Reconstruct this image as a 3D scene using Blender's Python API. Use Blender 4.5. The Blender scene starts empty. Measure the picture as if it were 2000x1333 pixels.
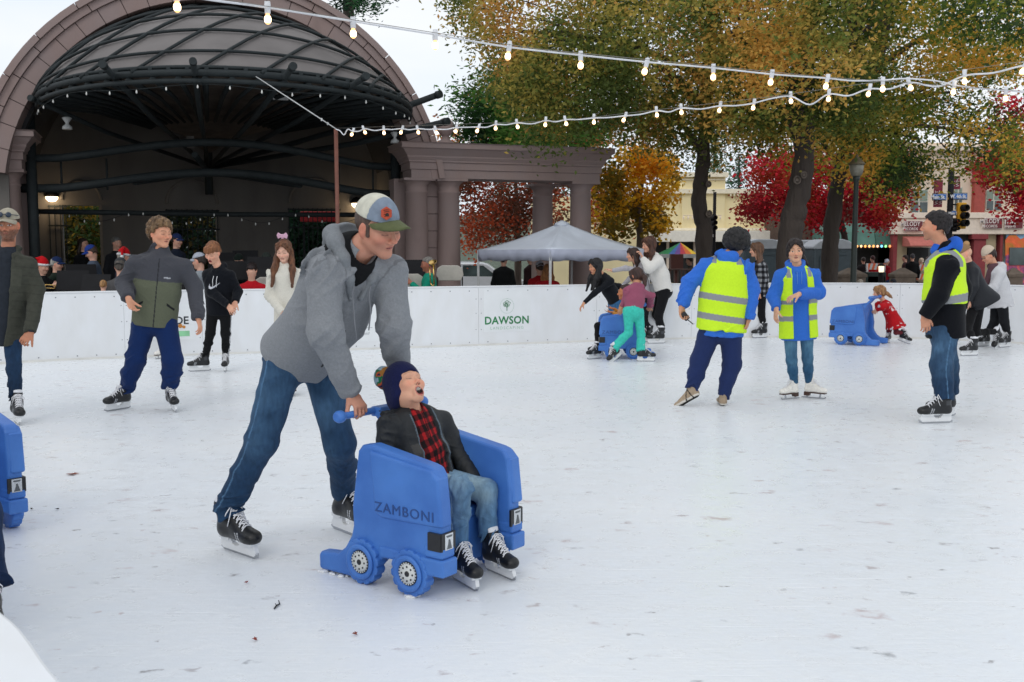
import bpy, bmesh, math, random
import numpy as np
from mathutils import Vector, Matrix
random.seed(7); RNG = np.random.default_rng(7)
S = bpy.context.scene
COL = S.collection
R = math.radians
# ---------------------------------------------------------------- camera
CAMH, FPX, CX, CY = 1.50, 2000.0, 1000.0, 666.5
HORIZON = 485.0
TH = math.atan((CY - HORIZON) / FPX)
cam_d = bpy.data.cameras.new('camera'); cam = bpy.data.objects.new('camera', cam_d); COL.objects.link(cam)
cam_d.sensor_width = 36.0; cam_d.lens = 36.0 * FPX / 2000.0
cam_d.clip_start = 0.05; cam_d.clip_end = 2000
cam_d.dof.use_dof = True; cam_d.dof.focus_distance = 4.9; cam_d.dof.aperture_fstop = 14.0
cam.location = (0, 0, CAMH); cam.rotation_euler = (math.pi / 2 - TH, 0, 0)
S.camera = cam
# ---------------------------------------------------------------- sky, sun, exposure
SUN_EL, SUN_ROT = R(38), R(200)
W = bpy.data.worlds.new('World'); S.world = W; W.use_nodes = True
wn = W.node_tree; wn.nodes.clear()
def wnode(t, **k):
    n = wn.nodes.new(t)
    for a, b in k.items(): setattr(n, a, b)
    return n
w_out = wnode('ShaderNodeOutputWorld'); w_bg = wnode('ShaderNodeBackground'); w_bg.inputs[1].default_value = 0.10
sky = wnode('ShaderNodeTexSky', sky_type='NISHITA', sun_disc=False, sun_elevation=SUN_EL, sun_rotation=SUN_ROT)
w_tc = wnode('ShaderNodeTexCoord'); w_map = wnode('ShaderNodeMapping'); w_map.inputs['Scale'].default_value = (1.2, 1.2, 4.0)
w_no = wnode('ShaderNodeTexNoise'); w_no.inputs['Scale'].default_value = 1.6; w_no.inputs['Detail'].default_value = 5
w_cr = wnode('ShaderNodeValToRGB')
w_cr.color_ramp.elements[0].position = 0.32; w_cr.color_ramp.elements[0].color = (8.2, 9.1, 10.2, 1)
w_cr.color_ramp.elements[1].position = 0.68; w_cr.color_ramp.elements[1].color = (10.2, 10.3, 10.4, 1)
w_mx = wnode('ShaderNodeMix', data_type='RGBA'); w_mx.inputs[0].default_value = 0.93
wn.links.new(w_tc.outputs['Generated'], w_map.inputs[0]); wn.links.new(w_map.outputs[0], w_no.inputs['Vector'])
wn.links.new(w_no.outputs['Fac'], w_cr.inputs[0]); wn.links.new(sky.outputs[0], w_mx.inputs[6]); wn.links.new(w_cr.outputs[0], w_mx.inputs[7])
wn.links.new(w_mx.outputs[2], w_bg.inputs[0]); wn.links.new(w_bg.outputs[0], w_out.inputs[0])
sun_d = bpy.data.lights.new('sun', 'SUN'); sun_d.energy = 0.5; sun_d.angle = R(25); sun_d.color = (1.0, 0.94, 0.86)
sun = bpy.data.objects.new('sun', sun_d); COL.objects.link(sun)
sun.rotation_euler = (math.pi / 2 - SUN_EL, 0, math.pi - SUN_ROT)
S.view_settings.view_transform = 'Standard'; S.view_settings.look = 'None'
S.view_settings.exposure = 0.04; S.view_settings.gamma = 1.0; S.view_settings.use_curve_mapping = False
S.cycles.max_bounces = 8; S.cycles.transparent_max_bounces = 16; S.cycles.use_denoising = True

# ---------------------------------------------------------------- photo geometry helpers (camera model -> real places)
RAYF = np.array([0, math.cos(TH), -math.sin(TH)]); RAYU = np.array([0, math.sin(TH), math.cos(TH)]); RAYR = np.array([1.0, 0, 0])
def ray(px, py): return RAYF + (px - CX) / FPX * RAYR - (py - CY) / FPX * RAYU
CP = np.array([0, 0, CAMH])
def P(px, py, Y):
    d = ray(px, py); return CP + d * (Y / d[1])
def G(px, py, z=0.0):
    d = ray(px, py); return CP + d * ((z - CAMH) / d[2])
def hit(px, py, o, n):
    d = ray(px, py); return CP + d * (np.dot(np.array(o) - CP, n) / np.dot(d, n))
def nrm(v):
    v = np.array(v, float); return v / (np.linalg.norm(v) + 1e-12)
def V(*a): return np.array(a, float)

# ---------------------------------------------------------------- noise
def _hash(ix, iy, iz, seed):
    h = (ix.astype(np.int64) * 374761393 + iy.astype(np.int64) * 668265263 + iz.astype(np.int64) * 2147483647 + seed * 144665) & 0xffffffff
    h = ((h ^ (h >> 13)) * 1274126177) & 0xffffffff
    h = h ^ (h >> 16)
    return (h & 0xffff).astype(np.float32) / 32767.5 - 1.0
def noise(p, seed=0):
    p = np.asarray(p, np.float32); f = np.floor(p); t = p - f; t = t * t * (3 - 2 * t)
    i = f.astype(np.int64); x, y, z = i[..., 0], i[..., 1], i[..., 2]
    tx, ty, tz = t[..., 0], t[..., 1], t[..., 2]
    c = [[[_hash(x + a, y + b, z + d, seed) for d in (0, 1)] for b in (0, 1)] for a in (0, 1)]
    L = lambda a, b, k: a + (b - a) * k
    return L(L(L(c[0][0][0], c[0][0][1], tz), L(c[0][1][0], c[0][1][1], tz), ty),
             L(L(c[1][0][0], c[1][0][1], tz), L(c[1][1][0], c[1][1][1], tz), ty), tx)
def fbm(p, seed=0, n=3):
    s = 0; a = 1.0
    for k in range(n): s = s + a * noise(np.asarray(p) * 2 ** k, seed + k * 17); a *= .5
    return s

# ---------------------------------------------------------------- implicit surfaces (smooth unions), meshed with surface nets
def _cone(a, b, ra, rb):
    a = V(*a); b = V(*b); ab = b - a; L2 = max(ab.dot(ab), 1e-9)
    def f(p):
        pa = p - a; t = np.clip(pa @ ab / L2, 0, 1)
        return np.linalg.norm(pa - t[..., None] * ab, axis=-1) - (ra + (rb - ra) * t)
    return f
def _ecap(a, b, side, ra, rb):
    a = V(*a); b = V(*b); ab = b - a; L = max(np.linalg.norm(ab), 1e-6); ax = ab / L
    s = V(*side); s = nrm(s - ax * s.dot(ax)); fr = np.cross(ax, s)
    def f(p):
        pa = p - a; h = pa @ ax; t = np.clip(h / L, 0, 1); e = h - t * L
        rx = ra[0] + (rb[0] - ra[0]) * t; ry = ra[1] + (rb[1] - ra[1]) * t; rm = np.minimum(rx, ry)
        x = pa @ s; y = pa @ fr
        k0 = np.sqrt((x / rx) ** 2 + (y / ry) ** 2 + (e / rm) ** 2) + 1e-9
        k1 = np.sqrt((x / rx ** 2) ** 2 + (y / ry ** 2) ** 2 + (e / rm ** 2) ** 2) + 1e-9
        return k0 * (k0 - 1) / k1
    return f
def _ell(c, r, M):
    c = V(*c); r = V(*r); Mi = np.array(M).T
    def f(p):
        q = (p - c) @ Mi.T
        k0 = np.linalg.norm(q / r, axis=-1) + 1e-9; k1 = np.linalg.norm(q / r ** 2, axis=-1) + 1e-9
        return k0 * (k0 - 1) / k1
    return f
def _box(c, h, M, rd):
    c = V(*c); h = V(*h); Mi = np.array(M).T
    def f(p):
        q = np.abs((p - c) @ Mi.T) - (h - rd)
        return np.linalg.norm(np.maximum(q, 0), axis=-1) + np.minimum(q.max(axis=-1), 0) - rd
    return f
I3 = np.eye(3)
class SDF:
    def __init__(s): s.p = []; s.bones = []; s.post = None; s.wm = None
    def _add(s, f, lo, hi, k, op): s.p.append((f, np.minimum(lo, hi), np.maximum(lo, hi), k, op)); return s
    def cone(s, a, b, ra, rb=None, k=.02, op='u', fold=0):
        rb = ra if rb is None else rb; a = V(*a); b = V(*b); r = max(ra, rb)
        if fold: s.bones.append((a, b, fold, r))
        return s._add(_cone(a, b, ra, rb), np.minimum(a, b) - r, np.maximum(a, b) + r, k, op)
    def ecap(s, a, b, side, ra, rb=None, k=.03, op='u', fold=0):
        rb = ra if rb is None else rb; a = V(*a); b = V(*b); r = max(*ra, *rb)
        if fold: s.bones.append((a, b, fold, r))
        return s._add(_ecap(a, b, side, ra, rb), np.minimum(a, b) - r, np.maximum(a, b) + r, k, op)
    def ell(s, c, r, M=I3, k=.02, op='u'):
        r = (r,) * 3 if np.isscalar(r) else r; m = max(r); c = V(*c); return s._add(_ell(c, r, M), c - m, c + m, k, op)
    def box(s, c, h, M=I3, rd=.005, k=.0, op='u'):
        m = np.linalg.norm(h); c = V(*c); return s._add(_box(c, h, M, rd), c - m, c + m, k, op)
    def cut(s, o, n, c, r, k=.008):
        "removes, inside the ball c,r, what lies on the n side of the plane through o"
        o = V(*o); n = nrm(n); c = V(*c)
        return s._add(lambda p: -((p - o) @ n), c - r, c + r, k, 'cutin')
    def mesh(s, h, foldscale=1.0):
        pad = 3 * h + .012
        A = [q for q in s.p if q[4] == 'u']
        lo = np.min([q[1] for q in A], 0) - pad; hi = np.max([q[2] for q in A], 0) + pad
        n = np.ceil((hi - lo) / h).astype(int) + 1
        g = np.full(n, .25, np.float32)
        axs = [lo[i] + h * np.arange(n[i]) for i in range(3)]
        for f, a, b, k, op in s.p:
            m = k + 2.5 * h
            i0 = np.clip(np.floor((a - m - lo) / h).astype(int), 0, n - 1); i1 = np.clip(np.ceil((b + m - lo) / h).astype(int) + 1, 1, n)
            if (i1 <= i0).any(): continue
            sl = tuple(slice(i0[i], i1[i]) for i in range(3))
            pp = np.stack(np.meshgrid(axs[0][sl[0]], axs[1][sl[1]], axs[2][sl[2]], indexing='ij'), -1)
            d = f(pp).astype(np.float32); o = g[sl]
            if op == 'u':
                if k > 0:
                    e = np.maximum(k - np.abs(o - d), 0) / k; g[sl] = np.minimum(o, d) - e * e * k * .25
                else: g[sl] = np.minimum(o, d)
            else:
                if op == 'cutin': dd = -d
                else: dd = -d
                if op == 'cutin': # keep where (p-o).n < 0
                    dd = -d
                if k > 0:
                    e = np.maximum(k - np.abs(o - dd), 0) / k; g[sl] = np.maximum(o, dd) + e * e * k * .25
                else: g[sl] = np.maximum(o, dd)
        if (s.bones and foldscale) or s.post:
            idx = np.argwhere(np.abs(g) < max(.02, 1.5 * h)); pp = (lo + idx * h).astype(np.float32); dd = np.zeros(len(pp), np.float32)
            if s.bones and foldscale:
                ws = 0; acc = 0; dist = []
                for (a, b, amp, r) in s.bones:
                    ab = b - a; L2 = ab @ ab; t = np.clip((pp - a) @ ab / L2, 0, 1); dist.append(np.linalg.norm(pp - a - t[:, None] * ab, axis=1) - r)
                dist = np.array(dist); dm = dist.min(0)
                for q, (a, b, amp, r) in enumerate(s.bones):
                    w = np.exp(-(dist[q] - dm) / .025); L = np.linalg.norm(b - a); ax = (b - a) / L; t = (pp - a) @ ax; per = pp - a - t[:, None] * ax; tn = np.clip(t / L, 0, 1)
                    sc_ = .07 / max(r, .03); sc_ = min(max(sc_, .6), 1.6)
                    w1 = noise(pp * 6 * sc_, 3 + q)
                    c = per * 7.5 * sc_ + ((t + per[:, 0] * .8 - per[:, 1] * .5 + w1 * .05) * 15 * sc_)[:, None] * ax
                    n1 = noise(c, 11 + q * 7); rg = .55 - 1.9 * np.minimum(np.abs(n1), .45)          # narrow ridges between flat valleys
                    c2 = per * 13 * sc_ + ((t - per[:, 0] * .5 + w1 * .04) * 27 * sc_)[:, None] * ax; n2 = .4 - 1.6 * np.minimum(np.abs(noise(c2, 31 + q)), .4)
                    msk = np.clip(.45 + noise(pp * 4.5 * sc_, 71 + q) * .9, .08, 1) * (.45 + .75 * (2 * tn - 1) ** 2)
                    acc = acc + w * amp * (rg * 1.25 + n2 * .6) * msk; ws = ws + w
                dd += (acc / ws).astype(np.float32) * -foldscale
            if s.post: dd += s.post(pp).astype(np.float32)
            g[idx[:, 0], idx[:, 1], idx[:, 2]] += dd
        return nets(g, lo, h)
def nets(g, lo, h):
    ins = g < 0; nx, ny, nz = g.shape
    c = ins[:-1, :-1, :-1].astype(np.int8)
    cnt = np.zeros((nx - 1, ny - 1, nz - 1), np.int8)
    corners = [(a, b, d) for a in (0, 1) for b in (0, 1) for d in (0, 1)]
    for a, b, d in corners: cnt += ins[a:nx - 1 + a, b:ny - 1 + b, d:nz - 1 + d]
    act = np.argwhere((cnt > 0) & (cnt < 8))
    vid = np.full(cnt.shape, -1, np.int32); vid[act[:, 0], act[:, 1], act[:, 2]] = np.arange(len(act))
    val = {q: g[act[:, 0] + q[0], act[:, 1] + q[1], act[:, 2] + q[2]] for q in corners}
    sm = np.zeros((len(act), 3)); w = np.zeros(len(act))
    for q in corners:
        for ax in range(3):
            if q[ax]: continue
            q2 = list(q); q2[ax] = 1; q2 = tuple(q2); va, vb = val[q], val[q2]; m = (va < 0) != (vb < 0)
            t = np.where(m, va / np.where(va == vb, 1, va - vb), 0); pt = np.array(q, float) + t[:, None] * np.eye(3)[ax]
            sm += pt * m[:, None]; w += m
    v = lo + (act + sm / w[:, None]) * h
    F = []
    for ax in range(3):
        o1, o2 = [(1, 2), (2, 0), (0, 1)][ax]
        sa = [slice(None)] * 3; sb = [slice(None)] * 3; sa[ax] = slice(0, -1); sb[ax] = slice(1, None)
        A = ins[tuple(sa)]; B = ins[tuple(sb)]; e = np.argwhere(A != B)
        e = e[(e[:, o1] > 0) & (e[:, o2] > 0)]
        e = e[(e[:, o1] < g.shape[o1] - 1) & (e[:, o2] < g.shape[o2] - 1)]
        def cell(d1, d2):
            x = e.copy(); x[:, o1] -= d1; x[:, o2] -= d2; return vid[x[:, 0], x[:, 1], x[:, 2]]
        q = np.stack([cell(1, 1), cell(0, 1), cell(0, 0), cell(1, 0)], 1)
        flip = ~A[e[:, 0], e[:, 1], e[:, 2]]; q[flip] = q[flip][:, ::-1]; F.append(q)
    return v, np.concatenate(F)
def nmesh(name, v, f, col=None):
    me = bpy.data.meshes.new(name); v = np.asarray(v, np.float32); f = np.asarray(f, np.int32); k = f.shape[1]
    me.vertices.add(len(v)); me.vertices.foreach_set('co', v.ravel())
    me.loops.add(f.size); me.loops.foreach_set('vertex_index', f.ravel())
    me.polygons.add(len(f)); me.polygons.foreach_set('loop_start', np.arange(0, f.size, k, dtype=np.int32))
    me.polygons.foreach_set('use_smooth', np.ones(len(f), bool)); me.update(calc_edges=True); me.validate()
    if col is not None:
        ca = me.color_attributes.new('col', 'FLOAT_COLOR', 'POINT')
        c = np.ones((len(v), 4), np.float32); c[:, :3] = col; ca.data.foreach_set('color', c.ravel())
    return me
def link(name, me, mat=None, parent=None):
    o = bpy.data.objects.new(name, me); COL.objects.link(o)
    if mat is not None and not me.materials: me.materials.append(mat)
    if parent is not None: o.parent = parent
    return o
def tag(o, label=None, cat=None, group=None, kind=None):
    if label: o['label'] = label
    if cat: o['category'] = cat
    if group: o['group'] = group
    if kind: o['kind'] = kind
    return o
def empty(name, loc=(0, 0, 0), rz=0.0, label=None, cat=None, group=None):
    o = bpy.data.objects.new(name, None); COL.objects.link(o); o.location = loc; o.rotation_euler = (0, 0, rz)
    o.empty_display_size = .1
    return tag(o, label, cat, group)
def kids(o): return [c for c in COL.objects if c.parent == o]
def copy_tree(o, parent=None, loc=None, rz=None, label=None):
    cc = kids(o); c = o.copy(); COL.objects.link(c); c.parent = parent
    if loc is not None: c.location = loc
    if rz is not None: c.rotation_euler = (0, 0, rz)
    if label: c['label'] = label
    for k in cc: copy_tree(k, c)
    return c
def sdf_obj(name, s, h, mat, col=(.5, .5, .5), parent=None, foldscale=1.0):
    v, f = s.mesh(h, foldscale)
    c = col(v) if callable(col) else np.tile(np.array(col, float), (len(v), 1))
    org = np.zeros(3); q = parent
    while q is not None: org = org + np.array(q.location); q = q.parent
    return link(name, nmesh(name, v - org, f, c), mat, parent)

# ---------------------------------------------------------------- simple mesh collector
class MB:
    def __init__(s): s.v = []; s.f = []; s.sm = []
    def add(s, vs, fs, smooth=False):
        n = len(s.v); s.v += [tuple(map(float, q)) for q in vs]; s.f += [tuple(i + n for i in q) for q in fs]; s.sm += [smooth] * len(fs); return s
    def box(s, c, d, M=None, taper=1.0):
        x, y, z = [q / 2 for q in d]; vs = [(-x, -y, -z), (x, -y, -z), (x, y, -z), (-x, y, -z), (-x * taper, -y * taper, z), (x * taper, -y * taper, z), (x * taper, y * taper, z), (-x * taper, y * taper, z)]
        if M is not None: vs = [np.array(M) @ np.array(q) for q in vs]
        vs = [np.array(q) + np.array(c) for q in vs]
        return s.add(vs, [(0, 3, 2, 1), (4, 5, 6, 7), (0, 1, 5, 4), (1, 2, 6, 5), (2, 3, 7, 6), (3, 0, 4, 7)])
    def tube(s, pts, r, n=8, cap=True, smooth=True):
        pts = [np.array(p, float) for p in pts]; rs = r if hasattr(r, '__len__') else [r] * len(pts)
        t0 = nrm(pts[1] - pts[0]); ref = V(0, 0, 1) if abs(t0[2]) < .9 else V(1, 0, 0); nn = nrm(np.cross(t0, ref)); vs = []
        for i, p in enumerate(pts):
            t = nrm(pts[min(i + 1, len(pts) - 1)] - pts[max(i - 1, 0)]); nn = nrm(nn - t * nn.dot(t)); b = np.cross(t, nn)
            for k in range(n):
                a = 2 * math.pi * k / n; vs.append(p + (nn * math.cos(a) + b * math.sin(a)) * rs[i])
        fs = [(i * n + k, i * n + (k + 1) % n, (i + 1) * n + (k + 1) % n, (i + 1) * n + k) for i in range(len(pts) - 1) for k in range(n)]
        s.add(vs, fs, smooth)
        if cap:
            m = len(s.v) - len(vs); s.f.append(tuple(m + k for k in range(n - 1, -1, -1))); s.sm.append(False)
            s.f.append(tuple(m + (len(pts) - 1) * n + k for k in range(n))); s.sm.append(False)
        return s
    def lathe(s, prof, c=(0, 0, 0), n=24, smooth=True, axis=None):
        "prof: (r, z) list"
        M = np.eye(3) if axis is None else frame_z(axis)
        vs = []; c = np.array(c, float)
        for r, z in prof:
            for k in range(n):
                a = 2 * math.pi * k / n; vs.append(c + M @ V(r * math.cos(a), r * math.sin(a), z))
        fs = [(i * n + k, i * n + (k + 1) % n, (i + 1) * n + (k + 1) % n, (i + 1) * n + k) for i in range(len(prof) - 1) for k in range(n)]
        m = len(s.v); s.add(vs, fs, smooth)
        s.f.append(tuple(m + k for k in range(n - 1, -1, -1))); s.sm.append(False)
        s.f.append(tuple(m + (len(prof) - 1) * n + k for k in range(n))); s.sm.append(False)
        return s
    def prism(s, poly, d, fn, ):
        "poly: 2-D outline; extruded by d along the third coordinate; fn maps (a,b,c)->world"
        n = len(poly); vs = [fn(a, b, 0) for a, b in poly] + [fn(a, b, d) for a, b in poly]
        fs = [tuple(range(n - 1, -1, -1)), tuple(range(n, 2 * n))] + [(i, (i + 1) % n, n + (i + 1) % n, n + i) for i in range(n)]
        return s.add(vs, fs)
    def quad(s, *p): return s.add(p, [tuple(range(len(p)))])
    def build(s, name, mat=None, parent=None, bevel=0, fix=True, seg=2):
        me = bpy.data.meshes.new(name); me.from_pydata(s.v, [], s.f); me.update()
        if fix:
            bm = bmesh.new(); bm.from_mesh(me); bmesh.ops.recalc_face_normals(bm, faces=bm.faces)
            bm.to_mesh(me); bm.free()
        me.polygons.foreach_set('use_smooth', np.array(s.sm, bool)); me.update()
        o = link(name, me, mat, parent)
        if bevel:
            m = o.modifiers.new('bevel', 'BEVEL'); m.width = bevel; m.segments = seg; m.limit_method = 'ANGLE'; m.angle_limit = R(40)
            m.harden_normals = False
        return o
def frame_z(a):
    z = nrm(a); x = nrm(np.cross(V(0, 0, 1) if abs(z[2]) < .95 else V(0, 1, 0), z)); return np.stack([x, np.cross(z, x), z], 1)
def rotz(a): c, s = math.cos(a), math.sin(a); return np.array([[c, -s, 0], [s, c, 0], [0, 0, 1.0]])
def rotx(a): c, s = math.cos(a), math.sin(a); return np.array([[1.0, 0, 0], [0, c, -s], [0, s, c]])
def roty(a): c, s = math.cos(a), math.sin(a); return np.array([[c, 0, s], [0, 1.0, 0], [-s, 0, c]])
def text_mesh(txt, size, depth=.002, bold=0.0, spacing=1.0, shear=0.0):
    cu = bpy.data.curves.new('lettering', 'FONT'); cu.body = txt; cu.size = size; cu.extrude = depth; cu.align_x = 'CENTER'; cu.align_y = 'CENTER'
    cu.offset = bold; cu.space_character = spacing; cu.shear = shear; cu.resolution_u = 3
    o = bpy.data.objects.new('lettering', cu); COL.objects.link(o); bpy.context.view_layer.update()
    me = bpy.data.meshes.new_from_object(o.evaluated_get(bpy.context.evaluated_depsgraph_get()))
    bpy.data.objects.remove(o); return me
def text_obj(name, txt, size, o, xd, ud, mat, parent=None, depth=.002, bold=0.0, spacing=1.0, sx=1.0, shear=0.0):
    "lettering centred at o, reading along xd, up along ud"
    me = text_mesh(txt, size, depth, bold, spacing, shear); x = nrm(xd); u = nrm(V(*ud) - x * np.dot(ud, x)); n = np.cross(x, u)
    M = Matrix(((x[0] * sx, u[0], n[0], o[0]), (x[1] * sx, u[1], n[1], o[1]), (x[2] * sx, u[2], n[2], o[2]), (0, 0, 0, 1)))
    if parent is not None: M = parent_world(parent).inverted() @ M
    me.transform(M); me.materials.clear(); return link(name, me, mat, parent)
def parent_world(p):
    M = Matrix.Identity(4)
    while p is not None:
        M = Matrix.LocRotScale(p.location, p.rotation_euler, p.scale) @ M; p = p.parent
    return M

# ---------------------------------------------------------------- materials
MATS = {}
def mat(name, col=(.5, .5, .5), rough=.6, metal=0.0, var=.06, nscale=8, bump=0.0, bscale=60, emit=None, estr=0, spec=.5, attr=False, sheen=0, trans=0, coat=0, alpha=None, sub=0, stretch=None, col2=None, coords='Object', bdist=.01):
    if name in MATS: return MATS[name]
    m = bpy.data.materials.new(name); m.use_nodes = True; nt = m.node_tree; b = nt.nodes['Principled BSDF']; MATS[name] = m
    N = lambda t: nt.nodes.new(t); Lk = nt.links.new
    tc = N('ShaderNodeTexCoord'); src = tc.outputs[coords]
    if stretch: mp = N('ShaderNodeMapping'); mp.inputs['Scale'].default_value = stretch; Lk(src, mp.inputs[0]); src = mp.outputs[0]
    if attr: a = N('ShaderNodeAttribute'); a.attribute_name = 'col'; base = a.outputs['Color']
    else: rgb = N('ShaderNodeRGB'); rgb.outputs[0].default_value = (*col, 1); base = rgb.outputs[0]
    no = N('ShaderNodeTexNoise'); no.inputs['Scale'].default_value = nscale; no.inputs['Detail'].default_value = 5; Lk(src, no.inputs['Vector'])
    if col2 is not None:
        mx = N('ShaderNodeMix'); mx.data_type = 'RGBA'; cr = N('ShaderNodeMapRange'); cr.inputs[1].default_value = .4; cr.inputs[2].default_value = .62
        Lk(no.outputs['Fac'], cr.inputs[0]); Lk(cr.outputs[0], mx.inputs[0]); Lk(base, mx.inputs[6]); mx.inputs[7].default_value = (*col2, 1); base = mx.outputs[2]
    if var:
        mr = N('ShaderNodeMapRange'); mr.inputs[1].default_value = .3; mr.inputs[2].default_value = .7; mr.inputs[3].default_value = 1 - var * 2; mr.inputs[4].default_value = 1 + var * 2
        Lk(no.outputs['Fac'], mr.inputs[0]); vm = N('ShaderNodeVectorMath'); vm.operation = 'SCALE'; Lk(base, vm.inputs[0]); Lk(mr.outputs[0], vm.inputs['Scale']); base = vm.outputs[0]
    Lk(base, b.inputs['Base Color'])
    b.inputs['Roughness'].default_value = rough; b.inputs['Metallic'].default_value = metal; b.inputs['Specular IOR Level'].default_value = spec
    if sheen: b.inputs['Sheen Weight'].default_value = sheen; b.inputs['Sheen Roughness'].default_value = .5
    if coat: b.inputs['Coat Weight'].default_value = coat
    if sub: b.inputs['Subsurface Weight'].default_value = sub; b.inputs['Subsurface Radius'].default_value = (.012, .005, .003); b.inputs['Subsurface Scale'].default_value = 1
    if trans: b.inputs['Transmission Weight'].default_value = trans
    if bump:
        n2 = N('ShaderNodeTexNoise'); n2.inputs['Scale'].default_value = bscale; n2.inputs['Detail'].default_value = 3; Lk(src, n2.inputs['Vector'])
        bp = N('ShaderNodeBump'); bp.inputs['Strength'].default_value = bump; bp.inputs['Distance'].default_value = bdist; Lk(n2.outputs['Fac'], bp.inputs['Height']); Lk(bp.outputs[0], b.inputs['Normal'])
    if emit is not None: b.inputs['Emission Color'].default_value = (*emit, 1); b.inputs['Emission Strength'].default_value = estr
    return m
M_FLEECE = mat('fleece_cloth', attr=True, rough=.95, sheen=.06, var=.03, nscale=90, bump=.35, bscale=180, spec=.2)
M_COTTON = mat('cotton_cloth', attr=True, rough=.9, sheen=.03, var=.06, nscale=30, bump=.25, bscale=220, spec=.25)
M_DENIM = mat('denim_cloth', attr=True, rough=.88, sheen=.02, var=.10, nscale=55, bump=.3, bscale=300, spec=.25, stretch=(1, 1, .35))
M_SKIN = mat('skin', attr=True, rough=.55, var=.04, nscale=18, bump=.12, bscale=150, sub=.12, spec=.4)
M_HAIR = mat('hair', attr=True, rough=.55, var=.22, nscale=60, bump=.7, bscale=90, stretch=(1, 1, .18), spec=.4)
M_BOOT = mat('boot_leather', attr=True, rough=.42, var=.05, nscale=30, bump=.1, bscale=120)
M_NYLON = mat('nylon_cloth', attr=True, rough=.6, var=.05, nscale=25, bump=.15, bscale=100, spec=.4)
M_VEST = mat('vest_cloth', attr=True, rough=.7, var=.02, nscale=60, bump=.2, bscale=90, spec=.3)
M_BLADE = mat('blade_steel', (.42, .43, .45), rough=.3, metal=1, var=.04)
M_HOLDER = mat('white_plastic', (.78, .79, .80), rough=.35, var=.02)
M_LACE = mat('white_lace', (.8, .8, .82), rough=.9, var=.04, nscale=200)
# ================================================================ people library
def C(h):
    h = h.lstrip('#'); c = [int(h[i:i + 2], 16) / 255 for i in (0, 2, 4)]
    return np.array([x / 12.92 if x <= .04045 else ((x + .055) / 1.055) ** 2.4 for x in c])
def hframe(yaw, pitch=0, roll=0): return rotz(R(yaw - 90)) @ rotx(R(pitch)) @ roty(R(roll))
def rightof(yaw): return V(math.sin(R(yaw)), -math.cos(R(yaw)), 0)
def fwd(yaw): return V(math.cos(R(yaw)), math.sin(R(yaw)), 0)
def lerp(a, b, t): return np.array(a) * (1 - t) + np.array(b) * t
def sstep(x, a, b): t = np.clip((x - a) / (b - a), 0, 1); return t * t * (3 - 2 * t)
SKIN = C('d6a690'); SKIN2 = C('c98a6c')

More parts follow.
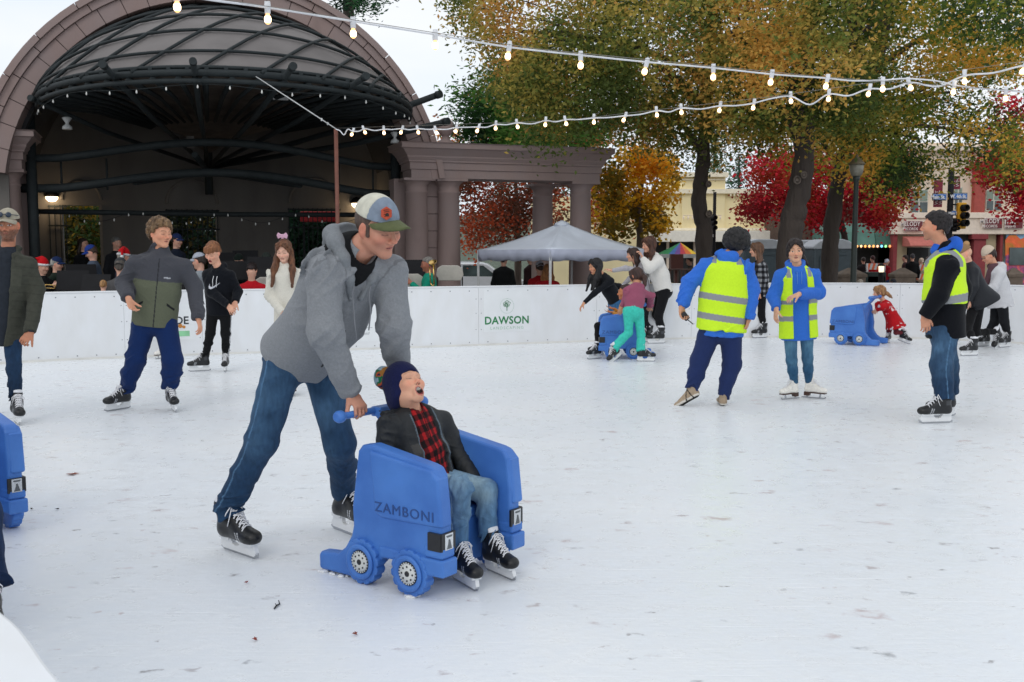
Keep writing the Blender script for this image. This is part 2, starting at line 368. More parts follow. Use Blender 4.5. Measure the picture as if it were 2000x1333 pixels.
def skate_parts(kind):
    "local frame: x to the toe, z up, origin on the ice under the middle of the blade"
    out = {}
    b = SDF()
    white = kind == 'figure'
    z0 = .075
    b.ecap((-.085, 0, z0 + .035), (.10, 0, z0 + .030), (0, 1, 0), (.036, .036), (.042, .032), k=.02)
    b.ell((.125, 0, z0 + .032), (.048, .045, .036), k=.02); b.ell((-.088, 0, z0 + .04), (.045, .038, .045), k=.02)
    b.ecap((-.062, 0, z0 + .06), (-.078, 0, z0 + (.20 if white else .165)), (0, 1, 0), (.042, .050), (.046, .060), k=.035)
    b.cone((-.03, 0, z0 + .10), (.07, 0, z0 + .045), .042, .035, k=.03)
    b.ecap((-.02, 0, z0 + .12), (-.03, 0, z0 + (.235 if white else .20)), (0, 1, 0), (.034, .012), (.036, .010), k=.01)
    b.cut((0, 0, z0 + .004), (0, 0, -1), (0, 0, z0), .3, k=.008)
    def bc(v):
        x, y, z = v.T; base = C('e6e2da') if white else C('16171a'); c = np.tile(base, (len(v), 1))
        if not white:
            c[x > .112 - (z - z0) * .3] = C('0c0d0f')
            m = (np.abs(x - .060 + (z - z0 - .02) * .35) < .0035) | (np.abs(x - .078 + (z - z0 - .02) * .35) < .0035)
            c[m & (z < z0 + .055) & (np.abs(y) > .02)] = C('b9bcc0')
            c[(z > z0 + .182)] = C('d9dade')
            c[(z < z0 + .012)] = C('26282b')
            m2 = (x < -.055) & (z > z0 + .08) & (z < z0 + .12) & (np.abs(y) > .03); c[m2] = C('3a3c40')
        return c
    out['boot'] = (b, bc)
    h = MB()
    if not white:
        # holder: two towers joined to a long rail, with the opening between them
        prof = [(-.125, .083), (-.135, .03), (-.12, .016), (.135, .016), (.152, .034), (.14, .083), (.045, .083), (.02, .050), (-.01, .042), (-.035, .05), (-.05, .083)]
        h.prism(prof, .022, lambda a, c_, d: (a, d - .011, c_))
        h.prism([(-.125, .088), (-.125, .07), (-.045, .07), (-.04, .088)], .05, lambda a, c_, d: (a, d - .025, c_))
        h.prism([(.04, .088), (.04, .07), (.142, .07), (.148, .088)], .056, lambda a, c_, d: (a, d - .028, c_))
    else:
        h.prism([(-.13, .03), (-.13, .08), (-.05, .08), (-.06, .03)], .05, lambda a, c_, d: (a, d - .025, c_))
        h.prism([(-.06, .066), (-.06, .08), (.15, .08), (.155, .066)], .07, lambda a, c_, d: (a, d - .035, c_))
    out['holder'] = h
    k = MB()
    if not white: pr = [(-.138, .034), (-.15, .012), (-.12, .001), (.12, .0), (.155, .012), (.16, .036), (.15, .020), (-.12, .020)]
    else: pr = [(-.17, .0), (.13, .0), (.155, .014), (.16, .035), (.145, .03), (.12, .016), (.09, .016), (.09, .07), (.07, .07), (.06, .016), (-.08, .016), (-.085, .035), (-.105, .035), (-.11, .016), (-.17, .012)]
    k.prism(pr, .005, lambda a, c_, d: (a, d - .0025, c_))
    out['blade'] = k
    lc = MB(); n = 6; q = []
    for i in range(n):
        t = i / (n - 1); x = lerp(.088, -.012, t); z = z0 + lerp(.073, .158, t) + .004; w = lerp(.026, .024, t)
        q.append((x, z, w))
        lc.tube([(x + .004, -w - .004, z - .012), (x, -w * .6, z + .001), (x - .003, 0, z + .006), (x - .006, w * .6, z + .001), (x - .004, w + .004, z - .012)], .0036, 5)
        if i:
            x0, z0_, w0 = q[i - 1]; lc.tube([(x0, -w0, z0_), ((x + x0) / 2, 0, (z + z0_) / 2 + .008), (x, w, z)], .003, 5)
            lc.tube([(x0, w0, z0_), ((x + x0) / 2, 0, (z + z0_) / 2 + .008), (x, -w, z)], .003, 5)
    x, z, w = q[-1]
    for sg in (-1, 1):
        lc.tube([(x, 0, z + .01), (x + .02, sg * .025, z + .006), (x + .015, sg * .048, z - .02), (x - .005, sg * .046, z - .045), (x - .005, sg * .03, z - .02), (x, 0, z + .008)], .003, 5)
        lc.tube([(x, 0, z + .01), (x + .03, sg * .03, z - .01), (x + .025, sg * .042, z - .05), (x + .01, sg * .046, z - .085)], .0026, 5)
    out['laces'] = lc
    return out
_SK = {}
M_SOLE = mat('brown_sole', (.06, .025, .015), rough=.4)
def skate(parent, kind, o, M, s=1.0, name='skate'):
    "o: blade origin in world; M: columns toe, left, up"
    if kind not in _SK:
        p = skate_parts(kind); v, f = p['boot'][0].mesh(.0045); me = nmesh('boot', v, f, p['boot'][1](v)); me.materials.append(M_BOOT)
        t = [me]
        for nm, m_ in (('holder', M_SOLE if kind == 'figure' else M_HOLDER), ('blade', M_BLADE), ('laces', M_LACE)):
            ob = p[nm].build(nm, m_, bevel=0); t.append(ob.data); bpy.data.objects.remove(ob)
        _SK[kind] = t
    X = Matrix([[M[0][0] * s, M[0][1] * s, M[0][2] * s, o[0]], [M[1][0] * s, M[1][1] * s, M[1][2] * s, o[1]], [M[2][0] * s, M[2][1] * s, M[2][2] * s, o[2]], [0, 0, 0, 1]])
    b = link(name, _SK[kind][0], parent=parent); b.matrix_local = Matrix.Translation(-Vector(parent.location)) @ X
    for nm, me in zip(('blade_holder', 'blade', 'laces'), _SK[kind][1:]): link(nm, me, parent=b)
    return b

def shoe(parent, o, M, s, col):
    g = SDF(); T = lambda x, y, z: o + M @ (V(x, y, z) * s)
    g.ecap(T(-.09, 0, .045), T(.09, 0, .035), M @ V(0, 1, 0), (.038 * s, .042 * s), (.046 * s, .032 * s)); g.ell(T(.13, 0, .035), (.045 * s, .044 * s, .03 * s), M)
    g.ecap(T(-.07, 0, .06), T(-.075, 0, .12), M @ V(0, 1, 0), (.038 * s, .045 * s), (.042 * s, .05 * s), k=.03 * s); g.cone(T(-.02, 0, .08), T(.07, 0, .05), .035 * s, .03 * s, k=.03)
    g.cut(T(0, 0, .004), M @ V(0, 0, -1), o, .3 * s, k=.004)
    def cc(v):
        q = ((v - o) @ M) / s; c = np.tile(col, (len(v), 1)); c[q[:, 2] < .03] = C('d8d2c8'); c[(q[:, 2] < .012)] = C('1a1714')
        c[np.abs(q[:, 0] - .02 + q[:, 2] * .4) < .006] = C('191615'); c[np.abs(q[:, 0] + .07 - q[:, 2] * .3) < .006] = C('191615'); return c
    return sdf_obj('shoe', g, .006, M_COTTON, cc, parent)
def add_head(b, c, M, s=1.0, mouth=0.0, child=False, ears=True, ns=1.0):
    T = lambda x, y, z: c + M @ (V(x, y, z) * s)
    q = lambda *r: tuple(s * x for x in r)
    b.ell(T(0, -.018, .032), q(.077, .097, .088), M, k=.01 * s)
    b.ell(T(0, .018, -.020), q(.066, .075, .092 if not child else .086), M, k=.03 * s)
    jw = .9 if child else 1.0
    jx, jz = (.042, -.086) if child else (.050, -.096)
    for e in (-1, 1): b.cone(T(e * jx, -.002, -.046), T(e * .015 * jw, .056, jz - .012 * mouth), .024 * s, .017 * s, k=.02 * s)
    b.ell(T(0, .064, (-.098 if not child else -.090) - .012 * mouth), q(.024, .021, .018), M, k=.02 * s)
    for e in (-1, 1):
        b.ell(T(e * .040, .062, -.022), q(.026, .026, .024), M, k=.02 * s)      # cheek
        b.cone(T(e * .014, .090, .027), T(e * .046, .070, .028), .0105 * s, .010 * s, k=.014 * s)  # brow
    for e in (-1, 1): b.ell(T(e * .032, .103, .004), q(.018, .017, .0125), M, k=.010 * s, op='s')
    for e in (-1, 1): b.ell(T(e * .031, .074, .004), q(.0155, .014, .0135), M, k=.003 * s)
    b.cone(T(0, .086, .020), T(0, .095 + .011 * ns, -.022), .0075 * s * ns, .0105 * s * ns, k=.010 * s); b.ell(T(0, .098 + .012 * ns, -.028), q(.0125 * ns, .011, .0095), M, k=.008 * s)
    for e in (-1, 1): b.ell(T(e * .0135 * ns, .097, -.036), q(.009 * ns, .011, .008 * ns), M, k=.006 * s)
    for e in (-1, 1): b.ell(T(e * .007, .108, -.043), q(.0045, .006, .004), M, k=.003 * s, op='s')
    if mouth > .2:
        b.ell(T(0, .082, -.068 - .010 * mouth), q(.030, .018, .012 + .020 * mouth), M, k=.012 * s)
        b.ell(T(0, .105, -.068 - .010 * mouth), q(.020, .035, .006 + .016 * mouth), M, k=.004 * s, op='s')
    else:
        b.ell(T(0, .083, -.057), q(.021, .011, .006), M, k=.006 * s); b.ell(T(0, .080, -.067), q(.017, .011, .006), M, k=.006 * s)
        b.ell(T(0, .098, -.0620), q(.017, .010, .0014 + .002 * mouth * 5), M, k=.002 * s, op='s')
    if ears:
        for e in (-1, 1):
            Me = M @ rotz(e * R(18))
            b.ell(T(e * .079, -.008, -.004), q(.009, .018, .032), Me, k=.008 * s); b.ell(T(e * .089, -.002, .002), q(.007, .009, .017), Me, k=.004 * s, op='s')
def face_color(v, col, c, M, s, o):
    q = (v - c) @ M / s; x, y, z = q.T; near = (np.abs(x) < .11) & (np.abs(y) < .14) & (z > -.15) & (z < .15)
    front = near & (y > .045)
    def mix(m, cc, a): col[:] = col * (1 - (m * a)[:, None]) + np.array(cc) * (m * a)[:, None]
    pink = col.mean(0) * V(1.25, .72, .66)
    for e in (-1, 1): mix(near * np.exp(-(((x - e * .045) / .022) ** 2 + ((z + .028) / .02) ** 2)) * (y > 0), pink, .3 * o.get('pink', 1))
    mix(near * np.exp(-((x / .014) ** 2 + ((z + .03) / .012) ** 2)) * (y > .09), pink, .5)
    mix(near * (np.abs(x) > .076) * (np.abs(z) < .045), pink, .4)
    hc = o.get('hair', C('3a2618'))
    if o.get('beard'):
        jl = -.034 - .5 * np.clip(np.abs(x) - .02, 0, 1) * 0
        m = near * sstep(-z, np.where(np.abs(x) < .03, .040, .020), np.where(np.abs(x) < .03, .050, .045)) * sstep(y, -.015, .01) * (z > -.135) * (1 - np.exp(-((x / .019) ** 2 + ((z + .062) / .008) ** 2) ** 2))
        mix(np.clip(m * (.85 + .25 * noise(q * 130, 5)), 0, 1), hc, o['beard'])
    if o.get('stubble'): mix(near * sstep(-z, .030, .065) * sstep(y, -.01, .04) * (z > -.13), C('6b4a3c'), o['stubble'])
    mo = o.get('mouth', 0)
    if mo > .2:
        zc = -.068 - .010 * mo; hh = .006 + .016 * mo; e1 = (x / .020) ** 2 + ((z - zc) / hh) ** 2; e2 = (x / .026) ** 2 + ((z - zc) / (hh + .007)) ** 2
        mix((front & (e2 < 1) & (e1 >= .9)) * 1.0, o.get('lip', C('b0605a')), .8)
        mix((front & (e1 < .98)) * 1.0, C('2a0d0c'), 1.0)
        mix((front & (e1 < .85) & (z > zc + hh * .55)) * 1.0, C('d8d4cb'), .9)
        mix((front & (e1 < .8) & (z < zc - hh * .3)) * 1.0, C('a4474a'), .9)
    else:
        mix((front & ((x / .021) ** 2 + ((z + .062) / .0095) ** 2 < 1)) * 1.0, o.get('lip', C('b0605a')), o.get('lips', .6))
        mix((front & (np.abs(x) < .019) & (np.abs(z + .062) < .0022)) * 1.0, C('5a2522'), .9)
    for e in (-1, 1):
        xe = (x - e * .032); 
        mix(front * (np.abs(xe) < .020) * np.clip(1 - np.abs(z - .031 + (xe * e) ** 2 * 9) / .0055, 0, 1) ** .5, hc, o.get('brow', .75))
        mix(front * np.exp(-((xe / .018) ** 2 + ((z - .004) / .012) ** 2)), col.mean(0) * .5, .35)
        if o.get('eyes') == 'open':
            ey = (xe / .0145) ** 2 + ((z - .003) / .0058) ** 2
            mix((front & (ey < 1)) * 1.0, C('cfc9c4'), .95); mix((front & (ey < 1) & (np.abs(xe - o.get('gaze', 0)) < .0062)) * 1.0, C('2a1c14'), 1)
            mix((front & (ey < 1.5) & (z > .0075) & (ey > .75)) * 1.0, C('2b1a14'), .8)
        else:
            mix(front * (np.abs(xe) < .0155) * np.clip(1 - np.abs(z + .003 - (xe / .0155) ** 2 * .003) / .0032, 0, 1), C('2c1a15'), .85)
    mix((front & (np.abs(np.abs(x) - .007) < .004) & (np.abs(z + .041) < .0035) & (y > .09)) * 1.0, C('5a2f28'), .7)
def add_hand(b, w, d, n, s=1.0, curl=20, spread=1.0, thumb=35, side=1, fk=.003, curls=None):
    "w wrist, d towards the fingers, n palm normal, side +1: the thumb is on the d x n side"
    d = nrm(d); n = nrm(V(*n) - d * np.dot(n, d)); sd = np.cross(d, n) * side
    b.ecap(w, w + d * .030 * s, sd, (.028 * s, .019 * s), (.035 * s, .016 * s), k=.015 * s)
    b.ecap(w + d * .028 * s, w + d * .082 * s, sd, (.037 * s, .0145 * s), (.041 * s, .0125 * s), k=.012 * s)
    for i, (off, L, r) in enumerate(((.031, .070, .0088), (.0105, .080, .0092), (-.0105, .074, .0088), (-.031, .058, .0078))):
        c = curl if curls is None else curls[i]
        p = w + d * (.085 - abs(off) * .15) * s + sd * off * s; dd = nrm(d + sd * off * 3.2 * spread); a = c * .6
        for j, fr in enumerate((.44, .30, .26)):
            e = nrm(dd * math.cos(R(a)) + n * math.sin(R(a))); p2 = p + e * L * fr * s
            b.cone(p, p2, r * s * (1 - .1 * j), r * s * (.92 - .1 * j), k=fk); p = p2; a += c
    p = w + d * .022 * s + sd * .026 * s; e = nrm(d * math.cos(R(thumb)) + sd * math.sin(R(thumb)) + n * .25)
    p2 = p + e * .042 * s; b.cone(p, p2, .0135 * s, .011 * s, k=.010); e2 = nrm(e + n * .35 + d * .2); p3 = p2 + e2 * .028 * s
    b.cone(p2, p3, .0105 * s, .0095 * s, k=.004); b.cone(p3, p3 + nrm(e2 + n * .2) * .024 * s, .0095 * s, .0075 * s, k=.004)

def joints(sp):
    "pixel joints of the photo -> a 3-D skeleton standing on the ice"
    J = {}; s = sp.get('s', 1.0)
    ft = []
    for f in sp.get('feet', []):
        if f is None: ft.append(None); continue
        a = G(*f['h'], z=f.get('z', 0)); b = G(*f['t'], z=f.get('z', 0)); yaw = math.degrees(math.atan2(b[1] - a[1], b[0] - a[0]))
        if 'yaw' in f: yaw = f['yaw']
        M = rotz(R(yaw)) @ roty(R(f.get('pitch', 0))) @ rotx(R(f.get('roll', 0))); o = (a + b) / 2
        if 'dz' in f: o = o + V(0, 0, f['dz'])
        fs = f.get('s', s); an = o + M @ V(-.072, 0, .20) * fs if f.get('kind', 'hockey') != 'shoe' else o + M @ V(-.07, 0, .10) * fs
        ft.append(dict(o=o, M=M, an=an, kind=f.get('kind', 'hockey'), s=fs, yaw=yaw))
    J['ft'] = ft; Yf = np.mean([f['o'][1] for f in ft if f]) if any(ft) else sp['Y']
    pv = sp['pelvis']; J['pelvis'] = pel = P(pv[0], pv[1], Yf + (pv[2] if len(pv) > 2 else 0))
    nk = sp['neck']; J['neck'] = neck = P(nk[0], nk[1], pel[1] + (nk[2] if len(nk) > 2 else 0))
    by, sy = sp['byaw'], sp.get('syaw', sp['byaw'])
    hw = sp.get('hipw', .088) * s; J['hip'] = [pel + rightof(by) * hw * e + V(0, 0, -.02 * s) for e in (1, -1)]   # right, left
    sw = sp.get('shw', .168) * s; up = nrm(neck - pel); rs = nrm(rightof(sy) - up * np.dot(rightof(sy), up) * .6)
    J['sh'] = [neck + rs * sw * e - up * .080 * s for e in (1, -1)]; J['rs'] = rs; J['up'] = up
    if 'sh' in sp: J['sh'] = [P(q[0], q[1], neck[1] + q[2]) if q else J['sh'][i] for i, q in enumerate(sp['sh'])]
    J['arm'] = []
    for i, a in enumerate(sp.get('arms', [None, None])):
        if a is None: J['arm'].append(None); continue
        S0 = J['sh'][i]; el = P(a[0][0], a[0][1], S0[1] + (a[0][2] if len(a[0]) > 2 else 0)); wr = P(a[1][0], a[1][1], S0[1] + (a[1][2] if len(a[1]) > 2 else 0)) if not isinstance(a[1], np.ndarray) else a[1]; J['arm'].append((el, wr))
    J['leg'] = []
    for i, k in enumerate(sp.get('knees', [None, None])):
        if k is None: J['leg'].append(None); continue
        fo = ft[i]; H = J['hip'][i]; an = fo['an'] if fo else P(*sp['ankle'][i]); Y = (H[1] + an[1]) / 2 + (k[2] if len(k) > 2 else 0)
        J['leg'].append((P(k[0], k[1], Y), an))
    hd = sp['head']; J['head'] = P(hd[0], hd[1], neck[1] + hd[2]); J['hM'] = hframe(*hd[3:6]); J['hs'] = sp.get('hs', s)
    return J
def uvtorso(J):
    "returns a function giving (lateral, up, front) coordinates of points relative to the torso"
    up = J['up']; rs = nrm(J['rs'] - up * np.dot(J['rs'], up)); fr = np.cross(up, rs); pel = J['pelvis']
    L = np.linalg.norm(J['neck'] - pel)
    def f(v): d = v - pel; return d @ rs, (d @ up) / L, d @ fr
    return f
def person(sp):
    s = sp.get('s', 1.0); J = joints(sp); h = sp.get('h', .0065)
    base = np.mean([f['o'] for f in J['ft'] if f], 0) if any(J['ft']) else J['pelvis'] * V(1, 1, 0); base[2] = min([f['o'][2] for f in J['ft'] if f] + [0]) if any(J['ft']) else sp.get('gz', 0)
    root = empty('person', tuple(base), 0, sp['label'], 'person', sp.get('group')); J['root'] = root
    skin = sp.get('skin', SKIN); pel, neck, up, rs = J['pelvis'], J['neck'], J['up'], J['rs']; hc, hM, hs = J['head'], J['hM'], J['hs']
    fa = sp.get('face', {}); w = sp.get('w', 1.0); dpt = sp.get('dp', 1.0)
    # ---- body: one continuous surface
    b = SDF()
    b.ecap(pel, lerp(pel, neck, .45), rightof(sp['byaw']), (.13 * s * w, .09 * s * dpt), (.115 * s * w, .085 * s * dpt)); b.ecap(lerp(pel, neck, .45), lerp(pel, neck, .8), rs, (.115 * s * w, .085 * s * dpt), (.14 * s * w, .09 * s * dpt))
    nb = neck; b.cone(nb - up * .05 * s, nb + up * .01, .06 * s, .055 * s, k=.03 * s)
    b.cone(nb, hc + hM @ (V(0, -.022, -.06) * hs), sp.get('nr', .056) * s, .053 * hs, k=.025 * s)
    add_head(b, hc, hM, hs, fa.get('mouth', 0), s < .85 or bool(sp.get('soft')), ns=fa.get('nose', .78 if sp.get('soft') or s < .9 else 1.0))
    for i in (0, 1):
        b.cone(nb - up * .03 * s, J['sh'][i] - up * .01 * s, .036 * s, .036 * s, k=.03 * s)
        if J['arm'][i]:
            el, wr = J['arm'][i]; b.cone(J['sh'][i] - up * .012 * s, el, .037 * s, .034 * s); b.cone(el, wr, .036 * s, .025 * s)
            ha = sp.get('hands', [None, None])[i] or {}
            d = ha.get('d'); d = nrm(d) if d is not None else nrm(wr - el); add_hand(b, wr, d, ha.get('n', (0, 1, -.2)), sp.get('hands_s', s), ha.get('curl', 25), ha.get('spread', 1), ha.get('thumb', 35), ha.get('side', 1), curls=ha.get('curls'))
        if J['leg'][i]:
            kn, an = J['leg'][i]; b.cone(J['hip'][i], kn, .07 * s, .045 * s, k=.03 * s); b.cone(kn, an, .045 * s, .03 * s)
            fo = J['ft'][i]
            if fo: b.cone(an, fo['o'] + fo['M'] @ V(.05, 0, .105 if fo['kind'] != 'shoe' else .04) * fo['s'], .03 * s, .024 * s)
    def bc(v):
        col = np.tile(skin, (len(v), 1)); face_color(v, col, hc, hM, hs, fa); return col
    sdf_obj('body', b, h, M_SKIN, bc, root)
    J['b'] = b; J['root'] = root
    if 'top' in sp: top(sp, J, sp['top'], h)
    if 'legs' in sp: legs(sp, J, sp['legs'], h)
    for fo in J['ft']:
        if fo and fo['kind'] == 'shoe': shoe(root, fo['o'], fo['M'], fo['s'], sp.get('shoecol', C('a8917a')))
        if fo and fo['kind'] in ('hockey', 'figure'): skate(root, fo['kind'], fo['o'], fo['M'], fo['s'])
    if 'hairdo' in sp: hairdo(sp, J, sp['hairdo'], min(h, .006))
    return J
def top(sp, J, t, h, name=None, grow=0.0):
    s = sp.get('s', 1.0); pel, neck, up, rs = J['pelvis'], J['neck'], J['up'], J['rs']; g = SDF(); fd = t.get('fold', .006); w = sp.get('w', 1) * t.get('w', 1); dp = sp.get('dp', 1) * t.get('d', 1)
    r = lambda x: x * s + grow
    hem = pel + (pel - lerp(pel, neck, .4)) / np.linalg.norm(pel - lerp(pel, neck, .4)) * t.get('hem', .06) * s
    if 'hemto' in t: hem = hem + V(*t['hemto'])
    br = rightof(sp['byaw']); wst = lerp(pel, neck, .42) + (np.array(t['belly']) if 'belly' in t else 0)
    cr = t.get('chest', (.165, .115)); wr_ = t.get('waist', (.15, .110)); hr = t.get('hip', (.165, .120))
    ch = lerp(pel, neck, .78)
    g.ecap(ch, wst, rs, (r(cr[0] * w), r(cr[1] * dp)), (r(wr_[0] * w), r(wr_[1] * dp)), k=.04 * s, fold=0)
    g.ecap(wst, hem, br, (r(wr_[0] * w), r(wr_[1] * dp)), (r(hr[0] * w), r(hr[1] * dp)), k=.04 * s)
    g.bones += [(lerp(pel, neck, .85), wst, fd * t.get('tf', .9), .14 * s), (wst, hem, fd * t.get('tf', .9), .15 * s)]
    hd = nrm(hem - wst); g.cut(hem + hd * .01, hd, hem + hd * .1 * s, .26 * s, k=.012)
    g.cone(neck - up * .04 * s, neck - up * .0 * s, r(.085), r(.062), k=.04 * s)
    sl = t.get('sleeve', (.062, .054, .040))
    for i in (0, 1):
        S0 = J['sh'][i]; g.cone(neck - up * .030 * s, S0 - up * .012 * s, r(.060), r(sl[0] * .74), k=.06 * s)
        if J['arm'][i] and not t.get('vest'):
            el, wr = J['arm'][i]; lw = nrm(wr - el); wr2 = wr - lw * t.get('short', 0.0) * s
            g.cone(S0 - up * .018 * s, el, r(sl[0] * .86), r(sl[1]), k=.045 * s, fold=fd); g.cone(el, wr2 - lw * .02 * s, r(sl[1]), r(sl[2]), k=.02 * s, fold=fd * 1.1)
            if t.get('cuff', 1): g.cone(wr2 - lw * .05 * s, wr2, r(sl[2] * .86), r(sl[2] * .86), k=.006)
            g.cut(wr2 + lw * .002, lw, wr2 + lw * .03 * s, .055 * s, k=.006)
    if t.get('collar'):
        cn, ch_, rr = neck, t['collar'], .062
        nd = nrm(J['head'] + J['hM'] @ (V(0, -.02, -.08) * J['hs']) - neck); g.cone(neck - up * .02 * s, neck + nd * ch_ * s, r(.072), r(.066), k=.02 * s)
        g.ell(neck + nd * (ch_ + .02) * s + J['hM'] @ V(0, .02, 0), .055 * s, k=.008, op='s')
    if t.get('hood'):
        bk = -np.cross(up, rs); bk = bk if t.get('hoodback') is None else V(*t['hoodback']); hz = t['hood']
        g.ecap(neck + bk * .075 * s - rs * .06 * s + up * .005 * s, neck + bk * .075 * s + rs * .06 * s + up * .005 * s, up, (r(.065 * hz), r(.055 * hz)), k=.03 * s)
        for e in (-1, 1): g.cone(neck + bk * .06 * s + rs * e * .075 * s + up * .02 * s, neck - bk * .07 * s + rs * e * .045 * s - up * .03 * s, r(.036 * hz), r(.022 * hz), k=.015 * s)
    for fn in t.get('extra', []): fn(g, J, s)
    fcol = t['col']; uv = uvtorso(J)
    def cc(v):
        x, y, z = uv(v); c = np.tile(fcol, (len(v), 1)) if not callable(fcol) else fcol(v, x / s, y, z / s, J)
        return c
    return sdf_obj(name or t.get('name', 'jacket'), g, t.get('h', h), t.get('mat', M_COTTON), cc, J['root'], foldscale=1.0 if h < .012 else .5)
def armdist(v, J, s):
    "min distance of points to the two arm bones, and to the torso axis (to tell sleeves from body)"
    d = np.full(len(v), 9.0)
    for i in (0, 1):
        if J['arm'][i]:
            for a, b in ((lerp(J['sh'][i], J['arm'][i][0], .12), J['arm'][i][0]), J['arm'][i]):
                ab = b - a; t = np.clip((v - a) @ ab / (ab @ ab), 0, 1); d = np.minimum(d, np.linalg.norm(v - a - t[:, None] * ab, axis=1))
    return d
def legs(sp, J, t, h):
    s = sp.get('s', 1.0); g = SDF(); fd = t.get('fold', .006); br = rightof(sp['byaw']); pel = J['pelvis']; up = J['up']
    a = t.get('thigh', .082) * s; kn_r = t.get('knee', .060) * s; cf = t.get('calf', .052) * s; an_r = t.get('hem', .055) * s
    wv = sp.get('w', 1); ws = t.get('seat', (.150, .110))
    tu = nrm(lerp(V(0, 0, 1), up, .6))
    g.ecap(pel + tu * .045 * s, pel - tu * .02 * s, br, (ws[0] * s * wv * .88, ws[1] * s * .86), (ws[0] * s * wv, ws[1] * s * 1.04), k=.03 * s)
    for i in (0, 1):
        if not J['leg'][i]: continue
        kn, an = J['leg'][i]; H = J['hip'][i]; fo = J['ft'][i]
        g.cone(H, kn, a, kn_r, k=.035 * s, fold=fd * .6); d = nrm(an - kn); e = an + d * t.get('drop', .0) * s; m = lerp(kn, an, .45)
        g.cone(kn, m, kn_r, cf, k=.03 * s, fold=fd); g.cone(m, e, cf, an_r, k=.03 * s, fold=fd * t.get('bunch', 1.6))
        g.cut(e, d, e + d * .05 * s, .09 * s, k=.006)
    for fn in t.get('extra', []): fn(g, J, s)
    fcol = t['col']
    def cc(v):
        if not callable(fcol): c = np.tile(fcol, (len(v), 1))
        else: c = fcol(v, J, s)
        return c
    return sdf_obj(t.get('name', 'trousers'), g, t.get('h', h), t.get('mat', M_COTTON), cc, J['root'], foldscale=1.0 if h < .012 else .5)
def jeans_col(dark, light, seam=None):
    def f(v, J, s):
        c = np.tile(dark, (len(v), 1)); k = np.zeros(len(v)); seam_ = np.zeros(len(v), bool)
        for i in (0, 1):
            if J['leg'][i]:
                kn, an = J['leg'][i]; H = J['hip'][i]
                k = np.maximum(k, np.exp(-(np.linalg.norm(v - lerp(H, kn, .55) - V(0, -.04, 0), axis=1) / (.17 * s)) ** 2)); k = np.maximum(k, .6 * np.exp(-(np.linalg.norm(v - kn - V(0, -.05, 0), axis=1) / (.09 * s)) ** 2))
                for a_, b_ in ((H, kn), (kn, an)):
                    d = nrm(b_ - a_); o = J['hip'][0] - J['hip'][1]; o = nrm(o - d * (o @ d)) * (1 if i == 0 else -1); fr = np.cross(d, o); w = v - a_; t = w @ d; m = (t > 0) & (t < np.linalg.norm(b_ - a_)) & (w @ o > .02) & (np.abs(w @ fr) < .0045); seam_ |= m
        k = np.clip(k * (.75 + .5 * noise(v * 14, 2)), 0, 1)
        rid = np.clip(noise(v * V(26, 26, 9), 9) * .5 + .2, 0, 1) * .35
        k = np.clip(k + rid * .5, 0, 1)
        c = c * (1 - k[:, None]) + np.array(light) * k[:, None]; c[seam_] = np.array(light) * 1.15; return c
    return f
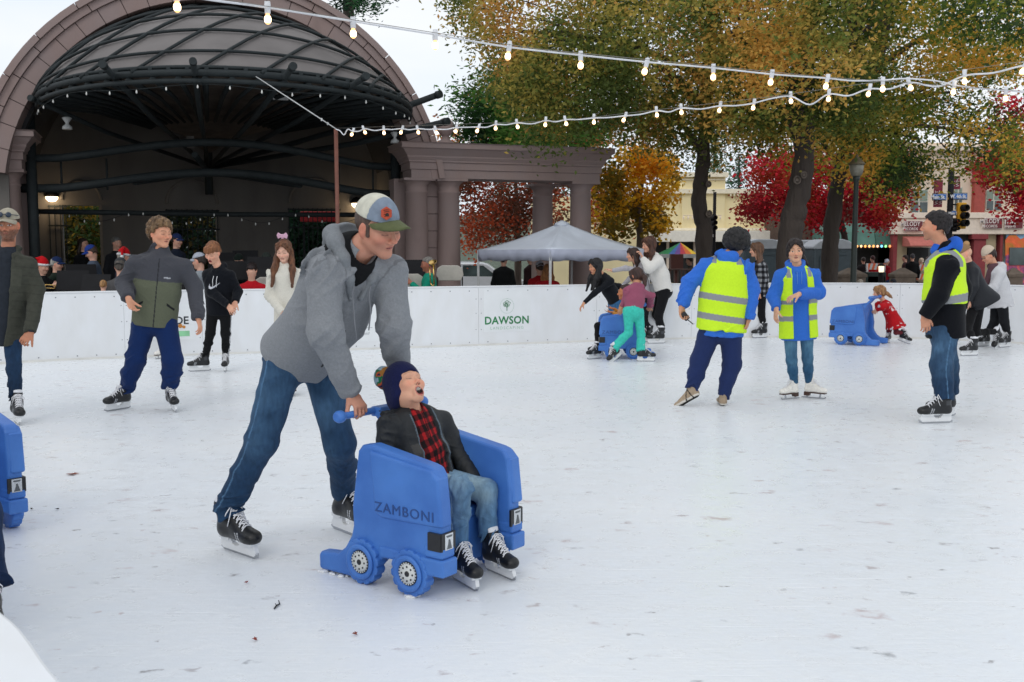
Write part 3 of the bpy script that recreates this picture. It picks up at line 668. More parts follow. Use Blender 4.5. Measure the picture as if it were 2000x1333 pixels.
def hairdo(sp, J, hd, h):
    c, M, s = J['head'], J['hM'], J['hs']; g = SDF(); T = lambda x, y, z: c + M @ (V(x, y, z) * s); q = lambda *r: tuple(s * x for x in r)
    kind = hd['kind']; col = hd['col']; vol = hd.get('vol', 0.0)
    hl = hd.get('line', .08) + (.012 if kind in ('pony', 'long') else 0)
    if kind in ('short', 'curly', 'long', 'pony', 'bob'):
        g.ell(T(0, -.022, .040), q(.084 + vol, .104 + vol, .094 + vol), M, k=.0)
        g.ell(T(0, -.045, -.02), q(.078 + vol, .070 + vol, .07), M, k=.03 * s)
        g.box(T(0, .115, -.045), (.088 * s, .113 * s, hl * s + .045 * s - .024 * s), M, rd=.055 * s, k=.03 * s, op='s'); g.ell(T(0, .125, hl - .055), (.058 * s, .075 * s, .068 * s), M, k=.015 * s, op='s')
        if kind in ('short', 'curly'): g.box(T(0, .03, -.115), (.14 * s, .13 * s, .06 * s), M @ rotx(R(-18)), rd=.02 * s, k=.02 * s, op='s')
        for e in (-1, 1):
            if not hd.get('coverears'): g.ell(T(e * .088, .0, -.02), q(.022, .022, .036), M, k=.012 * s, op='s')
        if kind == 'curly':
            rr = np.random.default_rng(hd.get('seed', 3))
            for i in range(hd.get('n', 120)):
                a = rr.uniform(0, 6.28); z = rr.uniform(-.35, 1); rad = math.sqrt(max(1 - z * z, 0)); p = V(math.cos(a) * rad * (.080 + vol), math.sin(a) * rad * (.10 + vol) - .022, z * (.092 + vol) + .035)
                if p[1] > .03 and p[2] < .068 + rr.uniform(0, .03): continue
                if p[1] > -.03 and p[2] < .02 and not hd.get('coverears'): continue
                g.ell(T(*p), q(*(rr.uniform(.014, .024, 3) * hd.get('tuft', 1))), M @ rotz(a), k=.006 * s)
            g.post = lambda p: noise((p - c) / s * 90, 4) * .005 * s
        else:
            if hd.get('fringe'):
                for e in np.linspace(-1, 1, 9): g.cone(T(e * .05, .075 - abs(e) * .02, .085), T(e * .058 + .01, .098 - abs(e) * .03, .085 - hd['fringe']), .020 * s, .010 * s, k=.012 * s)
            g.post = lambda p: (noise(((p - c) @ M) / s * V(70, 70, 16), 4) * .005 + noise(((p - c) @ M) / s * V(28, 28, 9), 9) * .004) * s
        if kind == 'long':
            L = hd.get('len', .30); fb = hd.get('front', 0)
            for e in np.linspace(-1, 1, 7):
                p0 = T(e * .072, -.06 + .04 * abs(e) ** 2, -.0); 
                dn = V(*hd.get('fall', (0, 0, -1))); side = M @ V(e * .03, (-.02 + fb * abs(e)), 0)
                g.cone(p0, p0 + nrm(dn * .6 + M @ V(0, 0, -.4)) * L * s * .5 + side * s, .030 * s, .036 * s, k=.02 * s)
                g.cone(p0 + nrm(dn * .6 + M @ V(0, 0, -.4)) * L * s * .5 + side * s, p0 + dn * L * s + side * 1.5 * s, .036 * s, .014 * s, k=.02 * s)
        if kind == 'pony':
            pr = [T(*x) for x in hd['tail']]; rads = hd.get('tailr', [.022, .034, .030, .012])
            for i in range(len(pr) - 1): g.cone(pr[i], pr[i + 1], rads[i] * s, rads[i + 1] * s, k=.01 * s)
        if kind in ('long', 'pony') and sp.get('soft'):
            for e in (-1, 1):
                for st in ([(.004, .076, .098, .014), (.040, .078, .066, .016), (.066, .052, .015, .014), (.076, .018, -.050, .008)], [(.003, .055, .116, .016), (.050, .055, .090, .018), (.078, .020, .030, .016), (.082, -.01, -.04, .012)]):
                    for i in range(3): g.cone(T(e * st[i][0], *st[i][1:3]), T(e * st[i + 1][0], *st[i + 1][1:3]), st[i][3] * s, st[i + 1][3] * s, k=.010 * s)
        if hd.get('strands'):
            for st in hd['strands']:
                for i in range(len(st) - 1): g.cone(T(*st[i][:3]), T(*st[i + 1][:3]), st[i][3] * s, st[i + 1][3] * s, k=.012 * s)
    def cc(v):
        q_ = ((v - c) @ M) / s; n = noise(q_ * V(60, 60, 9), 8); k = np.clip(.5 + n * .7, 0, 1)[:, None]
        return np.array(col) * (1 - k * .5) + np.array(hd.get('col2', np.array(col) * 2.2)) * k * .5
    return sdf_obj('hair', g, hd.get('h', h), M_HAIR, cc, J['root'])
def simple_cap(J, col, brim_col=None, name='cap', back=False, h=.005, mesh_col=None, brimpitch=0, brim=.068):
    c, M, s = J['head'], J['hM'], J['hs']; T = lambda x, y, z: c + M @ (V(x, y, z) * s); g = SDF()
    e = -1 if back else 1
    g.ell(T(0, -.015, .042), (.090 * s, .108 * s, .105 * s), M, k=0); g.cut(T(0, .09 * e, .046), M @ V(0, -.12 * e, -1), T(0, 0, -.06), .18 * s, k=.004)
    g.ell(T(0, -.015, .142), (.008 * s,) * 3, M, k=.004)
    def cc(v):
        q = ((v - c) @ M) / s; a = np.tile(col, (len(v), 1))
        if mesh_col is not None: a[(q[:, 1] < .018)] = mesh_col
        return a
    o = sdf_obj(name, g, h, M_COTTON, cc, J['root'])
    br = MB(); nx, ny = 16, 7; top_ = []
    for j in range(ny):
        for i in range(nx + 1):
            u = -1 + 2 * i / nx; v = j / (ny - 1); x = u * .080 * (1 - .10 * v ** 2); y0 = math.sqrt(max(0, 1 - (x / .091) ** 2)) * .108 - .018
            y = y0 + v * brim * max(0, 1 - abs(u) ** 2.6) ** .55; z = .060 - v * .016 - (u * u) * .020 - .010 * abs(u) * v + brimpitch * v
            top_.append(T(x, y * e, z))
    n = len(top_); th = M @ V(0, 0, -.006) * s
    br.add(top_ + [p + th for p in top_], [(j * (nx + 1) + i, j * (nx + 1) + i + 1, (j + 1) * (nx + 1) + i + 1, (j + 1) * (nx + 1) + i) for j in range(ny - 1) for i in range(nx)] +
           [(n + j * (nx + 1) + i, n + (j + 1) * (nx + 1) + i, n + (j + 1) * (nx + 1) + i + 1, n + j * (nx + 1) + i + 1) for j in range(ny - 1) for i in range(nx)] +
           [((ny - 1) * (nx + 1) + i, (ny - 1) * (nx + 1) + i + 1, n + (ny - 1) * (nx + 1) + i + 1, n + (ny - 1) * (nx + 1) + i) for i in range(nx)], True)
    me = bpy.data.meshes.new('cap_brim'); me.from_pydata([tuple(np.array(p)) for p in br.v], [], br.f); me.polygons.foreach_set('use_smooth', [True] * len(me.polygons))
    ca = me.color_attributes.new('col', 'FLOAT_COLOR', 'POINT'); ca.data.foreach_set('color', np.tile([*(brim_col if brim_col is not None else col), 1.0], len(me.vertices)).astype(np.float32))
    me.transform(Matrix.Translation(-Vector(J['root'].location))); me.materials.append(M_COTTON)
    bo = bpy.data.objects.new('cap_brim', me); COL.objects.link(bo); bo.parent = o
    return o
def beanie(J, col, h=.005, name='beanie', tall=.0, z=.03, cuff=None):
    c, M, s = J['head'], J['hM'], J['hs']; T = lambda x, y, z: c + M @ (V(x, y, z) * s); g = SDF()
    g.ell(T(0, -.018, .050), (.092 * s, .110 * s, (.108 + tall) * s), M, k=0); g.cut(T(0, .09, z), M @ V(0, -.28, -1), T(0, 0, -.07), .19 * s, k=.006)
    if cuff is not None:
        g.ecap(T(-.0, .02, z + .03), T(0, -.02, z + .03), M @ V(1, 0, 0), (.090 * s, .03 * s), k=.01)
    return sdf_obj(name, g, h, M_FLEECE, col, J['root'])
# ================================================================ ground, ice, rink boards
def gz(Y): return float(np.interp(Y, [-30, 17.6, 24, 32, 48, 400], [-.06, -.08, -.25, -.5, -.9, -.9]))
def grid_sheet(name, xs, ys, zf, m):
    v = np.array([(x, y, zf(y)) for y in ys for x in xs]); nx = len(xs)
    f = np.array([(j * nx + i, j * nx + i + 1, (j + 1) * nx + i + 1, (j + 1) * nx + i) for j in range(len(ys) - 1) for i in range(nx - 1)])
    o = link(name, nmesh(name, v, f), m); tag(o, kind='structure'); return o
M_GND = mat('paving', (.20, .195, .185), rough=.9, var=.18, nscale=1.5, bump=.3, bscale=30)
grid_sheet('ground', [-260, -20, -8, 0, 8, 20, 260], [-30, 5, 17.6, 20, 24, 28, 32, 38, 400], gz, M_GND)
M_ROAD = mat('asphalt', (.05, .05, .052), rough=.85, var=.15, nscale=3, bump=.3, bscale=50)
o = grid_sheet('road', [-60, 0, 60], [40, 43.5], lambda y: gz(y) + .006, M_ROAD)
# ice
def ice_mat():
    m = bpy.data.materials.new('ice'); m.use_nodes = True; nt = m.node_tree; b = nt.nodes['Principled BSDF']; N = nt.nodes.new; L = nt.links.new
    tc = N('ShaderNodeTexCoord')
    def mp(sc, rot=0):
        q = N('ShaderNodeMapping'); q.inputs['Scale'].default_value = sc; q.inputs['Rotation'].default_value = (0, 0, rot); L(tc.outputs['Object'], q.inputs[0]); return q.outputs[0]
    def nz(v, s, d=4): q = N('ShaderNodeTexNoise'); q.inputs['Scale'].default_value = s; q.inputs['Detail'].default_value = d; L(v, q.inputs['Vector']); return q.outputs['Fac']
    def mr(v, a, b_, c=0, d=1): q = N('ShaderNodeMapRange'); q.inputs[1].default_value = a; q.inputs[2].default_value = b_; q.inputs[3].default_value = c; q.inputs[4].default_value = d; L(v, q.inputs[0]); return q.outputs[0]
    def mth(op, a, b_): 
        q = N('ShaderNodeMath'); q.operation = op
        for i, x in enumerate((a, b_)):
            if isinstance(x, (int, float)): q.inputs[i].default_value = x
            else: L(x, q.inputs[i])
        return q.outputs[0]
    def mix(f, a, b_):
        q = N('ShaderNodeMix'); q.data_type = 'RGBA'; L(f, q.inputs[0])
        for i, x in ((6, a), (7, b_)):
            if isinstance(x, tuple): q.inputs[i].default_value = (*x, 1)
            else: L(x, q.inputs[i])
        return q.outputs[2]
    big = mr(nz(mp((.35, .5, 1)), 1.0, 3), .35, .65); base = mix(big, (.80, .83, .86), (.865, .88, .89))
    fine = mr(nz(mp((1, 1, 1)), 9, 6), .35, .7); base = mix(mth('MULTIPLY', fine, .35), base, (.70, .745, .80))
    # leaf stains trodden into the ice: warm grey and pink smudges, each cell with its own tint
    wob = nz(mp((1, 1, 1)), 14, 3)
    for sc, r0, th, c1, c2, st, rot in ((2.8, .27, .18, (.34, .13, .11), (.27, .25, .26), 0.8, .2), (5.2, .27, .16, (.33, .15, .12), (.27, .28, .30), 0.8, 1.1), (1.4, .16, .2, (.42, .32, .24), (.28, .19, .17), 0.6, .7), (8.5, .26, .5, (.30, .12, .10), (.22, .2, .2), .9, 1.9)):
        v = N('ShaderNodeTexVoronoi'); v.inputs['Scale'].default_value = sc; mp_ = mp((1.0, 1.5, 1), rot)
        ad = N('ShaderNodeVectorMath'); ad.operation = 'ADD'; L(mp_, ad.inputs[0]); wv = N('ShaderNodeTexNoise'); wv.inputs['Scale'].default_value = 11; wv.inputs['Detail'].default_value = 4; L(mp_, wv.inputs['Vector'])
        ws = N('ShaderNodeVectorMath'); ws.operation = 'SCALE'; L(wv.outputs['Color'], ws.inputs[0]); ws.inputs['Scale'].default_value = .22; L(ws.outputs[0], ad.inputs[1]); L(ad.outputs[0], v.inputs['Vector'])
        sx = N('ShaderNodeSeparateColor'); L(v.outputs['Color'], sx.inputs[0])
        rad = mth('MULTIPLY', sx.outputs[1], r0); d = mth('SUBTRACT', rad, v.outputs['Distance']); a = mr(d, 0, .12); a = mth('MULTIPLY', a, mr(sx.outputs[0], th, th + .02)); a = mth('MULTIPLY', a, mr(wob, .42, .58, .15, 1)); a = mth('MINIMUM', mth('MULTIPLY', a, mth('MULTIPLY', mr(sx.outputs[2], 0, 1, .35, 1), st)), 1.0)
        base = mix(a, base, mix(mr(sx.outputs[2], .3, .7), c1, c2))
    # blade scratches
    sc_ = None
    for ang, s in ((.3, 1), (1.2, 1.3), (2.3, .8), (2.9, 1.1)):
        w = nz(mp((.9 * s, 55 * s, 1), ang), 1.4, 2); k = mr(w, .62, .70); k = mth('MULTIPLY', k, mr(nz(mp((.7, .7, 1), ang), 2, 2), .45, .6)); sc_ = k if sc_ is None else mth('MAXIMUM', sc_, k)
    base = mix(mth('MULTIPLY', sc_, .5), base, (.93, .94, .95))
    L(base, b.inputs['Base Color']); L(mr(fine, 0, 1, .26, .42), b.inputs['Roughness']); b.inputs['Specular IOR Level'].default_value = .5
    bp = N('ShaderNodeBump'); bp.inputs['Strength'].default_value = .22; bp.inputs['Distance'].default_value = .01; h = mth('ADD', mth('MULTIPLY', sc_, -.6), nz(mp((1, 1, 1)), 24, 6)); L(h, bp.inputs['Height']); L(bp.outputs[0], b.inputs['Normal'])
    return m
seam_px = [-230, 20, 245, 397, 570, 750, 935, 1165, 1350, 1555, 1755, 1960, 2200]
bp_ = np.array([(-60, 716), (0, 711.5), (90, 706.5), (250, 700), (370, 695.5), (465, 691), (600, 686.5), (700, 683.5), (820, 680), (935, 676), (1030, 673), (1120, 669.5), (1240, 665), (1350, 662), (1500, 659.5), (1600, 659), (1700, 660), (1800, 663), (1900, 667), (2000, 672)])
pf = np.polyfit(bp_[:, 0] / 1000, bp_[:, 1], 5)
def board_pt(px): return G(px, np.polyval(pf, px / 1000))[:2]
far = [board_pt(x) for x in np.linspace(-30, 2010, 52)]
lft = [(-7.6, 12.2), (-8.0, 11.0), (-7.6, 9.6), (-6.2, 7.9), (-4.6, 6.2), (-3.0, 4.4), (-1.9, 3.05)]
nr = [tuple(G(-75, 1140, .90)[:2]), tuple(G(28, 1262, .90)[:2]), tuple(G(128, 1392, .90)[:2]), (-.25, .95), (.9, .35), (2.6, .0), (4.8, .4), (7.5, 2.2), (9.6, 5.0), (10.6, 8.5), (10.4, 11.5), (9.6, 13.4)]
loop = [tuple(q) for q in far] + [tuple(q) for q in nr[::-1]] + [tuple(q) for q in lft[::-1]]
im = MB(); im.add([(x, y, 0) for x, y in loop], [tuple(range(len(loop)))]); ice = im.build('ice', ice_mat()); tag(ice, kind='structure')
M_BOARD = mat('white_board', (.80, .81, .82), rough=.38, var=.03, nscale=5, stretch=(1, 1, .4), col2=(.775, .79, .81), bump=.02, bscale=4)
M_KICK = mat('kick_strip', (.74, .73, .69), rough=.5, var=.05, nscale=6, stretch=(1, 1, 4))
M_BOLT = mat('bolt_steel', (.25, .26, .28), rough=.4, metal=.8)
BH = .90
def strip(path, z0, z1, t0, t1, inset=0.0):
    "vertical strip of board along a ground path; t0..t1 thickness outwards from the rink"
    b = MB(); n = len(path); vs = []
    for i, p in enumerate(path):
        a = np.array(path[max(i - 1, 0)]); c = np.array(path[min(i + 1, n - 1)]); d = (c - a) / np.linalg.norm(c - a); o = V(-d[1], d[0])
        for t, z in ((t0, z0), (t1, z0), (t1, z1), (t0, z1)): q = np.array(p) + o * t; vs.append((q[0], q[1], z))
    fs = [(i * 4 + k, i * 4 + (k + 1) % 4, (i + 1) * 4 + (k + 1) % 4, (i + 1) * 4 + k) for i in range(n - 1) for k in range(4)] + [(0, 1, 2, 3), tuple((n - 1) * 4 + k for k in (3, 2, 1, 0))]
    b.add(vs, fs); return b
boards = empty('rink_boards', (0, 14, 0), 0, 'curved white rink boards with sponsor signs around the ice', 'rink boards'); BO = V(0, 14, 0)
def bpart(mb, name, m, bevel=0):
    mb.v = [tuple(np.array(q) - BO) for q in mb.v]; return mb.build(name, m, boards, bevel=bevel)
for a, b in zip(seam_px[:-1], seam_px[1:]):
    pts = [board_pt(x) for x in np.linspace(a + .14, b - .14, 10)]
    p = bpart(strip(pts, .004, BH, 0.0, .035), 'board_panel', M_BOARD, .003)
    bl = MB()
    for x in np.linspace(a + 18, b - 18, max(3, int((b - a) / 33))):
        for z in (.055, .845):
            q = board_pt(x); q2 = board_pt(x + 2); d = nrm(np.array([q2[0] - q[0], q2[1] - q[1], 0])); o = np.array([d[1], -d[0], 0])
            bl.lathe([(.009, 0), (.008, .004)], V(q[0], q[1], z) + o * .0, 8, axis=o)
    for x in (a + 5, b - 5):
        for z in (.25, .5, .72):
            q = board_pt(x); q2 = board_pt(x + 2); d = nrm(np.array([q2[0] - q[0], q2[1] - q[1], 0])); o = np.array([d[1], -d[0], 0]); bl.lathe([(.007, 0), (.006, .003)], V(q[0], q[1], z), 8, axis=o)
    bl.v = [tuple(np.array(q) - BO) for q in bl.v]; bo = bl.build('bolts', M_BOLT, p); tag(bo, kind='stuff')
allp = [board_pt(x) for x in np.linspace(-230, 2200, 70)]
bpart(strip(allp, BH + .001, BH + .022, -.012, .060), 'top_rail', M_BOARD, .006)
bpart(strip(allp, 0, .028, -.016, -.001), 'kick_strip', M_KICK)
bpart(strip(allp, .0, BH - .03, .045, .052), 'backing_frame', mat('grey_frame', (.45, .46, .47), rough=.6))
lp = [tuple(board_pt(-230))] + lft; lp = [tuple(q) for q in lft] + [tuple(q) for q in nr]
def smooth_path(p, n=6):
    p = [np.array(q, float) for q in p]; o = []
    for i in range(len(p) - 1):
        a, b, c, d = p[max(i - 1, 0)], p[i], p[i + 1], p[min(i + 2, len(p) - 1)]
        for k in range(n): t = k / n; o.append(.5 * ((2 * b) + (c - a) * t + (2 * a - 5 * b + 4 * c - d) * t * t + (3 * b - a - 3 * c + d) * t ** 3))
    return o + [p[-1]]
lp = smooth_path(lp)
bpart(strip(lp[::-1], .004, BH, .0, .035), 'board_panel', M_BOARD, .003); bpart(strip(lp[::-1], BH + .001, BH + .022, -.012, .10), 'top_rail', M_BOARD, .006)
# sponsor signs on the boards
M_SIGNW = mat('sign_white', (.80, .82, .83), rough=.4, var=.01)
M_GRN = mat('sign_green', C('1f7a45'), rough=.5); M_GRNL = mat('sign_pale_green', C('a9c7b4'), rough=.5); M_INK = mat('sign_ink', C('2b3034'), rough=.5); M_INKL = mat('sign_grey_ink', C('a9adb0'), rough=.5); M_ORG = mat('sign_orange', C('d08a3a'), rough=.5)
def board_frame(px, z):
    q = board_pt(px); a = board_pt(px - 6); b = board_pt(px + 6); d = nrm(V(b[0] - a[0], b[1] - a[1], 0)); o = V(d[1], -d[0], 0); return V(q[0], q[1], z), d, o
def sign_plate(x0, x1, z0, z1, name='sponsor_sign'):
    pts = [board_pt(x) for x in np.linspace(x0, x1, 5)]; s_ = strip(pts, z0, z1, -.0035, -.0005); return bpart(s_, name, M_SIGNW)
def bz(px, py): q = board_pt(px); return P(px, py, q[1])[2]
def on_board(par, px, py, txt, size, m, bold=0, sx=1.0, spacing=1.0, shear=0):
    o, d, n = board_frame(px, 0); o = o + n * .0055; o[2] = bz(px, py); return text_obj('lettering', txt, size, o, d, (0, 0, 1), m, par, depth=.0006, bold=bold, sx=sx, spacing=spacing, shear=shear)
sg = sign_plate(945, 1036, bz(990, 648), bz(990, 566))
on_board(sg, 990, 626.5, 'DAWSON', .165, M_GRN, bold=.004, sx=.97, spacing=1.05); on_board(sg, 990, 641, 'LANDSCAPING', .065, M_GRNL, sx=1.0, spacing=1.35)
def logo_ring(par, px, py, r, t, m, segs=40):
    o, d, n = board_frame(px, 0); o = o + n * .0055; o[2] = bz(px, py); b = MB(); o = o - BO
    b.tube([o + d * r * math.cos(a) + V(0, 0, 1) * r * math.sin(a) for a in np.linspace(0, 2 * math.pi, segs)], t, 4, cap=False); return b, o, d
b, o_, d_ = logo_ring(sg, 990, 598, .115, .0018, M_GRNL); b.build('logo_ring', M_GRNL, sg)
b = MB()
for cx, cy, r in ((-.03, .035, .028), (0, .055, .028), (.032, .035, .028), (-.012, .02, .022), (.025, .01, .022), (-.035, .012, .02)):
    b.tube([o_ + d_ * (cx + r * math.cos(a)) + V(0, 0, cy + r * math.sin(a)) for a in np.linspace(0, 5.2, 14)], .0035, 4)
b.tube([o_ + V(0, 0, -.075), o_ + V(0, 0, -.03), o_ + d_ * .012 + V(0, 0, .01)], .005, 4); b.tube([o_ + V(0, 0, -.03), o_ - d_ * .02 + V(0, 0, .0)], .0035, 4); b.build('tree_logo', M_GRN, sg)
sg = sign_plate(628, 742, bz(690, 668), bz(690, 585))
on_board(sg, 697, 630, 'ILL', .20, M_INK, sx=1.05, spacing=1.1); on_board(sg, 706, 652, 'Diamond', .062, M_INKL, shear=.3)
o, d, n = board_frame(694, 0)
for z_ in (bz(694, 607), bz(694, 641)): b = MB(); b.box((0, 0, 0), (.52, .002, .006), rotz(math.atan2(d[1], d[0]))); b.v = [tuple(np.array(q) + o + n * .006 + V(0, 0, z_) - BO) for q in b.v]; b.build('rule_line', M_INKL, sg)
sg = sign_plate(300, 382, bz(345, 664), bz(345, 594))
on_board(sg, 357, 627, 'DE', .15, M_INK, bold=.003); 
for px_, py_, r_ in ((354, 637, .028), (361, 639, .02)): b, o_, d_ = logo_ring(sg, px_, py_, r_ * .6, r_ * .5, M_ORG, 10); b.build('round_logo', M_ORG, sg)
o, d, n = board_frame(357, 0); b = MB(); b.box((0, 0, 0), (.20, .003, .075), rotz(math.atan2(d[1], d[0]))); b.v = [tuple(np.array(q) + o + n * .0055 + V(0, 0, bz(357, 652)) - BO) for q in b.v]; b.build('green_pill', mat('pill_green', C('8fcf9f'), rough=.5), sg, bevel=.001)
on_board(sg, 358, 652.5, 'COM', .06, mat('dark_green_ink', C('1c5a34')), bold=.001)
# ---- bits lying on the ice
def leaf_bit(px, py, size, col, kind, label):
    q = G(px, py); b = MB(); rr = random.Random(px); n = 10 if kind == 'leaf' else 0
    if kind == 'leaf':
        pts = []
        for k in range(n): a = 2 * math.pi * k / n; r = size * (1 if k % 2 == 0 else .45) * rr.uniform(.8, 1.1); pts.append((r * math.cos(a), r * math.sin(a), .004 + rr.uniform(0, .012)))
        b.add(pts + [(0, 0, .004)] + [(x, y, z - .0015) for x, y, z in pts], [(k, (k + 1) % n, n) for k in range(n)] + [(n + 1 + k, (k + 1) % n + 0, k) for k in range(n)])
    else:
        b.tube([(-size, 0, .004), (-size * .2, size * .15, .006), (size * .3, size * .1, .005), (size, size * .6, .010)], [.003, .004, .003, .002], 5); b.tube([(-size * .2, size * .15, .006), (size * .1, size * .5, .008)], .002, 4)
    o = b.build('fallen_leaf' if kind == 'leaf' else 'twig', mat('leaf_' + str(px), col, rough=.8), None); o.location = (q[0], q[1], .001); o.rotation_euler = (0, 0, rr.uniform(0, 6)); tag(o, label, 'leaf' if kind == 'leaf' else 'twig')
leaf_bit(141, 928, .045, (.20, .04, .02), 'leaf', 'curled red maple leaf on the ice left of the man in jeans')
leaf_bit(545, 1185, .04, (.02, .018, .02), 'twig', 'dark bent twig on the ice in front of the blue skating aid')
leaf_bit(694, 1242, .012, (.25, .06, .04), 'leaf', 'tiny red leaf scrap on the ice near the bottom of the picture')
leaf_bit(498, 1253, .012, (.3, .07, .05), 'leaf', 'small pinkish leaf scrap on the ice left of the red scrap')
leaf_bit(482, 1141, .012, (.3, .05, .04), 'leaf', 'small red leaf scrap on the ice below the skate of the man')
leaf_bit(112, 997, .014, (.03, .02, .02), 'leaf', 'dark leaf crumb on the ice by the left edge')
leaf_bit(62, 997, .010, (.02, .02, .02), 'leaf', 'tiny black crumb on the ice beside the left skating aid')
# ================================================================ bandstand (arch, shell, canopy) and colonnade
SY = R(18); SE = V(math.cos(SY), math.sin(SY), 0); SN = V(math.sin(SY), -math.cos(SY), 0); SC = P(400, 300, 19.3) + SE * .33; SC[2] = 0
def F(u, d, z): return SC + SE * u + SN * d + V(0, 0, z)
ACZ, AR, AI = 2.31, 4.23, 3.75
STZ = -.22
M_STONE = mat('mauve_stone', (.33, .24, .22), rough=.8, var=.10, nscale=1.6, bump=.3, bscale=25, col2=(.26, .20, .19), stretch=(1, 1, .5))
M_MORT = mat('mortar', (.12, .09, .085), rough=.9)
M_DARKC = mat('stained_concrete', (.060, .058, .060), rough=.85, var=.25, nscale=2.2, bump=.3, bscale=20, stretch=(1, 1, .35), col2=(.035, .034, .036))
M_BACKW = mat('concrete_wall', (.165, .152, .14), rough=.85, var=.15, nscale=1.2, bump=.25, bscale=25, stretch=(1, 1, .3), col2=(.14, .128, .115))
M_STEEL = mat('dark_green_steel', (.020, .026, .028), spec=.3, rough=.7, var=.08)
M_PLANK = mat('dark_planks', (.10, .078, .064), rough=.7, var=.2, nscale=3)
M_CLOTH = mat('taupe_canvas', (.165, .150, .145), rough=.85, var=.08, nscale=1.4, bump=.1, bscale=40)
stage = empty('bandstand', tuple(SC), 0, 'domed stone bandstand with dark ribbed canopy behind the rink', 'bandstand')
def sp(mb, name, m, bevel=0, parent=None):
    mb.v = [tuple(np.array(q) - SC) for q in mb.v]; return mb.build(name, m, parent or stage, bevel=bevel)
# stone arch: three concentric rings of voussoirs in front of a plain core
def arc_z(r, a): return F(-r * math.cos(a), 0, 0), ACZ + r * math.sin(a)
def ring_block(mb, r0, r1, a0, a1, d0, d1, k=4):
    vs = []
    for i in range(k + 1):
        a = a0 + (a1 - a0) * i / k
        for r, d in ((r0, d0), (r1, d0), (r1, d1), (r0, d1)): vs.append(F(-r * math.cos(a), d, ACZ + r * math.sin(a)))
    fs = [(i * 4 + j, i * 4 + (j + 1) % 4, (i + 1) * 4 + (j + 1) % 4, (i + 1) * 4 + j) for i in range(k) for j in range(4)] + [(0, 1, 2, 3), (4 * k + 3, 4 * k + 2, 4 * k + 1, 4 * k)]
    mb.add(vs, fs)
A0 = math.asin((3.0 - ACZ) / AR) - .03
vb = MB()
for r0, r1, n, dd in ((AI, 4.03, 26, .0), (4.035, 4.17, 20, .05), (4.172, AR + .06, 14, .11)):
    e = np.linspace(A0, math.pi - A0, n + 1)
    for a, b in zip(e[:-1], e[1:]): ring_block(vb, r0, r1, a + .0016, b - .0016, -.55, dd, 3)
sp(vb, 'stone_arch', M_STONE, .006)
core = MB(); ring_block(core, AI + .02, AR, A0, math.pi - A0, -.62, -.02, 40); sp(core, 'arch_core', M_MORT)
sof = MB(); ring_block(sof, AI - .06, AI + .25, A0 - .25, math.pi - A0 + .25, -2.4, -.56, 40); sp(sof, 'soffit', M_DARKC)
# shell behind: walls and vaulted roof, closed and dark inside
sh = MB(); BD = -4.6
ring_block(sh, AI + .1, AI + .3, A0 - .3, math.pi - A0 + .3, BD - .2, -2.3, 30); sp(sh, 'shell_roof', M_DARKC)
for u in (-AI - .12, AI + .12): wl = MB(); p = F(u, (BD - .4) / 2, 1.5); wl.box(p, (.3, abs(BD) - .4, 3.6), rotz(SY)); sp(wl, 'side_wall', M_BACKW)
bw = MB()
def bdir(px): q = hit(px, 400, F(0, BD, 0), SN); return (q - SC) @ SE
def bzz(px, py): return hit(px, py, F(0, BD, 0), SN)[2]
op = [(bdir(122), bdir(200), bzz(160, 402)), (bdir(325), bdir(425), bzz(375, 410)), (bdir(562), bdir(660), bzz(610, 408))]
edges = [-AI - .2] + [x for o in op for x in o[:2]] + [AI + .2]
for i in range(0, len(edges), 2): u0, u1 = edges[i], edges[i + 1]; bw.box(F((u0 + u1) / 2, BD, 1.6), (u1 - u0, .3, 4.2), rotz(SY))
for u0, u1, z in op: bw.box(F((u0 + u1) / 2, BD, (z + 3.7) / 2), (u1 - u0, .3, 3.7 - z), rotz(SY))
aa = np.linspace(math.asin((3.7 - ACZ) / (AI + .2)), math.pi - math.asin((3.7 - ACZ) / (AI + .2)), 24); bw.prism([(-(AI + .2) * math.cos(a), ACZ + (AI + .2) * math.sin(a)) for a in aa], .3, lambda a, c, d: F(a, BD - .15 + d, c))
sp(bw, 'back_wall', M_BACKW)
fl = MB(); fl.box(F(0, BD / 2 + .2, STZ - .05), (7.4, abs(BD) + 1.2, .16), rotz(SY)); sp(fl, 'stage_floor', M_BACKW)
for (u0, u1, z) in op:
    nm = MB(); r = (u1 - u0) / 2 * .98; c = (u0 + u1) / 2; zc = z + .12
    nm.tube([F(c - r * math.cos(a), BD + .17, zc + r * math.sin(a)) for a in np.linspace(0, math.pi, 16)], .035, 6); sp(nm, 'niche_moulding', M_BACKW)
for k, (u0, u1, z) in enumerate(op):
    g = MB(); x0, x1 = (u0 - .25, u0 + .1) if k == 0 else (u0, u1)
    for u in np.arange(x0, x1 + .01, .11): g.box(F(u, BD + .22, z / 2 - .1), (.02, .02, z + .2), rotz(SY))
    for zz in (z - .03, z - .45, .6): g.box(F((x0 + x1) / 2, BD + .22, zz), (x1 - x0 + .05, .03, .035), rotz(SY))
    sp(g, 'iron_gate', M_STEEL)
for u0, u1, z in op: fr = MB(); fr.box(F(u1 - .03, BD + .18, z / 2 - .1), (.06, .05, z + .2), rotz(SY)); sp(fr, 'door_frame', mat('pale_jamb', (.20, .17, .14), rough=.7))
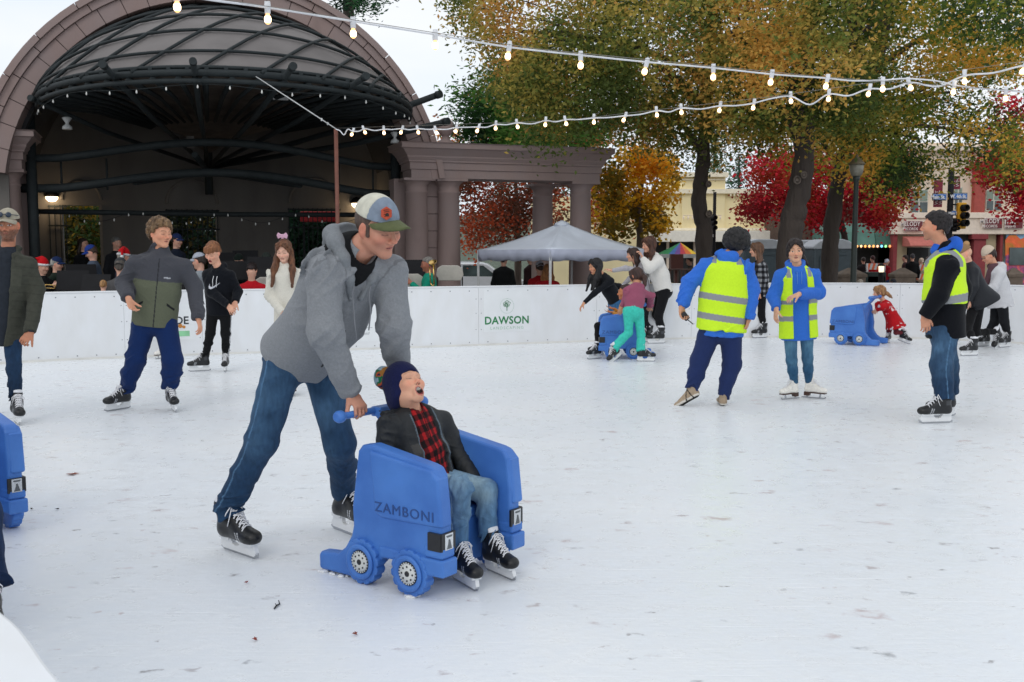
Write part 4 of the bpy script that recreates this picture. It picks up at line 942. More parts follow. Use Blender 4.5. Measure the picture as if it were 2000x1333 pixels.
for px, py in ((101, 383), (697, 396)):
    q = hit(px, py, F(0, BD + .2, 0), SN); s_ = MB(); s_.lathe([(.02, .13), (.10, .10), (.14, .03), (.15, -.01), (.13, -.02)], q, 18); so = sp(s_, 'wall_lamp', M_BLK if 'M_BLK' in globals() else mat('black_metal', (.010, .010, .012), rough=.7, spec=.25))
    s_ = MB(); s_.lathe([(.13, -.015), (.12, -.07), (.07, -.12), (.01, -.13)], q, 18); s_.v = [tuple(np.array(x) - SC) for x in s_.v]; s_.build('lamp_glass', mat('lamp_glow', (1, .8, .5), emit=(1, .72, .42), estr=5), so)
    ld = bpy.data.lights.new('wall_lamp_light', 'POINT'); ld.energy = 6; ld.color = (1, .74, .45); ld.shadow_soft_size = .12; lo_ = bpy.data.objects.new('wall_lamp_light', ld); COL.objects.link(lo_); lo_.location = q + SN * .25 - V(0, 0, .2)
# ---- canopy
RZ = 4.14
def rimp(t): return F(.2 + 3.42 * math.sin(t), -.9 + 4.65 * math.cos(t), RZ)
T0, T1 = -1.50, 1.50
def hood(t, k):
    "k=0 on the rim, k=1 on the arch"
    a = rimp(t); au = (t / 1.5); ang = math.pi / 2 - au * (math.pi / 2 - math.asin((RZ - ACZ) / (AI - .08))) ; r = AI - .08
    b = F(r * math.cos(ang), -.35, ACZ + r * math.sin(ang)); q = lerp(a, b, k); bulge = math.sin(math.pi * k) * (.50 * math.cos(t) + .10)
    return q + SN * bulge * .75 + V(0, 0, bulge * .28)
nt_, nk = 48, 12
v = [hood(T0 + (T1 - T0) * i / nt_, j / nk) for i in range(nt_ + 1) for j in range(nk + 1)]
f = [(i * (nk + 1) + j, (i + 1) * (nk + 1) + j, (i + 1) * (nk + 1) + j + 1, i * (nk + 1) + j + 1) for i in range(nt_) for j in range(nk)]
cv = MB(); cv.add(v, f, True); co = sp(cv, 'canopy_canvas', M_CLOTH); sm = co.modifiers.new('thickness', 'SOLIDIFY'); sm.thickness = .03; sm.offset = -1
rb = MB(); off = lambda q, t: q + nrm(q - F(.2, -1.5, 2.5)) * .06
for k0 in (0.16, .36, .58, .80): rb.tube([off(hood(t, k0), t) for t in np.linspace(T0, T1, 40)], .026, 6)
for t0 in np.linspace(-2.2, 1.2, 13):
    pts = [(t0 + .95 * k, k) for k in np.linspace(0, 1, 12)]; pts = [(t, k) for t, k in pts if T0 <= t <= T1]
    if len(pts) > 2: rb.tube([off(hood(t, k), t) for t, k in pts], .028, 6)
rb.tube([off(hood(t, 1), t) for t in np.linspace(T0, T1, 40)], .036, 6)
sp(rb, 'canopy_ribs', M_STEEL)
rm = MB(); ts = np.linspace(T0 - .1, T1 + .1, 50)
rm.tube([rimp(t) for t in ts], .055, 8); rm.tube([rimp(t) + V(0, 0, -.12) for t in ts], .04, 8); rm.tube([rimp(t) + V(0, 0, .09) - SN * .03 for t in ts], .03, 8)
for t in np.linspace(T0, T1, 37): rm.box(rimp(t) + V(0, 0, .03), (.06, .06, .12), rotz(SY))
sp(rm, 'canopy_rim', M_STEEL)
hub = F(-.15, BD + .5, 3.2)
pk = MB(); slat = MB(); nP = 26
for i in range(nP):
    t = T0 + (T1 - T0) * (i + .5) / nP; a = rimp(t) + V(0, 0, -.08); b = lerp(a, hub, .62) + V(0, 0, .45); w = .06
    slat.tube([a, lerp(a, b, .5) + V(0, 0, .10), b], [.055, .045, .035], 4)
sp(slat, 'ceiling_batten', M_STEEL)
v = []
for i in range(nt_ + 1):
    t = T0 + (T1 - T0) * i / nt_; a = rimp(t) + V(0, 0, -.02); b = lerp(a, hub, .66) + V(0, 0, .55); v += [a, lerp(a, b, .5) + V(0, 0, .16), b, lerp(b, hub, .5) + V(0, 0, .3), hub + V(0, 0, .4)]
f = [(i * 5 + j, (i + 1) * 5 + j, (i + 1) * 5 + j + 1, i * 5 + j + 1) for i in range(nt_) for j in range(4)]
pk.add(v, f); po = sp(pk, 'plank_ceiling', M_PLANK); sm = po.modifiers.new('thickness', 'SOLIDIFY'); sm.thickness = .03; sm.offset = 1
bm_ = MB()
for (px, py), (qx, qy), r in (((62, 193), (140, 232), .045), ((200, 138), (236, 196), .05), ((397, 118), (393, 150), .045), ((590, 128), (566, 150), .05), ((758, 142), (690, 168), .05), ((857, 185), (806, 203), .06), ((872, 238), (800, 250), .06)):
    a = G(px, py, RZ + .08); tt = min(np.linspace(T0, T1, 200), key=lambda t: abs((lambda q: (q[0] / q[1]))(rimp(t)) - (qx - CX) / FPX)); a = rimp(tt) + nrm(rimp(tt) - hub) * .55 + V(0, 0, .0)
    if px > 850: a = hit(px, py, F(0, .9, 0), SN)
    if px < 100: a = hit(px, py, F(0, .8, 0), SN)
    bm_.tube([a, lerp(a, hub, .35) + V(0, 0, -.05), hub + V(0, 0, .1)], [r, r, r * .8], 10); bm_.lathe([(r * 1.25, -.05), (r * 1.25, .05)], a, 12, axis=nrm(a - hub))
sp(bm_, 'radial_beam', M_STEEL)
ab = MB()
for z_, dep, r in ((3.30, 2.6, .12), (2.75, 1.6, .13)):
    ab.tube([F(u, -1.0 + dep * .25 * math.cos(u / 3.6 * 1.57), z_ - .14 + .34 * max(0, math.cos(u / 3.0 * 1.57)) ** 1.3) for u in np.linspace(-3.6, 3.6, 22)], r * .62, 12)
for u in (-2.9, -2.1, 2.3, 3.0): ab.tube([F(u, -1.0, 2.6), F(u, -1.0, 3.2)], .02, 6)
for u in (-3.4, 3.45): ab.tube([F(u, -.9, STZ), F(u, -.9, 4.1)], .10, 8)
ab.tube([F(-3.5, -1.5, 2.2), F(0, -2.2, 2.2), F(3.5, -1.5, 2.2)], .05, 8); ab.tube([hub + V(0, 0, -.5), hub + V(0, 0, .6)], .09, 10)
for q in ((-1.6, 2.75), (1.5, 2.75), (-.5, 3.3)): ab.tube([hub + V(0, 0, .0), F(q[0], -.8, q[1])], .06, 8)
sp(ab, 'curved_pipe', M_STEEL)
M_FIT = mat('white_fitting', (.55, .56, .56), rough=.5); hang = []
for px, py, d in ((131, 240, .0), (771, 268, .0)):
    q = hit(px, py, F(0, d, 0), SN); b = MB(); b.lathe([(.05, .10), (.085, .08), (.03, .0), (.03, -.03), (.08, -.07), (.085, -.12)], q, 14); sp(b, 'spotlight', M_FIT)
q = hit(548, 190, F(0, 1.6, 0), SN); b = MB(); b.box(q, (.26, .05, .10), rotz(SY)); b.tube([q + V(-.12, .05, -.02), q + V(-.12, .05, .12)], .03, 8); sp(b, 'floodlight', M_FIT)
q = hit(372, 278, F(0, -1.2, 0), SN); b = MB(); b.box(q, (.14, .12, .22), rotz(SY)); sp(b, 'speaker_box', mat('grey_box', (.16, .15, .14), rough=.6))
# ---- small unlit bulbs strung under the rim and inside
_bm = MB(); _bm.lathe([(.003, .035), (.010, .02), (.015, -.005), (.007, -.02), (.002, -.024)], (0, 0, 0), 8); _bt = _bm.build('bulb', mat('pale_bulb', (.75, .75, .72), rough=.3), None); _bme = _bt.data; bpy.data.objects.remove(_bt)
def bulb_string(pts, drops, label, r):
    cb = MB(); o = np.array(pts[0]); cb.tube([q - o for q in pts], r, 5); to = cb.build('bulb_string', M_STEEL, None); to.location = o; tag(to, label, 'string lights')
    for q in drops: b = link('bulb', _bme, parent=to); b.location = q - o
bulb_string([rimp(t) + V(0, 0, -.20 - .03 * math.sin(t * 9)) for t in np.linspace(T0 + .03, T1 - .03, 60)], [rimp(t) + V(0, 0, -.24 - .03 * math.sin(t * 9)) for t in np.linspace(T0 + .05, T1 - .05, 22)], 'string of small unlit bulbs hanging under the canopy rim', .006)
zz = lambda u: 2.12 + .10 * math.cos(u * 4)
bulb_string([F(u, -1.7, zz(u)) for u in np.linspace(-3.5, 3.5, 60)], [F(u, -1.7, zz(u) - .04) for u in np.linspace(-3.4, 3.4, 26)], 'string of small unlit bulbs across the inside of the bandstand', .004)
# red shop canopy glimpsed through the right doorway
rc = MB(); q = P(628, 424, 26.5); rc.box((0, 0, 0), (1.0, .5, .26)); 
ro_ = rc.build('red_canopy', mat('red_canvas', (.45, .02, .025), rough=.6), None, bevel=.02); ro_.location = q; tag(ro_, 'red canvas stall roof glimpsed through the right bandstand doorway', 'stall')
for e in (-1, 1): rc = MB(); rc.box((e * .46, 0, -1.2), (.05, .05, 2.2)); rc.build('leg', M_STEEL, ro_)

# ---- colonnade
CYAW = R(19); CE = V(math.cos(CYAW), math.sin(CYAW), 0); CN = V(math.sin(CYAW), -math.cos(CYAW), 0)
def mould(mb, o, e, n, u0, u1, prof, ret=True):
    "classical moulding: profile (projection, z) swept along e from u0 to u1 with returned ends, over a box core; depth towards -n"
    dep = .75; vs = []; m = len(prof)
    path = [(u0, -dep, -1, -1), (u0, 0, -1, 1), (u1, 0, 1, 1), (u1, -dep, 1, -1)]
    for u, d, su, sd in path:
        for p, z in prof: vs.append(o + e * (u + su * p) + n * (d + sd * p) + V(0, 0, z))
    fs = [(i * m + j, ((i + 1) % 4) * m + j, ((i + 1) % 4) * m + j + 1, i * m + j + 1) for i in range(4) for j in range(m - 1)]
    fs += [tuple(i * m for i in range(4)), tuple(i * m + m - 1 for i in (3, 2, 1, 0))]; mb.add(vs, fs)
ENT = [(.0, 0), (.0, .16), (.03, .17), (.03, .30), (.06, .31), (.06, .34), (.10, .40), (.10, .43), (.20, .55), (.24, .57), (.24, .66), (.27, .68)]
def column(mb, o, r, h):
    mb.lathe([(r * 1.3, 0), (r * 1.3, .10), (r * 1.12, .16), (r, .2), (r * .99, h * .4), (r * .88, h - .30), (r * .95, h - .28), (r * .95, h - .25), (r * .88, h - .24), (r * .88, h - .14), (r * 1.15, h - .06), (r * 1.22, h - .05)], o, 28)
    mb.box(V(o[0], o[1], o[2] + h - .025), (r * 2.6, r * 2.6, .05), rotz(CYAW))
WO = P(815, 300, 20.5); WO[2] = 0; et = 3.57; eb = et - .68
col = empty('colonnade', tuple(WO), 0, 'mauve stone colonnade with paired columns right of the bandstand', 'colonnade')
def cp(mb, name, m, bevel=0, par=None): mb.v = [tuple(np.array(q) - np.array((par or col).location)) for q in mb.v]; return mb.build(name, m, par or col, bevel=bevel)
def wu(px): return (hit(px, 300, WO, CN) - WO) @ CE
mb = MB(); mould(mb, WO + V(0, 0, eb), CE, CN, wu(803), wu(1172), ENT); cp(mb, 'entablature', M_STONE, .004)
for px, d in ((820, -.32), (884, -.32), (1146, -.32), (1100, -1.2)):
    c = WO + CE * wu(px) + CN * d; mb = MB(); column(mb, V(c[0], c[1], STZ), .245, eb - STZ); cp(mb, 'column', M_STONE)
mb = MB(); c = WO + CE * wu(852) + CN * -.55
for k in range(9): mb.box(V(c[0], c[1], STZ + .17 + k * .345), (.62, .3, .335), rotz(CYAW))
cp(mb, 'stone_pier', M_STONE, .006); mb = MB(); mb.box(V(c[0], c[1], 1.35), (.58, .26, 3.0), rotz(CYAW)); cp(mb, 'pier_core', M_MORT)
mb = MB(); c = WO + CE * wu(805) + CN * -.8; mb.box(V(c[0], c[1], 1.4), (.5, .5, 3.0), rotz(CYAW)); cp(mb, 'corner_pier', M_STONE, .006)
mb = MB(); c = WO + CE * wu(878) + CN * -.3; o = V(c[0], c[1], et + .0); mb.lathe([(.18, 0), (.18, .05), (.14, .08), (.08, .13), (.07, .18), (.10, .20), (.155, .28), (.17, .36), (.155, .45), (.10, .52), (.03, .55)], o, 22); cp(mb, 'ball_finial', M_STONE)
# left wing
LO = P(20, 300, 18.6); LO[2] = 0; lt = P(20, 251, 18.6)[2]; lb = lt - .72
lw = empty('left_colonnade', tuple(LO), 0, 'mauve stone column and cornice left of the bandstand at the picture edge', 'colonnade')
mb = MB(); mould(mb, LO + V(0, 0, lb), CE, CN, -3.0, .18, ENT); cp(mb, 'entablature', M_STONE, .004, lw)
for u in (.0 - .10, -1.6): c = LO + CE * u + CN * -.32; mb = MB(); column(mb, V(c[0], c[1], STZ), .235, lb - STZ); cp(mb, 'column', M_STONE, 0, lw)
mb = MB(); c = LO + CE * .05 + CN * -.95; mb.box(V(c[0], c[1], 1.5), (.5, .5, 3.2), rotz(CYAW)); cp(mb, 'corner_pier', M_STONE, .006, lw); mb = MB(); mb.box(V(*(LO + CE * -1.4 + CN * -1.1)[:2], 1.5), (2.8, .2, 3.2), rotz(CYAW)); cp(mb, 'wall_pier', M_STONE, .006, lw)
# ================================================================ trees
M_LEAF = bpy.data.materials.new('leaf_foliage'); M_LEAF.use_nodes = True
def _leafmat(m):
    nt = m.node_tree; b = nt.nodes['Principled BSDF']; a = nt.nodes.new('ShaderNodeAttribute'); a.attribute_name = 'col'; nt.links.new(a.outputs['Color'], b.inputs['Base Color']); b.inputs['Roughness'].default_value = .6; b.inputs['Specular IOR Level'].default_value = .25
    tr = nt.nodes.new('ShaderNodeBsdfTranslucent'); nt.links.new(a.outputs['Color'], tr.inputs[0]); mx = nt.nodes.new('ShaderNodeMixShader'); mx.inputs[0].default_value = .5
    nt.links.new(b.outputs[0], mx.inputs[1]); nt.links.new(tr.outputs[0], mx.inputs[2]); nt.links.new(mx.outputs[0], nt.nodes['Material Output'].inputs[0])
_leafmat(M_LEAF)
M_BARK = mat('bark', (.085, .066, .055), rough=.9, var=.25, nscale=4, bump=1.0, bdist=.06, bscale=12, stretch=(1, 1, .2), col2=(.04, .031, .027))
M_BARK2 = mat('pale_bark', (.11, .085, .07), rough=.9, var=.2, nscale=4, bump=.5, bscale=14, stretch=(1, 1, .3))
def leaves(cent, spread, n, size, cols, seed=1, aspect=.5, droop=.5, colnoise=.9, gain=1.9):
    "cent: (k,3) cluster centres; n leaves in all, each a small bent blade of four triangles"
    r = np.random.default_rng(seed); cent = np.asarray(cent); k = len(cent); sp_ = np.broadcast_to(np.asarray(spread, float), (k,)); w = sp_ ** 2; idx = r.choice(k, n, p=w / w.sum())
    p = cent[idx] + r.normal(0, 1, (n, 3)) * (sp_[idx] * .5)[:, None] * V(1, 1, .8)
    d = r.normal(0, 1, (n, 3)); d[:, 2] = d[:, 2] * .5 - droop; d /= np.linalg.norm(d, axis=1)[:, None]
    s = r.normal(0, 1, (n, 3)); s -= d * (s * d).sum(1)[:, None]; s /= np.linalg.norm(s, axis=1)[:, None]; nn = np.cross(d, s)
    L = size * 1.15 * r.uniform(.65, 1.25, n)[:, None]; Wd = L * aspect * .5
    v = np.stack([p, p + d * L * .45 + s * Wd + nn * L * .08, p + d * L, p + d * L * .45 - s * Wd + nn * L * .08], 1).reshape(-1, 3)
    f = (np.arange(n)[:, None] * 4 + np.array([0, 1, 2, 3])[None]).reshape(-1, 4)
    cl = np.array(cols) * gain; m = len(cl); q = (fbm(p * colnoise, seed, 2) * .9 + .5) * m + r.normal(0, .5, n); ci = np.clip(q, 0, m - 1).astype(int)
    c = cl[ci] * V(.94, 1.03, 1.0) * r.uniform(.82, 1.15, n)[:, None]; return v, f, np.repeat(c, 4, 0)
def limb(mb, pts, r0, r1, n=9, wob=.03, seed=0):
    r = random.Random(seed); P_ = smooth_path(pts, 6); m = len(P_); mb.tube([q + V(r.uniform(-wob, wob), r.uniform(-wob, wob), 0) for q in P_], [lerp(r0, r1, (i / (m - 1)) ** .8) * (1 + r.uniform(-.09, .09)) for i in range(m)], n)
def tree(label, trunk, tr, branches, cent, spread, n, size, cols, seed=1, name='tree', bark=None, group=None, aspect=.5, droop=.5, twigs=True, colnoise=.9, gain=1.9):
    "trunk: ground-up centre line; branches: (start index on the trunk, end point, radius)"
    root = empty(name, tuple(trunk[0]), 0, label, 'tree', group); o = np.array(trunk[0]); bark = bark or M_BARK
    mb = MB(); limb(mb, [np.array(q) - o for q in trunk], tr[0], tr[1], 12, .02, seed); mb.lathe([(tr[0] * 1.5, -.1), (tr[0] * 1.2, .15), (tr[0], .5)], (0, 0, 0), 12); mb.build('trunk', bark, root)
    rr = random.Random(seed); cent = np.asarray(cent); mb = MB()
    for t, e, r in branches:
        a = smooth_path(trunk, 6); a = a[int(t * (len(a) - 1))] - o; e = np.array(e) - o; m1 = lerp(a, e, .4) + V(rr.uniform(-.3, .3), rr.uniform(-.3, .3), .35); limb(mb, [a, m1, e], r, r * .3, 8, .02, rr.random())
        if twigs:
            near = cent[np.argsort(np.linalg.norm(cent - (e + o), axis=1))[:9]]
            for q in near: limb(mb, [lerp(m1, e, rr.uniform(.1, .9)), lerp(m1, q - o, .6) + V(0, 0, .1), q - o], r * .28, .008, 5, .02, rr.random())
    if mb.v: mb.build('branches', bark, root)
    v, f, c = leaves(cent - o, spread, n, size, cols, seed, aspect, droop, colnoise, gain); link('crown', nmesh('crown', v, f, c), M_LEAF, root)
    return root
def blob_pts(n, c, r, seed, shell=.45):
    g = np.random.default_rng(seed); d = g.normal(0, 1, (n, 3)); d /= np.linalg.norm(d, axis=1)[:, None]; k = g.uniform(shell, 1, n) ** .6; return np.array(c) + d * k[:, None] * np.array(r)
def px_pts(boxes, seed):
    "clusters filling picture regions (x0, x1, y0, y1, Y0, Y1, count) at real depths"
    g = np.random.default_rng(seed); o = []
    for x0, x1, y0, y1, Y0, Y1, n in boxes:
        for _ in range(n): o.append(P(g.uniform(x0, x1), g.uniform(y0, y1), g.uniform(Y0, Y1)))
    return np.array(o)
OLV_ = [C('343a1a'), C('474a20'), C('5a5226'), C('6f602c'), C('806836'), C('7c562a')]
GRN_ = [C('25301a'), C('33401c'), C('46501f'), C('5c5c24'), C('7c6a2c'), C('96702f')]
def g3(px, Y): q = P(px, 500, Y); return V(q[0], q[1], gz(Y))
# the three big elms over the rink's far side; crown boxes are where their boughs hang
c1 = px_pts([(900, 1200, -60, 60, 19, 25, 34), (930, 1230, 40, 170, 19, 25, 40), (1000, 1260, 140, 235, 19, 24, 30), (1040, 1230, 225, 268, 19, 23, 9), (1180, 1400, -60, 120, 18, 26, 40), (1200, 1430, 110, 240, 19, 26, 40), (1240, 1400, 230, 300, 20, 24, 16), (950, 1300, -250, -40, 18, 27, 40)], 1)
T1 = [g3(1374, 22.5), P(1376, 470, 22.5), P(1366, 400, 22.5), P(1372, 320, 22.5), P(1378, 230, 22.5), P(1385, 120, 22.5), P(1390, 0, 22.5)]
tree('big elm with the thinnest straight trunk, its olive crown reaching farthest left', T1, (.20, .12), [(.55, P(1250, 200, 21), .09), (.6, P(1480, 190, 23), .08), (.7, P(1150, 90, 21), .10), (.75, P(1420, 60, 24), .09), (.8, P(1010, 60, 21), .09), (.85, P(1250, -40, 22), .09)], c1, .64, 54000, .088, OLV_, 11, group='big elms behind the rink', aspect=.52, gain=3.1)
c2 = px_pts([(1380, 1720, -60, 90, 17, 24, 52), (1400, 1700, 80, 190, 17, 24, 46), (1420, 1560, 180, 250, 18, 23, 15), (1600, 1720, 180, 260, 18, 23, 16), (1360, 1800, -250, -40, 17, 26, 44)], 2)
T2 = [g3(1540, 20), P(1543, 500, 20), P(1548, 430, 20), P(1562, 370, 20), P(1570, 300, 20), P(1564, 230, 20), P(1566, 160, 20), P(1580, 60, 20), P(1590, -60, 20)]
tree('big elm with the thickest trunk scarred by pruning knots, between the two guards', T2, (.27, .15), [(.5, P(1470, 170, 19.5), .12), (.55, P(1690, 150, 21), .13), (.65, P(1420, 60, 20), .10), (.7, P(1720, 40, 20), .10), (.8, P(1520, -60, 20), .10)], c2, .62, 50000, .088, [C('2c3416'), C('3c441c'), C('4e4e22'), C('64592a'), C('7c6632'), C('8a6834')], 12, group='big elms behind the rink', aspect=.52, gain=3.1)
c3 = px_pts([(1640, 2010, -60, 80, 19, 27, 56), (1700, 2020, 70, 170, 20, 27, 34), (1560, 1800, 200, 330, 21, 27, 40), (1700, 1812, 300, 372, 22, 26, 15), (1868, 1888, 300, 345, 22, 26, 2), (1880, 2020, 230, 300, 21, 26, 9), (1960, 2020, 270, 345, 22, 25, 6), (1800, 1900, 180, 250, 21, 26, 5), (1640, 2100, -250, -40, 19, 28, 36), (1450, 1560, 225, 290, 22, 26, 8)], 3)
T3 = [g3(1618, 24), P(1622, 480, 24), P(1630, 400, 24), P(1642, 330, 24), P(1660, 270, 24), P(1690, 190, 24), P(1720, 90, 24), P(1740, -20, 24)]
tree('big dark elm with a slender trunk leaning right beside the lamp post', T3, (.22, .13), [(.45, P(1580, 260, 24), .08), (.5, P(1790, 270, 23), .09), (.6, P(1860, 180, 24), .10), (.7, P(1620, 100, 24), .09), (.8, P(1950, 40, 24), .10), (.55, P(1960, 270, 24), .08)], c3, .62, 46000, .09, GRN_, 13, group='big elms behind the rink', aspect=.55, gain=3.0)
for px_, py_, Y_, r_ in ((1568, 224, 19.72, .065), (1557, 352, 19.70, .06), (1570, 342, 19.68, .05), (1376, 300, 22.3, .05), (1384, 360, 22.3, .05), (1385, 418, 22.3, .06)):
    kn = MB(); q = P(px_, py_, Y_); kn.tube([q + V(r_ * math.cos(a), 0, r_ * 1.15 * math.sin(a)) for a in np.linspace(0, 6.28, 13)], .018, 6, cap=False); kn.lathe([(r_ * .9, 0), (r_ * .3, .02)], q, 10, axis=(0, -1, 0))
    par = [o for o in COL.objects if o.name.startswith('tree') and o.parent is None][1 if px_ > 1500 else 0]; kn.v = [tuple(np.array(x) - np.array(par.location)) for x in kn.v]; kn.build('knot', mat('knot_bark', (.15, .12, .10), rough=.9, var=.2), par)
# pine behind the canopy gap
c4 = px_pts([(895, 960, 180, 205, 29, 32, 8), (905, 985, 225, 262, 29, 32, 14), (930, 1040, 270, 315, 29, 33, 16), (960, 1060, 100, 180, 29, 34, 22), (930, 1010, 120, 230, 30, 34, 16), (985, 1120, 180, 300, 29, 34, 40), (1060, 1200, 60, 280, 30, 36, 30)], 4)
tree('dark green conifer with tufted boughs showing left of the elms', [g3(1060, 32), P(1060, 380, 32), P(1062, 250, 32), P(1064, 60, 32)], (.25, .1), [(.5, P(930, 200, 31), .06), (.6, P(920, 250, 31), .06), (.7, P(990, 130, 32), .07), (.5, P(980, 290, 31), .06), (.8, P(1100, 80, 33), .07)], c4, .62, 15000, .19, [C('1d3318'), C('2c4a20'), C('3f6228'), C('4e6b2e')], 14, name='conifer', aspect=.28, droop=.0)
c5 = px_pts([(636, 730, -60, 18, 33, 37, 16), (610, 720, -160, -30, 33, 37, 20)], 5)
tree('dark conifer whose lowest boughs hang above the bandstand arch', [g3(680, 36), P(680, 200, 36), P(680, -150, 36)], (.3, .15), [(.8, P(700, 0, 35), .07)], c5, .6, 5000, .17, [C('14241c'), C('1c3524'), C('2a4a2c')], 15, name='conifer', aspect=.3, droop=.1)
# red maples, orange and rusty trees along the street
RED_ = [C('6a1418'), C('861620'), C('a01e2a'), C('b02a34'), C('84301e')]
c6 = px_pts([(1470, 1560, 320, 400, 33, 38, 26), (1455, 1530, 380, 420, 33, 37, 12), (1540, 1760, 300, 400, 33, 38, 70), (1560, 1740, 395, 435, 33, 37, 30), (1480, 1600, 285, 330, 34, 38, 14), (1740, 1762, 350, 395, 33, 37, 6)], 6)
tree('crimson maple glowing behind the elm trunks', [g3(1655, 36), P(1655, 500, 36), P(1640, 420, 36), P(1630, 340, 36)], (.14, .08), [(.7, P(1540, 360, 36), .05), (.7, P(1720, 360, 36), .05)], c6, .55, 21000, .115, RED_, 16, group='crimson maples along the street', aspect=.7, droop=.3)
c7 = px_pts([(1945, 2040, 285, 360, 27, 31, 34), (1935, 2000, 300, 340, 27, 30, 8), (1990, 2060, 350, 400, 27, 31, 14), (1975, 2040, 395, 412, 27, 29, 4), (1950, 2100, 200, 290, 27, 32, 20)], 7)
tree('crimson maple reaching in from the right edge of the picture', [g3(2080, 30), P(2080, 450, 30), P(2060, 330, 30)], (.14, .08), [(.7, P(1980, 330, 30), .05)], c7, .5, 9000, .11, RED_, 17, group='crimson maples along the street', aspect=.7, droop=.3)
c8 = px_pts([(1165, 1240, 330, 440, 31, 35, 24), (1220, 1310, 300, 440, 31, 35, 34), (1180, 1300, 290, 330, 31, 35, 8), (1190, 1220, 430, 455, 31, 33, 4), (1270, 1290, 440, 452, 31, 33, 2)], 8)
tree('slender golden orange tree between the colonnade and the yellow building', [g3(1248, 33), P(1250, 470, 33), P(1246, 420, 33), P(1254, 350, 33), P(1262, 280, 33)], (.16, .05), [(.45, P(1200, 380, 33), .05), (.5, P(1290, 370, 33), .05), (.6, P(1230, 310, 33), .04), (.4, P(1300, 420, 33), .04)], c8, .46, 7500, .125, [C('5c4a18'), C('94691a'), C('a8801e'), C('b08a24'), C('a8741c')], 18, bark=M_BARK2, aspect=.75, droop=.3, gain=2.2)
c9 = px_pts([(893, 1100, 345, 440, 36, 42, 60), (893, 1010, 430, 475, 36, 40, 16), (900, 1090, 300, 350, 37, 42, 20), (1150, 1200, 380, 440, 36, 40, 12)], 9)
tree('rusty red thin leaved tree seen through the colonnade', [g3(1012, 39), P(1012, 480, 39), P(1010, 430, 39), P(1005, 330, 39)], (.16, .07), [(.4, P(930, 400, 39), .06), (.45, P(1080, 400, 39), .06), (.6, P(960, 340, 39), .05), (.6, P(1060, 340, 39), .05)], c9, .8, 12000, .13, [C('4a2a1e'), C('6b3020'), C('8c3a22'), C('5a4030'), C('a0482a')], 19, bark=M_BARK2, aspect=.6, droop=.3, colnoise=.4)
c10 = px_pts([(960, 1080, 240, 290, 42, 46, 22), (1080, 1180, 250, 300, 42, 46, 16), (850, 900, 260, 290, 42, 46, 3)], 10)
tree('tall rusty tree rising above the colonnade roof', [g3(1050, 44), P(1050, 430, 44), P(1045, 300, 44)], (.2, .08), [(.7, P(990, 270, 44), .06), (.7, P(1110, 280, 44), .06)], c10, .9, 5000, .16, [C('5a3a26'), C('7c4a2c'), C('95603a'), C('a0583a')], 20, bark=M_BARK2, aspect=.6)
# shrubs and trees behind the bandstand doors
for i, (x0, x1, cl, lb) in enumerate(((95, 220, [C('2c3016'), C('5a4a1c'), C('8a6a20'), C('3a4a22')], 'yellowing bush seen through the left bandstand doorway'), (300, 440, [C('20291a'), C('3c3a1c'), C('5c4a24'), C('26382a')], 'dark bush seen through the middle bandstand doorway'), (545, 690, [C('1c3022'), C('2c4a38'), C('3a5a4a'), C('26402c')], 'green bush seen through the right bandstand doorway'))):
    cc = px_pts([(x0, x1, 380, 600, 27.0, 31.5, 110)], 30 + i); root = empty('bush', tuple(g3((x0 + x1) / 2, 29)), 0, lb, 'bush'); o = np.array(root.location)
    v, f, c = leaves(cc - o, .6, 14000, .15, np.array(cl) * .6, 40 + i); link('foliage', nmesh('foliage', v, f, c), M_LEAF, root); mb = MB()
    for q in cc[::6]: limb(mb, [V(0, 0, 0), (q - o) * V(.6, .6, .5), q - o], .04, .008, 5)
    mb.build('stems', M_BARK, root)
for i, (px, Y, hh) in enumerate(((1392, 60, 9.2), (1150, 75, 10.5), (1100, 78, 9.8), (1440, 74, 9.0), (980, 80, 8.5))):
    b = g3(px, Y); cc = np.array([b + V(np.random.default_rng(i * 50 + k).normal(0, (1 - k / 40) * 1.0), np.random.default_rng(i * 51 + k).normal(0, .8), 1.2 + k / 40 * (hh - 1.2)) for k in range(40)]); 
    tree(['pointed far fir above the yellow building', 'hazy far fir left of the orange tree', 'hazy far fir behind the rusty tree', 'far fir right of the pointed one', 'far fir behind the colonnade'][i], [b, b + V(0, 0, hh * .5), b + V(0, 0, hh)], (.2, .05), [], cc, .9, 1500, .32, [C('2f4034'), C('3c5040'), C('52604a')], 60 + i, name='fir', aspect=.3, twigs=False)
# ================================================================ street behind: buildings, signals, tents, car
def plane_pt(px, py, Y): return P(px, py, Y)
def bx_px(mb, x0, x1, y0, y1, Y, dep, proud=0):
    "a box whose front face covers picture region x0..x1, y0..y1 at distance Y-proud"
    a = P(x0, y1, Y); b = P(x1, y0, Y); mb.box(((a[0] + b[0]) / 2, Y - proud + dep / 2, (a[2] + b[2]) / 2), (b[0] - a[0], dep, b[2] - a[2])); return mb
def thing(name, label, cat, px, Y, group=None): q = g3(px, Y); return empty(name, tuple(q), 0, label, cat, group)
def tp(mb, name, m, par, bevel=0):
    o = np.array(par.location) if par.parent is None else np.array(par.parent.location); mb.v = [tuple(np.array(q) - o) for q in mb.v]; return mb.build(name, m, par, bevel=bevel)
def ttext(name, txt, size, px, py, Y, m, par, bold=0, sx=1, depth=.01, spacing=1, xd=(1, 0, 0), ud=(0, 0, 1), shear=0): return text_obj(name, txt, size, P(px, py, Y), xd, ud, m, par, depth=depth, bold=bold, sx=sx, spacing=spacing, shear=shear)
M_CREAM = mat('cream_stucco', (.78, .64, .50), rough=.85, var=.05, nscale=1, bump=.15, bscale=12); M_TRIMC = mat('pale_trim', (.82, .70, .58), rough=.8, var=.04)
